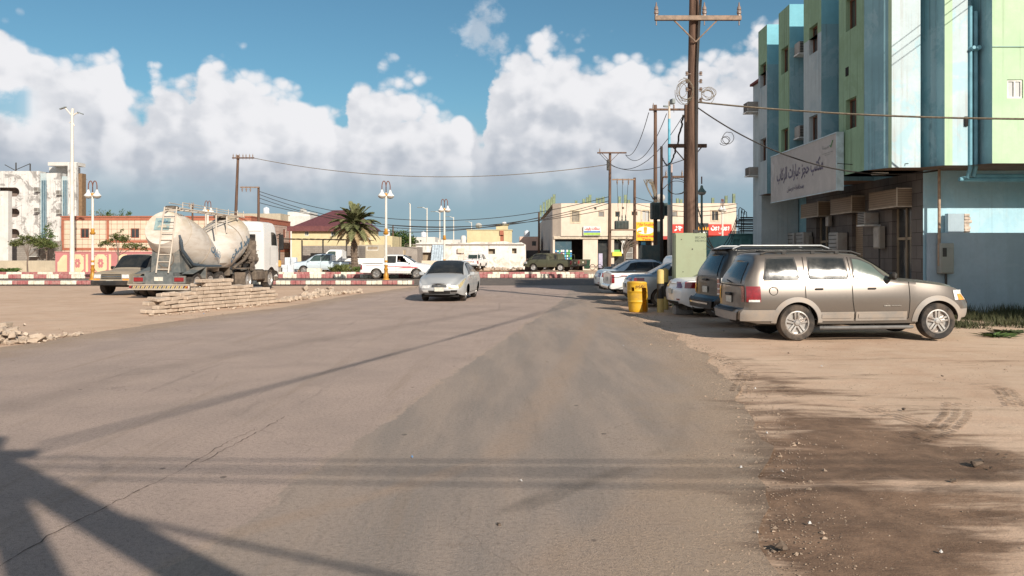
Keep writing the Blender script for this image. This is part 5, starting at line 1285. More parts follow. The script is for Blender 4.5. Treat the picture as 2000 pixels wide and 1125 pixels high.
# ---- middle distance, left to right
def house(name, label, px0, px1, pyt, Y, depth, mat, wins=(), fr=WFR, pane=PAN, cat='building', z0=0, coping=None, sidewins=(), mull=1, smat=None):
    x0, x1, zt = GX(px0,Y), GX(px1,Y), PZ(pyt,Y); t = thing(name, label, cat, (x0, Y, z0))
    h = [(GX(a,Y)-x0, GX(b,Y)-x0, PZ(d,Y)-z0, PZ(c,Y)-z0) for a, b, c, d in wins]
    sh = []
    for a, b, c, d in sidewins:     # pixel window on the right side face
        ya, yb = x1*F/(a-1000), x1*F/(b-1000); sh.append((ya-Y, yb-Y, PZ(d,(ya+yb)/2)-z0, PZ(c,(ya+yb)/2)-z0))
    m = MB(); w = x1-x0; hh = zt-z0
    m.cur = 0; m.wall((0,0,0), (1,0,0), (0,0,1), w, hh, h, .12); m.cur = 1; m.wall((w,0,0), (0,1,0), (0,0,1), depth, hh, sh, .12)
    m.wall((0,depth,0), (0,-1,0), (0,0,1), depth, hh); m.wall((w,depth,0), (-1,0,0), (0,0,1), w, hh); m.quad((0,0,hh),(w,0,hh),(w,depth,hh),(0,depth,hh))
    m.build('wall', [mat, smat or mat], t)
    for a, b, c, d in h: win(t, (a,0,c), (1,0,0), b-a, d-c, .08, fr, pane, mull, th=.07)
    for a, b, c, d in sh: win(t, (w,a,c), (0,1,0), b-a, d-c, .08, fr, pane, mull, th=.07)
    if coping:
        m = MB(); c = .25; m.b2(-.1,w+.1,-.1,c,hh+.003,hh+.12); m.b2(w-.1,w+.1,c,depth,hh+.003,hh+.12); m.build('coping', coping, t)
    return t
BR = simple('brown_trim', (.36,.125,.075,1), .7, var=.15)
WP = plaster('white_plaster', (.62,.61,.58,1), (.36,.33,.30,1), .45, (.50,.48,.45,1), .5)
WPB = plaster('peeling_plaster', (.62,.61,.59,1), (.20,.19,.18,1), .95, (.26,.25,.24,1), .95, bump=.5)
YELW = plaster('yellow_render', (.60,.52,.32,1), (.5,.4,.2,1), .2); PINKW = plaster('pink_render', (.62,.44,.36,1)); TANW = plaster('tan_render', (.46,.40,.30,1), (.3,.25,.18,1), .3, (.34,.29,.23,1), .4)
GRYW = plaster('grey_render', (.30,.27,.24,1), (.18,.16,.14,1), .4, (.36,.33,.29,1), .5)
t = house('tiled_building', 'low cream tiled building with red-brown bands behind the patterned wall', 120, 490, 424, 85, 15, CREAMT, [(157,174,446,465),(255,272,446,465)], BR, PAN, coping=BR, sidewins=((529,534,447,463),(553,558,448,464)), smat=CREAMS)
bx = GX(120,85); m = MB()
for a, b, c, d in ((120,125,431,489),(208,213,431,474),(125,208,484,489),(213,490,469,474),(213,490,484,489),(120,490,425,430.5)): m.b2(GX(a,85)-bx, GX(b,85)-bx, -.04, -.003, PZ(d,85), PZ(c,85))
m.build('trim_bands', BR, t)
w85 = GX(490,85)-bx; m = MB(); m.b2(w85+.003,w85+.04,0,15,5.2,5.65); m.b2(w85+.003,w85+.04,14.6,15,0,5.2); m.b2(w85+.003,w85+.04,0,14.6,2.0,2.4); m.build('trim_bands', BR, t)
# patterned pink wall
PKP = plaster('pink_paint', (.46,.19,.19,1), (.35,.15,.14,1), .3); CRP = plaster('cream_paint', (.74,.53,.34,1))
Yw = 71.0; xa = GX(108,Yw); t = thing('patterned_wall', 'pink and cream garden wall with a row of flower medallions', 'wall', (xa, Yw, 0)); zt = PZ(493,Yw)
m = MB(); m.b2(0,17,0,.25,0,zt); m.b2(-.05,17.05,-.04,.29,zt+.003,zt+.08); m.build('wall', PKP, t)
m = MB(); mm = MB(); md = MB(); x = .25; k = 0
Fm = lambda x, z, o: frame((x, -o, z), (1,0,0), (0,0,1))
m.prism([(0,.05),(.85,.05),(.85,1.55),(.55,1.55),(.3,1.3),(.12,1.0),(0,.9)], .012, Fm(.2,.12,.003))
x = 1.42
while x < 16:
    m.prism([(.3,0),(.85,0),(1.12,.28),(1.12,1.3),(.85,1.6),(.3,1.6),(.03,1.3),(.03,.28)], .012, Fm(x,.12,.003))
    for sx_, sz_ in ((0,0),(1,0),(0,1),(1,1)): m.prism([(0,0),(.14,0),(.03,.12)] if not sx_ else [(0,0),(.14,0),(.12,.12)], .012, Fm(x+(.02 if not sx_ else 1.0), .14+sz_*1.42, .003))
    m.prism([(0,0),(.2,0),(.2,1.6),(0,1.6)], .012, Fm(x+1.3,.12,.003))
    pts = [((.24+.05*math.cos(8*a))*math.cos(a), (.40+.06*math.cos(6*a))*math.sin(a)) for a in [q*PI/20 for q in range(40)]]
    mm.prism(pts, .012, Fm(x+.575,.92,.018)); md.prism([(-.07,0),(0,-.13),(.07,0),(0,.13)], .012, Fm(x+.575,.92,.033)); x += 2.06
m.build('cream_panels', CRP, t); mm.build('medallions', PKP, t); md.build('medallion_centres', CRP, t)
# ruined white block, far left
Yr = 105.0; xr = GX(-60,Yr); t = thing('ruined_building', 'tall weathered white concrete building with oval balcony openings', 'building', (xr, Yr, 0)); gx_ = lambda p: GX(p,Yr)-xr; gz_ = lambda p: PZ(p,Yr)
m = MB(); zt = gz_(334)
m.wall((0,0,0), (1,0,0), (0,0,1), gx_(77), zt, [(gx_(-8), gx_(38), gz_(d), gz_(c)) for c, d in ((366,384),(407,424),(447,465))]+[(gx_(70),gx_(75),gz_(376),gz_(369)),(gx_(70),gx_(75),gz_(415),gz_(408))], 1.0)
m.wall((gx_(77),0,0), (0,1,0), (0,0,1), 1.5, zt); m.quad((0,0,zt),(gx_(77),0,zt),(gx_(77),12,zt),(0,12,zt)); m.wall((0,12,0), (0,-1,0), (0,0,1), 12, zt)
m.build('front_block', WPB, t)
m = MB(); m.b2(gx_(-20),gx_(60),1.2,1.4,0,zt-.5); m.build('balcony_back', simple('balcony_brown', (.16,.12,.10,1), .9, var=.4), t)  # dark brown wall set back behind the openings
m = MB()     # rounded ends to the balcony openings
for c, d in ((366,384),(407,424),(447,465)):
    zc_, r_ = (gz_(c)+gz_(d))/2, (gz_(c)-gz_(d))/2
    for k in range(5):
        a0, a1 = PI/2*k/5, PI/2*(k+1)/5
        for s_ in (-1, 1):
            xa_, xb_ = gx_(38)-r_+r_*math.sin(a0), gx_(38)-r_+r_*math.sin(a1); za_ = zc_+s_*r_*math.cos((a0+a1)/2)
            m.b2(xa_, xb_, -.005, .25, min(za_, zc_+s_*r_), max(za_, zc_+s_*r_))
m.build('balcony_corner', WPB, t)
m = MB()
for a, b, zt_ in ((77,92,338),(119,133,344)): m.b2(gx_(a),gx_(b),.25,1.6,0,gz_(zt_))
m.build('blue_panel', PALE2, t); m = MB()
for a in (80,84,88,122,126,130): m.b2(gx_(a),gx_(a)+.14,.1,.25,3,gz_(352))
m.build('panel_fins', simple('slate_blue', (.12,.20,.25,1), .8), t)
m = MB(); m.b2(gx_(92),gx_(119),-.1,1.6,0,gz_(338)); m.b2(gx_(133),gx_(150),-.1,.35,0,gz_(318)); m.build('stair_tower', WPB, t)
m = MB(); m.b2(gx_(77),gx_(132.9),2.2,3,gz_(345),gz_(323)); m.b2(gx_(90),gx_(148),.4,2.4,gz_(323)+.01,gz_(316)); m.build('rooftop_block', WP, t)
m = MB(); m.b2(gx_(150),gx_(157),.4,1.4,0,gz_(338)); m.build('brown_panel', simple('rusty_panel', (.22,.14,.08,1), .9), t)
m = MB()
for a, b, c in ((22,332,316),(50,332,318)): m.cyl((gx_(a),1,gz_(b)),(gx_(a),1,gz_(c)),.09,n=6)
m.tube([(gx_(22),1,gz_(330)),(gx_(50),1,gz_(318))], .05, 5); m.tube([(gx_(0),1,gz_(320)),(gx_(22),1,gz_(332))], .05, 5); m.tube([(gx_(3),1,gz_(333)),(gx_(3),1,gz_(338))], .06, 5); m.b2(gx_(2),gx_(38),.9,1.0,gz_(334.5),gz_(333.5)); m.build('roof_frame', DFR, t)
for k, (a, c) in enumerate(((71,370),(71,410),(114,376),(114,413))): ac(GX(a,Yr)+.3, Yr-.4, PZ(c,Yr), ['upper air conditioner beside the ruined block balconies','middle air conditioner beside the ruined block balconies','upper air conditioner on the ruined block stair tower','lower air conditioner on the ruined block stair tower'][k], (.5,.5,.5))
house('white_annex', 'plain white rendered building cut by the left frame edge', -80, 16, 373, 78, .6, WP, [(2,5,381,401)], WFR)
tt = house('block_yard_wall', 'grey concrete block yard wall below the ruined building', 16, 118, 471, 84, .3, CMU, cat='wall'); ac(GX(66,83.6), 83.6, PZ(493,83.6), 'beige air conditioner on the grey block yard wall', (.8,.5,.8))
house('low_parapet', 'low weathered beige parapet at the far left roadside', -60, 108, 509, 74, .4, TANW, cat='wall')
# yellow house with the maroon hip roof
t = house('yellow_house', 'yellow house with a maroon hipped metal roof behind the palm', 570, 706, 446, 94, 12, YELW, [(595,603,451,461),(646,655,451,461)], WFR, glass('window_green', (.03,.06,.055,1)))
m = MB(); W_, D_ = GX(706,94)-GX(570,94), 12; zz = PZ(446,94)-0; e = .4; zr = PZ(420,94)+.9
a = [(-e,-e,zz),(W_+e,-e,zz),(W_+e,D_+e,zz),(-e,D_+e,zz),(3.6,D_/2,zr),(W_-2.2,D_/2,zr)]
m.add(a, [(0,1,5,4),(1,2,5),(2,3,4,5),(3,0,4),(3,2,1,0)]); m.b2(-e-.05,W_+e+.05,-e-.08,-e,zz-.35,zz+.25)
m.build('roof', simple('maroon_metal', (.15,.055,.055,1), .5, var=.2), t)
house('yellow_house', 'low pale yellow house wing just right of the palm', 706, 766, 461, 96, 8, YELW, [(709,712,458.5+3,466),(720,724,463,469)], WFR)
house('tan_house', 'tan flat-roofed house with a blue band behind the tanker', 450, 548, 417, 118, 10, TANW, cat='building')
t = house('white_house', 'white flat-roofed house with a rooftop block behind the tanker', 548, 606, 422, 122, 10, WP, cat='building'); m = MB(); m.b2(.8,4.2,1,6,PZ(422,122)-0+.01,PZ(413,122)); m.build('rooftop_block', WP, t)
# dark lean-to canopy
t = thing('shade_canopy', 'long dark corrugated canopy on thin posts left of the palm', 'canopy', (GX(540,76), 76, 0)); wc = GX(716,76)-GX(540,76)
m = MB(); n = 40
for k in range(n):
    x = wc*k/n; m.box((x+wc/n/2, 2, PZ(466,76)+.02*math.sin(k*2.2)-.012*x), (wc/n-.02, 4.4, .05)); 
m.build('roof_sheets', simple('rust_sheet', (.10,.075,.055,1), .85, var=.4, scale=2), t)
for px_ in (545,589,630,676): m = MB(); x = GX(px_,76)-GX(540,76); m.b2(x-.06,x+.06,.1,.22,0,PZ(467,76)-.1); m.build('post', DFR, t)
house('block_shed', 'low grey block shed under the dark canopy', 590, 700, 480, 83, 4, CMU, [(606,640,494,520)], DFR, DRK, mull=3)
house('concrete_yard_wall', 'pale block yard wall between the palm and the shed', 700, 762, 478, 88, .4, TANW, [(716,739,480,489)], WFR, simple('tan_frame', (.32,.25,.17,1), .5), cat='wall', mull=0)
t = house('gabled_shed', 'small grey block shed beside the white roadside wall', 755, 815, 482, 82, 5, GRYW, [(787,793,488,502)], TANW, simple('tan_frame', (.32,.25,.17,1), .5), mull=0)
# long white wall
t = thing('white_wall', 'long stained white roadside wall with small blocked windows', 'wall', (GX(812,90), 90, 0)); x9 = GX(812,90); gxx = lambda p: GX(p,90)-x9; gzz = lambda p: PZ(p,90); m = MB()
prof = [(812,475),(845,473),(870,474),(905,476),(930,472),(960,473),(985,471),(1005,475),(1018,473),(1027,478)]
hw = [(820,842,493,515),(954,967,486,496),(1000,1009,485,495)]
m.wall((0,0,0), (1,0,0), (0,0,1), gxx(1027), gzz(480), [(gxx(a),gxx(b),max(0.05,gzz(d)),gzz(c)) for a, b, c, d in hw], .25)
for (a, b), (c, d) in zip(prof, prof[1:]): m.quad((gxx(a),0,gzz(480)),(gxx(c),0,gzz(480)),(gxx(c),0,gzz(d)),(gxx(a),0,gzz(b))); m.quad((gxx(a),0,gzz(b)),(gxx(c),0,gzz(d)),(gxx(c),6,gzz(d)),(gxx(a),6,gzz(b)))
m.wall((gxx(1027),0,0), (0,1,0), (0,0,1), 6, gzz(478)); m.build('plastered_wall', plaster('worn_white', (.74,.72,.68,1), (.30,.28,.26,1), .8, (.55,.45,.38,1), .8, streak=3), t)
m = MB(); m.b2(gxx(819),gxx(1011),.5,.6,0,gzz(483)); m.build('opening_infill', simple('tan_frame', (.32,.25,.17,1), .5), t)
m = MB(); m.b2(gxx(894),gxx(907),-.3,-.01,gzz(494),gzz(485)); m.build('hatch_box', CRM, t)
m = MB(); m.b2(gxx(806),gxx(1024),-.12,-.004,gzz(478.5),gzz(476.5)); m.build('drip_ledge', GRYW, t)
m = MB()
for k, (a, b, l) in enumerate(((824,845,1),(834,848,0),(838,853,0),(846,862,0),(850,864,0))):
    x = gxx(842+k*4.5); m.add([(x,-1.2,0.2),(x+.32,-1.2,0.2),(x+.5,-.2,gzz(478)),(x+.18,-.2,gzz(478)),(x,-1.17,0.2),(x+.32,-1.17,0.2),(x+.5,-.17,gzz(478)),(x+.18,-.17,gzz(478))], [(0,1,2,3),(5,4,7,6),(0,4,5,1),(1,5,6,2),(2,6,7,3),(3,7,4,0)])
mm = simple('corrugated_sheet', (.42,.50,.56,1), .5, .3, var=.3, scale=4)
o = m.build('corrugated_sheets', mm); o.location = (x9, 90, 0); tag(o, 'pale blue corrugated sheets leaning on the white wall', 'metal sheets')
m = MB(); m.b2(0,GX(858,86)-GX(820,86),0,.8,0,PZ(509,86)); o = m.build('concrete_kerbstone', CRM); o.location = (GX(820,86),86,0); tag(o, 'low cream block lying before the leaning blue sheets', 'block')
# houses beyond
t = house('yellow_villa', 'small yellow villa with a square roof turret above the white wall', 912, 1000, 450, 128, 10, YELW, [(977,984,446+8,471)], BR, BR, mull=0, coping=YELW)
m = MB(); ox = GX(912,128); m.b2(GX(969,128)-ox,GX(992,128)-ox,-.15,3,PZ(450,128)+.13,PZ(440,128)); m.b2(GX(967,128)-ox,GX(994,128)-ox,-.3,3.2,PZ(440,128)+.01,PZ(438,128)); m.build('turret', YELW, t)
m = MB(); m.b2(GX(980,128)-ox-.3,GX(980,128)-ox+.3,-.25,-.02,PZ(459,128),PZ(450,128)); m.build('brown_door', BR, t)
t = thing('water_tank', 'white domed water tank on the yellow villa roof', 'water tank', (GX(985,130), 130, PZ(438.4,128))); m = MB(); m.lathe([(.38,0),(.4,.05),(.4,.3),(.28,.45),(.1,.5),(1e-4,.51)], n=20); m.build('tank', WHTT, t, smooth=True)
house('pink_house', 'small pink house with one dark window left of the shop block', 1015, 1053, 462, 112, 8, PINKW, [(1039,1047,471,480)], DFR)
house('white_house', 'low white house behind the long white wall, left of the villa', 806, 850, 463, 135, 8, WP, [(813,816,469,472),(820,823,469,472)], DFR)
house('white_house', 'long low white outbuilding between the lamp posts and the villa', 850, 912, 468, 140, 8, WP)
t = thing('water_tank', 'white domed water tank beside the yellow villa', 'water tank', (GX(905,120), 120, 0)); m = MB(); m.lathe([(.8,0),(.8,PZ(474,120)),(.42,PZ(473.9,120)),(.42,PZ(463,120)),(.3,PZ(460.5,120)),(1e-4,PZ(459.5,120))], n=24); m.build('tank', WP, t, smooth=True)
house('dark_fence', 'dark sheet metal fence between the white wall and the shop block', 1028, 1084, 489, 92, .3, simple('dark_sheet', (.05,.052,.055,1), .8), cat='fence')
m = MB(); m.b2(0,1.0,0,.06,0,1.25); o = m.build('leaning_board', simple('brown_board', (.10,.055,.04,1), .8)); o.location = (GX(1024,78),78,.1); o.rotation_euler = (-.2,.18,0); tag(o, 'dark brown board leaning by the roadside rubble', 'board')
rr = random.Random(3)
t = thing('block_pile', 'small pile of grey concrete blocks beside the leaning board', 'blocks', (GX(1040,78), 78, .1)); m = MB()
for k in range(22): m.box((rr.uniform(-.2,.7), rr.uniform(0,.4), .1+.2*(k//5)), (.38,.18,.19), rr.uniform(-.2,.2), None, .01)
m.build('blocks', CMU, t)
# distant town strip so the plain does not run bare to the horizon
for k, (a, b, y, Y, mt) in enumerate(((-400,-120,455,130,WP),(-1500,-450,462,140,TANW),(600,720,470,150,TANW),(985,1030,478,160,WP),(1440,1478,470,120,WP),(1500,2600,474,160,TANW),(250,420,476,150,WP),(720,812,473,120,TANW))):
    house('town_house', ['pale house beyond the left edge','tan house far beyond the left edge','tan wall-like house far behind the yellow house','distant white house left of the pink house','distant pale house right of the shop block','long tan house hidden behind the blue block','low white house hidden behind the tanker','tan house far behind the small tree'][k], a, b, y, Y, 10, mt)

def rooftank(label, px, py, Y, s_=1.0):
    t = thing('roof_tank', label, 'water tank', (GX(px,Y), Y, PZ(py,Y))); m = MB(); m.lathe([(.5*s_,0),(.52*s_,.08),(.52*s_,.8*s_),(.4*s_,.98*s_),(.16*s_,1.05*s_),(.15*s_,1.12*s_),(1e-4,1.13*s_)], n=20); m.build('tank', simple('tank_white', (.62,.66,.70,1), .5), t, smooth=True)
rooftank('white plastic tank on the tan flat-roofed house behind the tanker', 520, 417.3, 120, .9); rooftank('white plastic tank on the low house wing right of the palm', 755, 460.5, 99, .8); rooftank('small white tank on the pink house roof', 1029, 461.6, 115, .8); rooftank('small white tank on the low white house left of the villa', 827, 462.6, 137, .9)
def dish(label, x, y, z):
    t = thing('satellite_dish', label, 'satellite dish', (x, y, z)); m = MB(); M = Matrix.Translation((0,0,.75)) @ Matrix.Rotation(-1.0, 4, 'X') ; m.lathe([(1e-4,0),(.25,.03),(.45,.11),(.55,.18)], n=20, M=M); m.build('reflector', simple('dish_grey', (.45,.45,.43,1), .5), t, smooth=True); m = MB(); m.cyl((0,0,-.1),(0,0,.75),.03,n=6); m.cyl((0,0,.7),(0,-.45,1.05),.015,n=5); m.build('mount', STEEL_, t)
STEEL_ = simple('dish_steel', (.2,.19,.18,1), .5)
dish('grey satellite dish on the tiled building roof', GX(330,88), 88, PZ(424,85)); dish('grey satellite dish on the yellow villa roof', GX(935,131), 131, PZ(450,128)); dish('grey satellite dish on the cream shop block roof', GX(1290,89), 89, PZ(397,85)); dish('grey satellite dish on the white rooftop house behind the tanker', GX(592,124), 124, PZ(422,122))
# ------------------------------------------------------------ poles, lamps, wires
def woodmat():
    s = NB('weathered_wood'); o = s.obj(); g = s.noise(s.mapping(o, (7, 7, .5)), 1, 7, .75)
    c = s.mix(s.ramp(g, .3, .7), (.055,.033,.024,1), (.20,.125,.09,1)); c = s.mix(s.ramp(s.noise(o, 1.3, 4, .6), .45, .7, 0, .5), c, (.10,.065,.05,1))
    s.color(c); s.set(.9, 0, .2); s.bump(g, .6, .02); MATS['wood'] = s.m; return s.m
WOOD = woodmat(); STEEL = simple('rusty_steel', (.27,.20,.15,1), .7, .2, var=.35, scale=6, dirt=(.30,.15,.08,1)); PORC = simple('porcelain', (.25,.19,.16,1), .25, var=.2); WIREM = simple('cable_black', (.035,.03,.027,1), .7); WIREG = simple('cable_grey', (.20,.165,.12,1), .6, var=.4, scale=10)
TRF = simple('transformer_green', (.07,.10,.095,1), .6, var=.2, dirt=(.16,.12,.09,1))
def wpole(label, px, Y, ytop, r, arms=(), lean=0, name='utility_pole', extra=None, pxb=None, mat=None):
    x, z = GX(px, Y), PZ(ytop, Y); xb = GX(pxb, Y) if pxb else x+lean
    t = thing(name, label, 'utility pole', (xb, Y, 0)); m = MB(); m.cyl((0,0,-.3), (x-xb,0,z), r, r*.68, n=14); m.build('pole', mat or WOOD, t, smooth=True, angle=60)
    for (pa, pb, py, ins, br) in arms:
        a, b, za = GX(pa,Y)-xb, GX(pb,Y)-xb, PZ(py,Y); c = lerp(0, x-xb, za/z); k = .06 if Y > 40 else .075
        m = MB(); m.b2(a, b, -r-.10, -r+.02, za-k, za+k, .01)
        if br: m.cyl((c,-r-.03,za-.75),(c-min(.75,(c-a)*.8),-r-.03,za),.025,n=6); m.cyl((c,-r-.03,za-.75),(c+min(.75,(b-c)*.8),-r-.03,za),.025,n=6)
        arm = m.build('crossarm', STEEL if Y < 30 else WOOD, t)
        for u in ins:
            m = MB(); xx = GX(u,Y)-xb; s_ = 1.0 if Y < 30 else .8
            m.lathe([(.02*s_,-.25*s_),(.02*s_,0),(.055*s_,.02*s_),(.06*s_,.08*s_),(.05*s_,.10*s_),(.075*s_,.13*s_),(.07*s_,.20*s_),(.05*s_,.22*s_),(.07*s_,.25*s_),(.055*s_,.33*s_),(.03*s_,.37*s_),(.02*s_,.46*s_),(1e-4,.5*s_)], (xx,-r-.04,za+.02), 10)
            m.build('insulator', PORC, arm, smooth=True)
    if extra: extra(t, x-xb, z)
    return t
def loops(t, c, rs, n, seed, mat=WIREG, name='cable_coil', w=.014, sqz=1):
    rr = random.Random(seed)
    for k in range(n):
        m = MB(); r = rs*rr.uniform(.65, 1.1); a0 = rr.uniform(0, 6); ph = rr.uniform(-.5, .5); sq = rr.uniform(.7, 1.1)*sqz; c = (c[0]+rr.uniform(-.08,.08), c[1], c[2]+rr.uniform(-.08,.08))
        m.tube([(c[0]+r*math.cos(a0+i*PI/9), c[1]+.3*r*math.sin(i*PI/9+ph)+rr.uniform(-.01,.01), c[2]+sq*r*math.sin(a0+i*PI/9)+rr.uniform(-.012,.012)) for i in range(rr.choice((14, 17, 19)))], w, 5)
        m.build(name, mat, t, smooth=True)
YB = 25.45
def bigx(t, x, z):
    P = lambda px, py: (GX(px,YB)-t.location.x, PZ(py,YB))
    for k, py in enumerate((146, 161, 177, 197)):
        for px_ in (1340, 1367):
            if px_ == 1340 and k == 3: continue
            a, b = P(px_, py); m = MB(); m.lathe([(.02,-.05),(.055,-.045),(.03,-.01),(.055,.03),(.03,.06),(.05,.07),(1e-4,.075)], (a,-.12,b), 10); m.b2(min(a,0)-.0, max(a,0), -.13,-.11, b-.01,b+.01); m.build('spool_insulator', PORC, t, smooth=True)
    a, b = P(1326,178); loops(t, (a+.05,-.2,b), .25, 7, 1, sqz=1.6, w=.009); a, b = P(1378,185); loops(t, (a,-.2,b), .22, 6, 2, w=.009)
    m = MB(); m.b2(-.02,.03,-.5,-.2,6.3,6.45); 
    for dx, w in ((.17,.022),(.215,.018),(.20,.014)):
        m = MB(); m.tube([(dx+.13,-.9,PZ(-60,YB)),(dx+.09,-.3,PZ(0,YB)),(dx+.04,-.24,PZ(60,YB)),(dx-.02,-.22,PZ(150,YB)),(dx-.03,-.2,PZ(250,YB)),(dx-.0,-.2,.6)], w, 6); m.build('riser_cable', WIREM, t, smooth=True)
wpole('thick brown wooden utility pole with a wide steel crossarm, nearest the viewer', 1356.5, YB, -60, .215, [(1276,1443,40,(1279,1372,1439),True)], name='utility_pole', extra=bigx, pxb=1347.5)
def p7x(t, x, z): loops(t, (-.35,-.2,4.5), .5, 2, 4)
wpole('wooden utility pole close behind the thick one with a bare crossarm', 1341, 33, 205, .15, [(1303,1378,286,(),True)], extra=p7x)
def p5x(t, x, z):
    m = MB()
    for k in range(6): m.tube([(-.1,-.25,4.9),(-.5-.05*k,-.3,5.6+.12*k),(-.62+.08*k,-.3,6.2),(-.3+.03*k,-.3,5.9),(.0,-.25,4.9+.1*k)], .03, 5)
    m.build('cable_bunch', WIREG, t, smooth=True)
    m = MB(); m.box((.0,-.55,PZ(413,48)), (.75,.6,1.0), 0, None, .04)
    for k in range(6): m.b2(-.36+k*.14,-.32+k*.14,-.92,-.86,PZ(413,48)-.4,PZ(413,48)+.35)
    m.build('transformer', TRF, t)
    m = MB(); m.lathe([(.24,0),(.26,.05),(.26,.65),(.18,.75),(1e-4,.78)], (.62,-.3,PZ(422,48)), 14); m.build('fuse_drum', TRF, t)
wpole('dark wooden utility pole carrying a transformer and a bunch of cables', 1280, 48, 205, .14, [(1267,1336,215,(1275,1315),False)], extra=p5x)
wpole('short dark pole with cables just right of the transformer pole', 1292, 46, 286, .11, [(1295,1334,346,(1300,1331),True)], mat=simple('tarred_wood', (.045,.035,.03,1), .85))
def p3x(t, x, z):
    m = MB(); m.box((-.12,-.25,PZ(323,68)), (.25,.25,.9), 0, None, .03); m.build('switch_box', DFR, t)
wpole('wooden pole with a light crossarm forming the left leg of the transformer frame', 1191.5, 68, 297, .16, [(1166,1223,299,(1171,),True)], pxb=1190, extra=p3x)
def p4x(t, x, z):
    za = PZ(351,68); a = GX(1195,68)-t.location.x; arm = MB(); arm.b2(a, 0, -.2,-.08, za-.06, za+.06); arm = arm.build('crossbar', STEEL, t)
    for p in (1205,1216,1227): m = MB(); xx = GX(p,68)-t.location.x; m.lathe([(.03,-.45),(.05,-.3),(.08,-.2),(.04,-.12),(.09,0),(.05,.08),(1e-4,.1)], (xx,-.15,za), 10); m.build('fuse', PORC, arm, smooth=True)
    zp = PZ(449,68); m = MB(); m.b2(a,.1,-.5,.5,zp-.05,zp+.05); m.build('platform', STEEL, t)
    m = MB(); xc = GX(1214,68)-t.location.x; m.box((xc,0,zp+.42), (1.15,.8,.72), 0, None, .05)
    for k in range(9): m.b2(xc-.5+k*.12,xc-.47+k*.12,-.48,-.40,zp+.15,zp+.7)
    for p in (1208,1215,1222): m.lathe([(.05,0),(.07,.1),(.04,.2),(.06,.3),(.03,.5),(1e-4,.55)], (GX(p,68)-t.location.x,0,zp+.78), 8)
    m.build('transformer', TRF, t)
wpole('wooden pole forming the right leg of the transformer frame', 1239.5, 68, 347, .16, [], extra=p4x)
def p1x(t, x, z):
    for dx in (-.9,-.6,-.3,0,.3,.6,.9): pass
wpole('leaning wooden pole with a many-insulator crossarm behind the cement tanker', 465, 76, 303, .17, [(455,498,309,(457,463,469,476,482,489,495),False)], pxb=456)
def p2x(t, x, z):
    za = PZ(366,76); a = GX(470,76)-t.location.x; arm = MB(); arm.b2(a, .1, -.2,-.08, za-.06, za+.06); arm = arm.build('crossbar', STEEL, t)
    for p in (474,482,490): m = MB(); xx = GX(p,76)-t.location.x; m.lathe([(.03,-.45),(.05,-.3),(.08,-.2),(.04,-.12),(.09,0),(.05,.08),(1e-4,.1)], (xx,-.15,za), 10); m.build('fuse', PORC, arm, smooth=True)
wpole('short brown wooden pole with three fuses, right of the leaning pole', 505, 76, 365, .16, [], extra=p2x)
wpole('short three-pronged pole top showing above the cement tanker', 376, 80, 398, .12, [(370,380,403,(371,376,379),False)])
wpole('thin brown pole at the left side of the shop block', 1052.5, 92, 415, .14, []); wpole('thin short pole beside the round tree', 767.5, 100, 441, .12, []); wpole('dark little pole before the white outbuilding', 885, 110, 474, .1, [(877,892,455,(),False)]) if False else None
# painted mast with a camera
t = thing('camera_mast', 'slim pole painted sky blue above and cream below with a camera on top', 'pole', (GX(1307,44), 44, 0)); m = MB(); m.cyl((0,0,0),(0,0,PZ(400,44)),.11,.10,n=12); m.build('lower_pole', CRM, t, smooth=True)
m = MB(); m.cyl((0,0,PZ(400,44)),(0,0,PZ(232,44)),.085,.07,n=12); m.build('upper_pole', simple('sky_paint', (.12,.42,.55,1), .5), t, smooth=True); m = MB(); m.cyl((0,0,PZ(232,44)),(0,0,PZ(198,44)),.07,.05,n=10); m.build('top_tube', CRM, t)
m = MB(); m.box((.16,-.1,PZ(199,44)), (.2,.35,.28), .3, None, .03); m.box((-.2,-.05,PZ(208,44)), (.3,.1,.1), .4, None, .02); m.build('camera', simple('camera_grey', (.25,.28,.28,1), .5), t)
t = thing('conduit_pole', 'thin pinkish conduit pole beside the sky blue mast', 'pole', (GX(1311.5,44.6), 44.6, 0)); m = MB(); m.cyl((0,0,0),(0,0,PZ(320,44.6)),.06,n=8); m.build('tube', simple('pink_tube', (.50,.38,.35,1), .5), t, smooth=True)
# decorative double lamps
GOLD = simple('gold_paint', (.50,.24,.035,1), .45, .2, var=.25); WPO = simple('post_white', (.70,.67,.60,1), .55, var=.12, dirt=(.4,.32,.24,1)); RBR = simple('arm_brown', (.16,.06,.035,1), .6); BOWL = simple('lamp_bowl', (.42,.38,.33,1), .2, var=.15)
def lampbits(root, z0, dx, shade, bowl, arm):
    for s_ in ((-1, 1) if dx else (0,)):
        m = MB()
        if dx: m.tube([(0,0,z0-.05)]+[(s_*dx*(.5-.5*math.cos(a)), 0, z0+.45+.35*math.sin(a)) for a in [k*PI/10 for k in range(11)]]+[(s_*dx,0,z0+.18)], .03, 8); a_ = m.build('arm', arm, root, smooth=True)
        else: m.cyl((0,0,z0+.35),(0,0,z0+.75),.035,n=8); a_ = m.build('spike', arm, root)
        m = MB(); m.lathe([(.25,-.12),(.245,-.09),(.15,.02),(.09,.10),(.07,.20),(.04,.26),(1e-4,.27)], (s_*dx,0,z0+.02), 20); a = m.build('lamp_shade', shade, root, smooth=True)
        m = MB(); m.lathe([(.235,-.115),(.21,-.2),(.14,-.26),(1e-4,-.29)], (s_*dx,0,z0+.02), 20); b = m.build('glass_bowl', bowl, a, smooth=True)
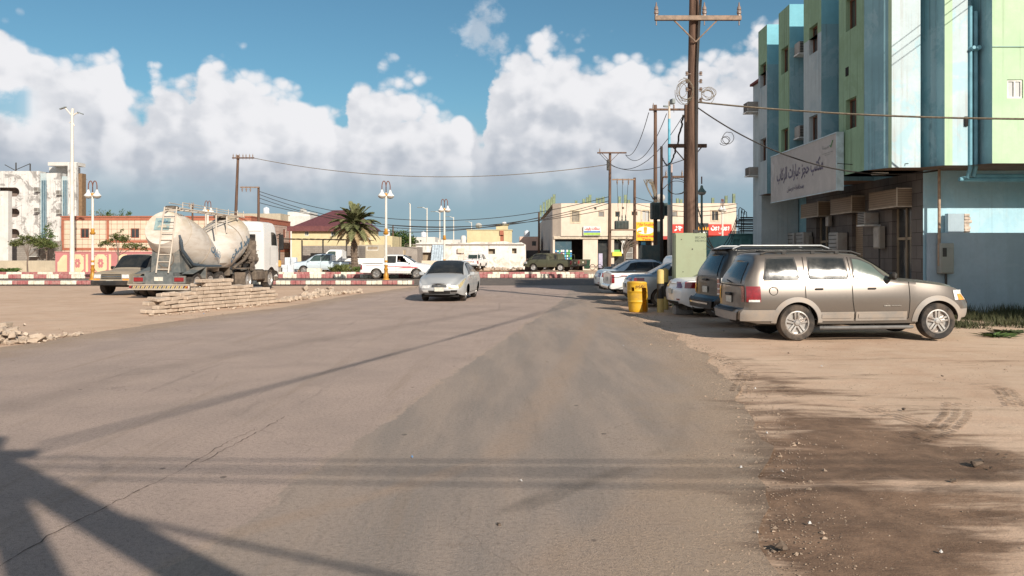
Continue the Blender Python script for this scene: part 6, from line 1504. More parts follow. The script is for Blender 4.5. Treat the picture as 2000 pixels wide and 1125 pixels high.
def streetlamp(label, px, Y, h=5.4, z0=.19, rz=0):
    t = thing('street_lamp', label, 'street lamp', (GX(px,Y), Y, z0), rz, 'ornate double street lamps'); h -= z0
    m = MB(); m.cyl((0,0,.4),(0,0,h+.05),.085,.065,n=12); m.build('post', WPO, t, smooth=True)
    m = MB(); m.lathe([(.22,0),(.2,.06),(.15,.1),(.16,.3),(.12,.38),(.10,.55),(.13,.6),(.13,.66),(.09,.7),(.09,.82),(.12,.86),(.09,.9),(1e-4,.91)], n=16); m.build('base', GOLD, t, smooth=True)
    m = MB(); m.lathe([(.087,2.72),(.15,2.78),(.16,2.84),(.10,2.9),(.11,3.05),(.087,3.1)], n=16); m.lathe([(.07,h-.15),(.10,h-.1),(.10,h-.02),(.07,h+.02)], n=12); m.lathe([(.088,1.05),(.1,1.08),(.1,1.16),(.088,1.18)], n=12); m.build('collar', GOLD, t, smooth=True)
    lampbits(t, h-.05, .26, simple('shade_white', (.72,.71,.68,1), .4), BOWL, RBR); return t
streetlamp('ornate double street lamp before the patterned pink wall', 181, 48, 5.4); l2 = streetlamp('ornate double street lamp standing in front of the white pickup', 754, 48.1, 5.4); l2.rotation_euler.z = .5
streetlamp('ornate double street lamp right of the palm, behind the silver saloon', 868, 64, 5.4, .15); streetlamp('ornate double street lamp behind the cement tanker', 406, 66, 5.4, .1).rotation_euler.z = .8; l5 = streetlamp('ornate double street lamp before the long red sign', 1411, 64, 5.4, .1); l5.rotation_euler.z = .9
t = thing('green_lamp', 'single green lantern street lamp beside the thick wooden pole', 'street lamp', (GX(1370.5,43), 43, 0)); zg = PZ(372,43); m = MB(); m.cyl((0,0,0),(0,0,zg-.2),.07,.06,n=12); gp = simple('lamp_green', (.10,.17,.15,1), .5, dirt=(.2,.15,.1,1)); m.build('post', gp, t, smooth=True); lampbits(t, zg, 0, gp, BOWL, RBR)
def mast(label, px, Y, ytop, heads, r=.1, ybase=0):
    t = thing('lighting_mast', label, 'street light', (GX(px,Y), Y, 0)); z = PZ(ytop,Y); m = MB(); m.cyl((0,0,ybase),(0,0,z),r*1.5,r*.75,n=12); m.build('mast', WPO, t, smooth=True)
    for hx, hy in heads:
        x1, z1 = GX(hx,Y)-GX(px,Y), PZ(hy,Y); m = MB(); m.tube([(0,0,z-.2),(x1*.5,0,(z+z1)/2+.02),(x1*.72,0,z1-.02)], r*.45, 6); a = m.build('arm', WPO, t, smooth=True)
        m = MB(); M = Matrix.Translation((x1,0,z1)) @ Matrix.Rotation((-.35 if x1 < 0 else .35)*(-1 if Y == 70 else 0)*-1 if Y == 70 else 0, 4, 'Y'); m.box((0,0,0), (abs(x1)*.75,.25,.09), 0, M, .03); m.build('lamp_head', simple('head_grey', (.22,.25,.25,1), .4), a)
    return t
t = mast('tall white lighting mast with two tilted lamp heads at the far left', 141, 70, 222, [(123,211),(157,221)], .14)
m = MB(); m.tube([(-.25,0,PZ(240,70)),(0,0,PZ(236,70)),(.2,0,PZ(246,70))], .04, 6); m.tube([(0,0,PZ(222,70)),(.05,0,PZ(212,70))], .12, 8); m.build('bracket', WPO, t)
for px, yt, hs, nm in ((801,398,[(798.5,397)],'nearest and tallest of the plain street lights beyond the palm'),(834,406,[(820,405)],'second of the plain street lights, left of the ornate lamp'),(859,413,[(846,413)],'plain street light just left of the ornate lamp right of the palm'),(886,424,[(874,423)],'plain street light just right of the ornate lamp by the white wall'),(921,434,[(912,433)],'farthest plain street light above the yellow villa')):
    mast(nm, px, 6.25*F/(496-yt), yt, hs, .09)
# wires seen against the sky
def PX(px, py, Y): return (GX(px,Y), Y, PZ(py,Y))
wire(PX(1358,199,25.3), (16.5,18.2,4.9), .25, .028, WIREG, 'twisted cable crossing the right building above the sign', n=40)
wire(PX(1358,207,25.3), (12.62,23.52,4.22), .82, .022, WIREM, 'black cable sagging from the thick pole to the conduit mast', n=40)
wire((10.3,25.2,4.62), (11.4,22.9,4.35), .05, .012, WIREM, 'thin cable tacked under the apartment block corner')
t = thing('cable_tangle', 'loose loop of cable hanging on the wire right of the thick pole', 'cable', PX(1427,262,25.1)); loops(t, (0,0,-.12), .2, 3, 9, WIREM, 'cable_coil', .010)
wire(PX(497,309,76), PX(1190,321,68), 1.4, .03, WIREG, 'long faint wire from the leaning pole to the shop block', group='high wires over the street')
wire(PX(1190,321,68), PX(1341,310,33), .5, .02, WIREG, 'faint wire from the transformer frame to the poles on the right', group='high wires over the street')
for k, (a, b, s_) in enumerate(((374,384,2.4),(380,392,2.7),(387,397,2.6),(396,408,1.9))):
    wire(PX(507,a,76), PX(1190,b,68), s_, .028, WIREM, ['highest','second highest','third','lowest'][k]+' of the four wires strung behind the palm', group='wires behind the palm')
wire(PX(700,449,90), PX(1053,425,92), .8, .045, WIREM, 'thick drooping cable running to the pole left of the shop block')
for a, b, s_, n_ in (((1222,302,68),(1267,220,48),.9,'left'),((1222,303,68),(1302,222,48),1.4,'middle'),((1171,299,68),(1334,226,48),2.2,'right')):
    wire(PX(*a), PX(*b), s_, .022, WIREM, n_+' of the wires rising from the light crossarm to the transformer pole', group='wires rising to the transformer pole')
for k in range(3): wire(PX(1205+k*11,353,67.8), PX(1208+k*7,428,67.8), 0, .018, WIREM, ['left','middle','right'][k]+' dropper wire from the fuses to the platform transformer', group='dropper wires', n=4)
for k in range(3): wire(PX(1240,385+k*12,67.8), PX(1440,(398,405,412)[k],60), .5, .022, WIREM, ['top','middle','bottom'][k]+' wire crossing the cream shop front to the right', group='wires across the shop front')
m = MB(); pts = [PX(1334,226,33),PX(1330,250,34),PX(1322,285,36),PX(1314,312,40),PX(1303,324,43),PX(1296,315,45.5),PX(1293,300,45.8)]
rr = random.Random(5); P2 = []
for a, b in zip(pts, pts[1:]):
    for i in range(6): v = Vector(a).lerp(Vector(b), i/6); P2.append(v+Vector((rr.uniform(-.03,.03),0,rr.uniform(-.03,.03))))
m.tube(P2, .04, 6); tag(m.build('hanging_cable', WIREM, smooth=True), 'twisted black cable drooping between the thick pole and the dark pole', 'cable')
for k in range(3): wire(PX(1360,455-k*30,25.3), PX(1440,420+k*6,38), 1.0+.3*k, .018, WIREM, ['lowest','middle','highest'][k]+' black cable looping behind the green lantern', group='cables looping to the teal wall')
for k, (a, b) in enumerate(((1443,405),(1448,408),(1452,412))):
    t = thing('standpipe', ['left','middle','right'][k]+' thin dark pipe standing behind the teal wall', 'pipe', (GX(a,40), 40, 0)); m = MB(); m.tube([(0,0,1),(0,0,PZ(b,40)-.1),(.06,0,PZ(b,40)),(.15,0,PZ(b,40)-.06),(.17,0,PZ(b,40)-.3)], .02, 6); m.build('pipe', WIREM, t, smooth=True)
# frame and cables behind the viewer that throw the shadows in the foreground
AX = (2.02,-5.45)
t = thing('braced_pole', 'braced wooden utility pole behind the viewer, throwing the crossed shadow', 'utility pole', (AX[0], AX[1], 0))
m = MB(); m.cyl((0,0,-.3),(0,0,7.5),.14,.10,n=14); m.build('pole', WOOD, t, smooth=True)
for b in ((.08,3.77),(2.56,4.36)): m = MB(); m.cyl((b[0],b[1],-.2),(0,0,7.1),.155,.13,n=12); m.build('brace', WOOD, t, smooth=True)
m = MB(); m.b2(-.5,.5,-.2,-.08,7.2,7.3); m.build('crossarm', WOOD, t)
loops(t, (.6,.2,6.7), .35, 1, 6, WIREM, 'cable_coil', .008)
for k, (y0, y1, z) in enumerate(((-5.3,-5.15,7.0),(-5.5,-5.5,7.0),(-5.62,-5.75,7.0),(-5.85,-6.15,7.0))): wire((AX[0],y0,z), (16,y1,z), .1, .013, WIREM, ['first','second','third','fourth'][k]+' cable running right from the braced pole behind the viewer', group='cables behind the viewer')
wire((AX[0],AX[1]-.2,6.9), (15,-9.6,7.2), .9, .024, WIREM, 'sagging cable running right from the braced pole behind the viewer', group='cables behind the viewer')
for k in range(3): wire((AX[0]+.2*k,AX[1],6.9+.24*k), (15.6+.6*k,22.6,11.35+.1*k), .35, .012, WIREM, ['lowest','middle','highest'][k]+' cable running from the braced pole over the parking ground', group='cables over the parking ground', n=40)

# ------------------------------------------------------------ roadside things on the right
YL = simple('barrel_yellow', (.66,.38,.02,1), .5, var=.14, scale=3, dirt=(.34,.20,.06,1), dirtamt=.5, dscale=4)
bxy = G(1249,609); t = thing('yellow_barrel', 'dented yellow barrel with a tall slot cut in its side', 'barrel', (bxy[0], bxy[1]+.2, -.01), .0)
prof = [(.27,0),(.285,.02),(.29,.1),(.295,.29),(.307,.30),(.295,.31),(.30,.6),(.312,.61),(.30,.62),(.292,.84),(.30,.86),(.292,.9),(.27,.91)]; m = MB(); n = 40; zs = []
for i in range(len(prof)-1):
    r0, z0 = prof[i]; r1, z1 = prof[i+1]; ns = max(1, int((z1-z0)/.05))
    for j in range(ns): zs.append((lerp(r0,r1,j/ns), lerp(z0,z1,j/ns)))
zs.append(prof[-1])
def bp(r, z, k): a = 2*PI*k/n; e = 1+.03*math.sin(2*a+z*3)+.02*math.sin(5*a); return (r*e*math.cos(a)-.05*z, r*e*math.sin(a), z*(1+.03*math.cos(a+2)))
for ins in (0, -.012):
    vs = [bp(r+ins, z, k) for r, z in zs for k in range(n)]; fs = []
    for i in range(len(zs)-1):
        for k in range(n):
            a = 360*(k+.5)/n; z = (zs[i][1]+zs[i+1][1])/2
            if 292 < a < 322 and .04 < z < .72: continue
            if 226 < a < 246 and .64 < z < .72: continue
            q = (i*n+k, i*n+(k+1)%n, (i+1)*n+(k+1)%n, (i+1)*n+k); fs.append(q if ins == 0 else q[::-1])
    m.add(vs, fs)
m.build('drum', YL, t, smooth=True, angle=60); m = MB(); m.lathe([(.26,.86),(1e-4,.87)], n=24); m.build('lid', YL, t)
text('painted_letters', 'MAI', frame((.02,-.315,.78), (1,0,.1), (0,0,1)), .26, .09, simple('brown_print', (.20,.08,.02,1), .8), t, bold=.0, ext=.0)
KY2 = simple('bollard_yellow', (.58,.44,.16,1), .6, var=.2, dirt=(.3,.22,.14,1)); KB2 = simple('bollard_black', (.03,.028,.025,1), .6)
for px_, yb, nm, h in ((1290,609,'yellow and black striped bollard nearest the yellow barrel',1.27),(1299,604,'striped bollard half hidden behind its twin',1.28)):
    x, y = G(px_, yb); t = thing('bollard', nm, 'bollard', (x, y, -.02), 0, 'striped bollards')
    m = MB(); m.cyl((0,0,0),(0,0,.42),.105,n=16); m.build('lower_band', KY2, t, smooth=True, angle=50); m = MB(); m.cyl((0,0,.42),(0,0,.88),.106,n=16); m.build('black_band', KB2, t, smooth=True, angle=50); m = MB(); m.cyl((0,0,.88),(0,0,h),.105,n=16); m.lathe([(.095,h),(.07,h+.03),(1e-4,h+.04)], n=16); m.build('upper_band', KY2, t, smooth=True, angle=50)
m = MB(); m.box((0,0,.12), (.55,.3,.26), .1, None, .03); o = m.build('concrete_block', simple('concrete', (.30,.28,.26,1), .9, bump=.4)); o.location = (GX(1328,23.6), 23.2, 0); tag(o, 'grey concrete block under the tail of the white saloon', 'block')
CABG = simple('cabinet_green', (.30,.34,.22,1), .6, var=.08, scale=1.5, dirt=(.22,.22,.14,1), dirtamt=.4)
t = thing('utility_cabinet', 'tall pale green electricity cabinet in front of the thick wooden pole', 'electric cabinet', (GX(1318,24.6), 24.6, 0)); wc_ = GX(1380,24.6)-GX(1318,24.6)
m = MB(); m.b2(0,wc_,0,.45,0,2.40,.03); m.build('case', CABG, t); m = MB(); m.b2(.03,wc_-.03,-.015,-.003,.1,2.36); d_ = m.build('door', CABG, t)
text('lettering', 'SEC.NO', frame((wc_*.80,-.018,2.26), (1,0,0), (0,0,1)), .33, .065, simple('dark_print', (.10,.12,.09,1), .8), t, ext=.002); text('lettering', '0321012', frame((wc_*.80,-.018,2.16), (1,0,0), (0,0,1)), .33, .065, simple('dark_print', (.10,.12,.09,1), .8), t, ext=.002)
m = MB(); m.cyl((.55*wc_,-.004,1.9),(.55*wc_,-.03,1.9),.02,n=8); m.cyl((.2,-.004,2.2),(.2,-.03,2.2),.015,n=8); m.cyl((.25,-.004,1.2),(.25,-.03,1.2),.015,n=8); m.b2(.6*wc_,.6*wc_+.12,0,.1,2.405,2.5); m.build('fittings', DFR, t)
t = thing('utility_cabinet', 'low dark green cabinet behind the parked saloons', 'electric cabinet', (GX(1254,44), 44, 0)); m = MB(); m.b2(0,GX(1289,44)-GX(1254,44),0,.8,0,PZ(479,44),.03); m.build('case', TRF, t); m = MB(); m.b2(.05,.9,-.02,-.003,.1,PZ(481,44)); m.build('door', TRF, t)
t = thing('utility_cabinet', 'tall narrow dark green cabinet behind the low dark one', 'electric cabinet', (GX(1279,50), 50, 0)); m = MB(); m.b2(0,GX(1293,50)-GX(1279,50),0,.5,0,PZ(432,50),.03); m.build('case', TRF, t); m = MB(); m.b2(.05,.35,-.02,-.003,.3,2.5); m.build('door', TRF, t)
# bins, condensers and clutter by the shops
t = thing('wheelie_bin', 'dark green wheeled bin before the cream pier of the shop block', 'bin', (GX(1146,82), 82, .1)); m = MB(); m.add([(-.25,-.3,.12),(.25,-.3,.12),(.25,.3,.12),(-.25,.3,.12),(-.33,-.37,1.0),(.33,-.37,1.0),(.33,.37,1.0),(-.33,.37,1.0)], [(3,2,1,0),(4,5,6,7),(0,1,5,4),(1,2,6,5),(2,3,7,6),(3,0,4,7)]); m.build('body', simple('bin_green', (.02,.06,.035,1), .5), t); m = MB(); m.box((0,0,1.05), (.72,.8,.08), 0, None, .03); m.build('lid', simple('bin_green', (.02,.06,.035,1), .5), t)
t = thing('hand_cart', 'small dark cart with two wheels before the shop block', 'cart', (GX(1164,81), 81, .1)); m = MB()
for s_ in (-.35,.35): m.tube([(s_+.28*math.cos(a),0,.3+.28*math.sin(a)) for a in [k*PI/8 for k in range(17)]], .035, 6)
m.b2(-.6,.7,-.2,.2,.3,.36); m.tube([(.6,0,.36),(1.0,0,.8)], .03, 6); m.build('cart', WIREM, t)
for k, (a, b) in enumerate(((1229,488),(1229,499))): ac(GX(a,82), 82, PZ(b,82), ['upper','lower'][k]+' white condenser unit stacked beside the transformer frame', (.7,.4,.5))
m = MB(); m.b2(-.2,.2,-.02,.02,0,1.5); o = m.build('poster_board', simple('lilac_board', (.45,.42,.55,1), .6)); o.location = (GX(1173,82),82,.3); tag(o, 'lilac poster board leaning at the second shop doorway', 'board')
m = MB()
for k in range(14): m.box((k*.32, (k%3)*.1, .35), (.28,.3,.6+.1*(k%4)), .1*k, None, .04)
o = m.build('scooters', simple('dark_clutter', (.03,.035,.045,1), .6)); o.location = (GX(1196,80),80,.1); tag(o, 'row of dark crates along the shop front behind the poles', 'crates')

# ------------------------------------------------------------ broken wall, rubble
SLAB = NB('old_kerbstone'); o_ = SLAB.geo(); c_ = SLAB.mix(SLAB.ramp(SLAB.noise(o_, 2.6, 6, .7), .3, .7), (.38,.30,.23,1), (.54,.44,.35,1)); c_ = SLAB.mix(SLAB.ramp(SLAB.noise(o_, 14, 5, .75), .5, .75, 0, .5), c_, (.25,.19,.15,1)); SLAB.color(c_); SLAB.set(.95, 0, .15); SLAB.bump(SLAB.noise(o_, 30, 6, .75), .6, .02); SLAB = SLAB.m
def jbox(m, c, d, rz, rr, j=.012, tilt=.03):
    b = len(m.v); T = Matrix.Rotation(rr.uniform(-tilt,tilt), 4, 'X') @ Matrix.Rotation(rr.uniform(-tilt,tilt), 4, 'Y'); m.box((0,0,0), d, 0, Matrix.Translation(c) @ Matrix.Rotation(rz, 4, 'Z') @ T, min(d)*.16)
    for i in range(b, len(m.v)): v = m.v[i]; m.v[i] = (v[0]+rr.uniform(-j,j), v[1]+rr.uniform(-j,j), v[2]+rr.uniform(-j,j))
A_ = Vector(G(296,613)); B_ = Vector(G(540,591)); Ld = (B_-A_).length; dr = (B_-A_).normalized(); ang = math.atan2(dr.y, dr.x)
HP = [(296,.12),(303,.30),(309,.56),(325,.62),(362,.62),(366,.52),(384,.58),(388,.82),(400,.93),(447,.95),(452,.74),(483,.72),(500,.60),(513,.58),(530,.40),(540,.12)]
t = thing('broken_wall', 'long broken dry-laid wall of old kerbstones beside the cement tanker', 'wall', (A_.x, A_.y, 0), ang); m = MB(); rr = random.Random(12); rh = .118
for w_ in range(2):
    for r in range(9):
        s_ = -.1+(r%2)*.25+rr.uniform(-.05,.05)
        while s_ < Ld:
            L_ = rr.uniform(.42,.62); x = s_+L_/2; wp = A_+dr*x; pxx = 1000+F*wp.x/wp.y; hh = interp(HP, pxx)
            if (r+.6)*rh < hh and not (pxx < 335 and rr.random() < .12):
                loose = 1 if (r+1.8)*rh > hh or pxx < 345 else 0
                jbox(m, (x+rr.uniform(-.03,.03), w_*.26+rr.uniform(-.014,.014)*(1+3*loose), (r+.5)*rh+.0), (L_-.025, .24, rh-.012), rr.uniform(-.015,.015)*(1+8*loose), rr, .005, .006+.06*loose)
            s_ += L_
m.build('stones', SLAB, t)
def heap(label, pts, n, size, seed, spread=.3, name='rubble_heap', mat=None, cat='rubble', hz=.12):
    rr = random.Random(seed); m = MB(); c = Vector((sum(p[0] for p in pts)/len(pts), sum(p[1] for p in pts)/len(pts), 0))
    for k in range(n):
        f = rr.random()*(len(pts)-1); i = min(len(pts)-2, int(f)); p = Vector(pts[i]).lerp(Vector(pts[i+1]), f-i); s_ = size*rr.uniform(.25,1)**1.3
        q = (p.x+rr.gauss(0,spread)-c.x, p.y+rr.gauss(0,spread)-c.y, s_*.25+max(0,rr.gauss(0,hz)))
        jbox(m, q, (s_*rr.uniform(.8,1.6), s_*rr.uniform(.6,1), s_*rr.uniform(.4,.8)), rr.uniform(0,3), rr, s_*.12, .5)
    o = m.build(name, mat or SLAB); o.location = c; return tag(o, label, cat)
heap('low line of broken stones trailing from the broken wall toward the street', [G(545,590),G(610,580),G(690,571)], 260, .17, 1, .18, hz=.03)
heap('small heap of pale broken stones left of the silver saloon', [G(612,577),G(645,574)], 40, .32, 2, .18, hz=.09)
heap('crumbling stone heap cut by the left frame edge', [G(-60,672),G(0,668),G(22,664)], 190, .17, 3, .16, hz=.12)
heap('thin line of earth clods and stones on the left roadside', [G(20,668),G(60,668),G(140,654)], 160, .08, 4, .12, hz=.015)
heap('single large broken lump of concrete on the left roadside', [G(60,668),G(70,668)], 3, .26, 6, .05, hz=.02)
heap('scattered rubble on the verge before the white wall', [(GX(860,84),84),(GX(1020,84),84)], 130, .55, 7, .9, hz=.08)
heap('loose foot stones along the broken wall', [G(300,616),G(420,606),G(540,594)], 60, .10, 8, .14, hz=.0)
m = MB(); m.grid(lambda u, v: (lerp(-30,3,u), lerp(79,95,v), .02+.28*max(0,noise.noise(Vector((u*9,v*4,2))))), 60, 20); m.build('earth_verge', simple('orange_earth', (.47,.27,.15,1), .95, var=.3, scale=.5, bump=.4), kind='structure')
# litter and pebbles
PW = simple('litter_white', (.55,.54,.52,1), .7); rr = random.Random(21)
for px_, py_, c in ((805,895,'blue'),(1218,676,''),(1018,942,''),(1498,845,''),(1475,758,''),(1480,1043,''),(1581,1021,''),(1838,1077,''),(1447,915,''),(1605,715,''),(1528,920,''),(398,613,'blue')):
    x, y = G(px_, py_); s_ = rr.uniform(.006,.010)*(1+y/14); m = MB(); a = rr.uniform(0,3)
    m.add([(-s_,-s_*.5,0),(s_,-s_*.6,0),(s_*1.1,s_*.5,.012),(-s_*.8,s_*.6,.004),(0,0,.018)], [(0,1,4),(1,2,4),(2,3,4),(3,0,4)]); o = m.build('litter_scrap', simple('litter_blue', (.05,.25,.55,1), .5) if c else PW)
    o.location = (x, y, .008 if x < interp(RIGHT, y) else -.005); o.rotation_euler = (0,0,a)
    tag(o, ('small scrap of bright blue litter lying on the asphalt' if y < 10 else 'scrap of bright blue litter at the foot of the broken wall') if c else 'tiny scrap of white litter lying on the ground', 'litter', None if c else 'tiny white litter scraps')
for k, (px_, py_, s_) in enumerate(((1908,908,.09),(1525,1070,.07),(1765,800,.04),(1840,735,.03),(1935,915,.03),(975,1026,.03),(1862,940,.04),(1540,690,.03))):
    x, y = G(px_, py_); m = MB(); jbox(m, (0,0,s_*.2), (s_,s_*.7,s_*.45), k, rr, s_*.15, .4); o = m.build('stone', simple('dark_stone', (.13,.095,.07,1), .9)); o.location = (x,y,0)
    tag(o, ['largest dark stone on the dirt at the right','brown clod of earth near the bottom of the view','small stone above the middle of the damp soil','small dark stone on the dirt behind the tan SUV','small stone right of the largest dark stone','flat dark pebble on the asphalt at the bottom centre','little stone just below the largest dark stone','little stone below the rear wheel of the tan SUV'][k], 'stone')
m = MB(); rr = random.Random(77)
def pebble(x, y, z, s_):
    a = rr.uniform(0, 6); c, q = math.cos(a), math.sin(a); h = s_*rr.uniform(.35,.7); P = [(1,0),(0,.7),(-1,.1),(-.1,-.8)]
    b = [(x+s_*(u*c-v*q)*rr.uniform(.7,1.2), y+s_*(u*q+v*c)*rr.uniform(.7,1.2), z) for u, v in P]; m.add(b+[(x+rr.uniform(-.3,.3)*s_, y+rr.uniform(-.3,.3)*s_, z+h)], [(0,1,4),(1,2,4),(2,3,4),(3,0,4)])
for k in range(9000):
    y = 3.8+(rr.random()**1.5)*20; r_ = rr.random(); e = interp(RIGHT, y)
    if r_ < .45: x = e+rr.gauss(.05,.28)
    elif r_ < .85: x = e+rr.uniform(0, 8)
    else: x = interp(LEFT, y)+rr.gauss(-.2,.6)
    pebble(x, y, .0 if x < e and x > interp(LEFT, y) else -.018, rr.uniform(.004,.011)*(1+y*.06)*(2.2 if rr.random() < .02 else .8))
m.build('gravel', simple('gravel_tone', (.33,.245,.18,1), .95, var=.6, scale=30), kind='stuff', label='fine loose gravel scattered along the road edges', cat='gravel')
# ------------------------------------------------------------ plants
def leafmat(name, a, b, rough=.7):
    s = NB(name); o = s.geo(); s.color(s.mix(s.ramp(s.noise(o, 3.5, 4, .7), .35, .65), a, b)); s.set(rough, 0, .25); MATS[name] = s.m; return s.m
LF1 = leafmat('leaf_olive', (.055,.075,.022,1), (.13,.14,.045,1)); LF2 = leafmat('leaf_green', (.035,.07,.02,1), (.10,.15,.04,1)); BARK = simple('bark', (.17,.13,.105,1), .9, var=.3, bump=.5)
def tree(label, x, y, th, blobs, n, ls, mat, seed, name='small_tree', z0=0, tr=.07, limbs=6):
    t = thing(name, label, 'tree', (x, y, z0)); rr = random.Random(seed); m = MB(); cz = sum(b[2] for b in blobs)/len(blobs)
    m.tube([(0,0,-.1),(rr.uniform(-.05,.05),0,th*.5),(rr.uniform(-.1,.1),0,th)], [tr,tr*.8,tr*.6], 8)
    for k in range(limbs):
        b = blobs[k % len(blobs)]; e = (b[0]+rr.uniform(-.5,.5)*b[3], b[1]+rr.uniform(-.5,.5)*b[4], b[2]+rr.uniform(-.3,.5)*b[5]); m.tube([(0,0,th*.8),(e[0]*.4,e[1]*.4,lerp(th,e[2],.6)),e], [tr*.5,tr*.35,tr*.12], 5)
    m.build('trunk', BARK, t, smooth=True); m = MB(); tot = sum(b[3]*b[4]*b[5] for b in blobs)
    for b in blobs:
        cl = []
        for k in range(max(3, int(26*(b[3]*b[4]*b[5]/tot)**.5))):
            v = Vector((rr.gauss(0,1), rr.gauss(0,1), rr.gauss(0,1))).normalized()*rr.uniform(.45,1); cl.append((b[0]+v.x*b[3], b[1]+v.y*b[4], b[2]+v.z*b[5]))
        for k in range(int(n*b[3]*b[4]*b[5]/tot)):
            c = rr.choice(cl); sp_ = .24*(b[3]*b[5])**.5; p = Vector((c[0]+rr.gauss(0,sp_), c[1]+rr.gauss(0,sp_), c[2]+rr.gauss(0,sp_*.7)))
            d = Vector((rr.uniform(-1,1), rr.uniform(-1,1), rr.uniform(-.7,.7))).normalized(); e = d.cross(Vector((rr.uniform(-1,1), rr.uniform(-1,1), rr.uniform(-1,1)))).normalized(); s_ = ls*rr.uniform(.6,1.3)
            m.add([p-d*s_, p+e*s_*.45, p+d*s_, p-e*s_*.45], [(0,1,2,3)])
    m.build('crown', mat, t); return t
tree('flat-topped olive tree on the verge at the far left', GX(54,66), 66, 1.5, [(-.9,0,2.3,.8,.6,.28),(.2,0,2.55,1.0,.7,.35),(1.2,0,2.3,.9,.6,.3),(-.2,0,2.9,.6,.5,.25),(2.0,0,2.1,.5,.4,.2)], 1700, .085, LF1, 1, z0=.3)
tree('greener shrubby tree behind the flat-topped one by the ruined building', GX(90,82), 82, 2.2, [(0,0,3.6,.9,.7,1.0),(.5,0,2.8,1.1,.7,.6),(-.5,0,3.0,.8,.7,.6),(0,0,4.7,.35,.3,.5)], 1700, .10, LF2, 2)
tree('small spreading tree before the patterned pink wall', GX(231,64), 64, 1.6, [(-.9,0,2.3,.7,.5,.3),(.1,0,2.75,.8,.6,.35),(1.2,0,2.1,.9,.6,.22),(2.0,0,1.9,.6,.4,.16),(.2,0,3.4,.2,.2,.25),(-.4,0,2.7,.4,.4,.2)], 1900, .08, LF1, 3, z0=.3)
tree('dense round dark tree left of the white houses', GX(783,112), 112, 2, [(0,0,3.9,1.7,1.4,1.3),(-.6,0,3.3,1.3,1.2,1.1),(.9,0,3.2,1.3,1.2,1.1)], 3200, .16, LF2, 4, 'round_tree', tr=.2)
tree('scraggy bare treetops behind the tiled building roof, left clump', GX(190,98), 98, 5, [(0,0,6.6,1.2,.8,.6),(1.6,0,6.4,.9,.6,.5)], 260, .1, LF1, 5, tr=.1, limbs=14)
for k, px_ in enumerate((212,237,252)): tree(['leafy treetop above the tiled building near the ornate lamp','left of the two leafy sprigs above the tiled building','right of the two leafy sprigs above the tiled building'][k], GX(px_,97), 97, 5, [(0,0,6.6,.35,.3,.6)], 90, .12, LF2, 15+k, tr=.05, limbs=3)
tree('thin bare young tree behind the parked saloons', GX(1219,62), 62, 2.0, [(0,0,2.9,1.0,.6,.7),(.8,0,2.6,.8,.5,.6)], 60, .05, LF1, 6, 'bare_tree', tr=.09, limbs=26)
# date palm
PALM = thing('date_palm', 'date palm with a thick scaly trunk on the planting strip', 'palm', (GX(692,64), 64, .3)); m = MB(); zt = 3.9; rr = random.Random(7)
for k in range(30):
    z = zt*k/30; r = .27-.03*math.sin(PI*k/30)+(.03 if k % 2 else 0); m.lathe([(r,z),(r+.05,z+.09),(r-.01,z+.13)], (0.02*math.sin(k*.4),0,0), 12)
m.build('trunk', simple('palm_bark', (.22,.165,.125,1), .95, var=.45, scale=9, bump=.6), PALM)
m = MB()
for k in range(46):
    a = rr.uniform(0,2*PI); z = zt-rr.uniform(0,.75); r = .28; m.tube([(r*.8*math.cos(a),r*.8*math.sin(a),z),((r+.22)*math.cos(a),(r+.22)*math.sin(a),z+.28)], [.06,.025], 5)
m.build('frond_stubs', simple('stub_brown', (.20,.13,.08,1), .9, var=.3), PALM)
FR1 = leafmat('frond_green', (.10,.115,.045,1), (.20,.20,.10,1)); FR2 = leafmat('frond_dry', (.27,.19,.10,1), (.40,.30,.18,1))
def frond(L, lift, droop, seed):
    rr = random.Random(seed); m = MB(); pts = []; n = 14
    for i in range(n+1):
        s_ = i/n; pts.append(Vector((L*s_*math.cos(lift)*(1-.12*s_*s_), 0, L*(s_*math.sin(lift)-droop*s_**2.2))))
    m.tube(pts, [.028*(1-.8*i/n) for i in range(n+1)], 5)
    for i in range(2*n*2):
        s_ = .12+.88*i/(4*n); j = min(n-1, int(s_*n)); p = pts[j].lerp(pts[j+1], s_*n-j); tg = (pts[j+1]-pts[j]).normalized(); ll = .52*math.sin(PI*min(1,s_*.8+.18))*L/2.4
        for sg in (-1, 1):
            d = (tg*.75+Vector((0,sg*.62,.25+rr.uniform(-.12,.12)))).normalized(); w = tg.cross(d).normalized()*.0+tg*.024; e = p+d*ll+Vector((0,0,-.10*ll)); m.add([p-w, p+w, p+d*ll*.6+w, e, p+d*ll*.6-w], [(0,1,2,3,4)])
    return m
meshes = {}
for k in range(76):
    u = k/76; lift = lerp(1.35,-.85,u**.9)+rr.uniform(-.1,.1); dry = lift < -.35; key = (round(lift*3)/3, dry); az_ = k*2.399
    if key not in meshes: o = frond(2.55 if not dry else 1.9, key[0], .30 if key[0] > 0 else .22, k).build('frond', FR2 if dry else FR1, PALM); meshes[key] = o
    else: o = meshes[key].copy(); COL.objects.link(o); o.parent = PALM
    o.location = (0,0,zt-.05); o.rotation_euler = (0,rr.uniform(-.06,.06),az_); o.scale = (rr.uniform(.85,1.1),)*3
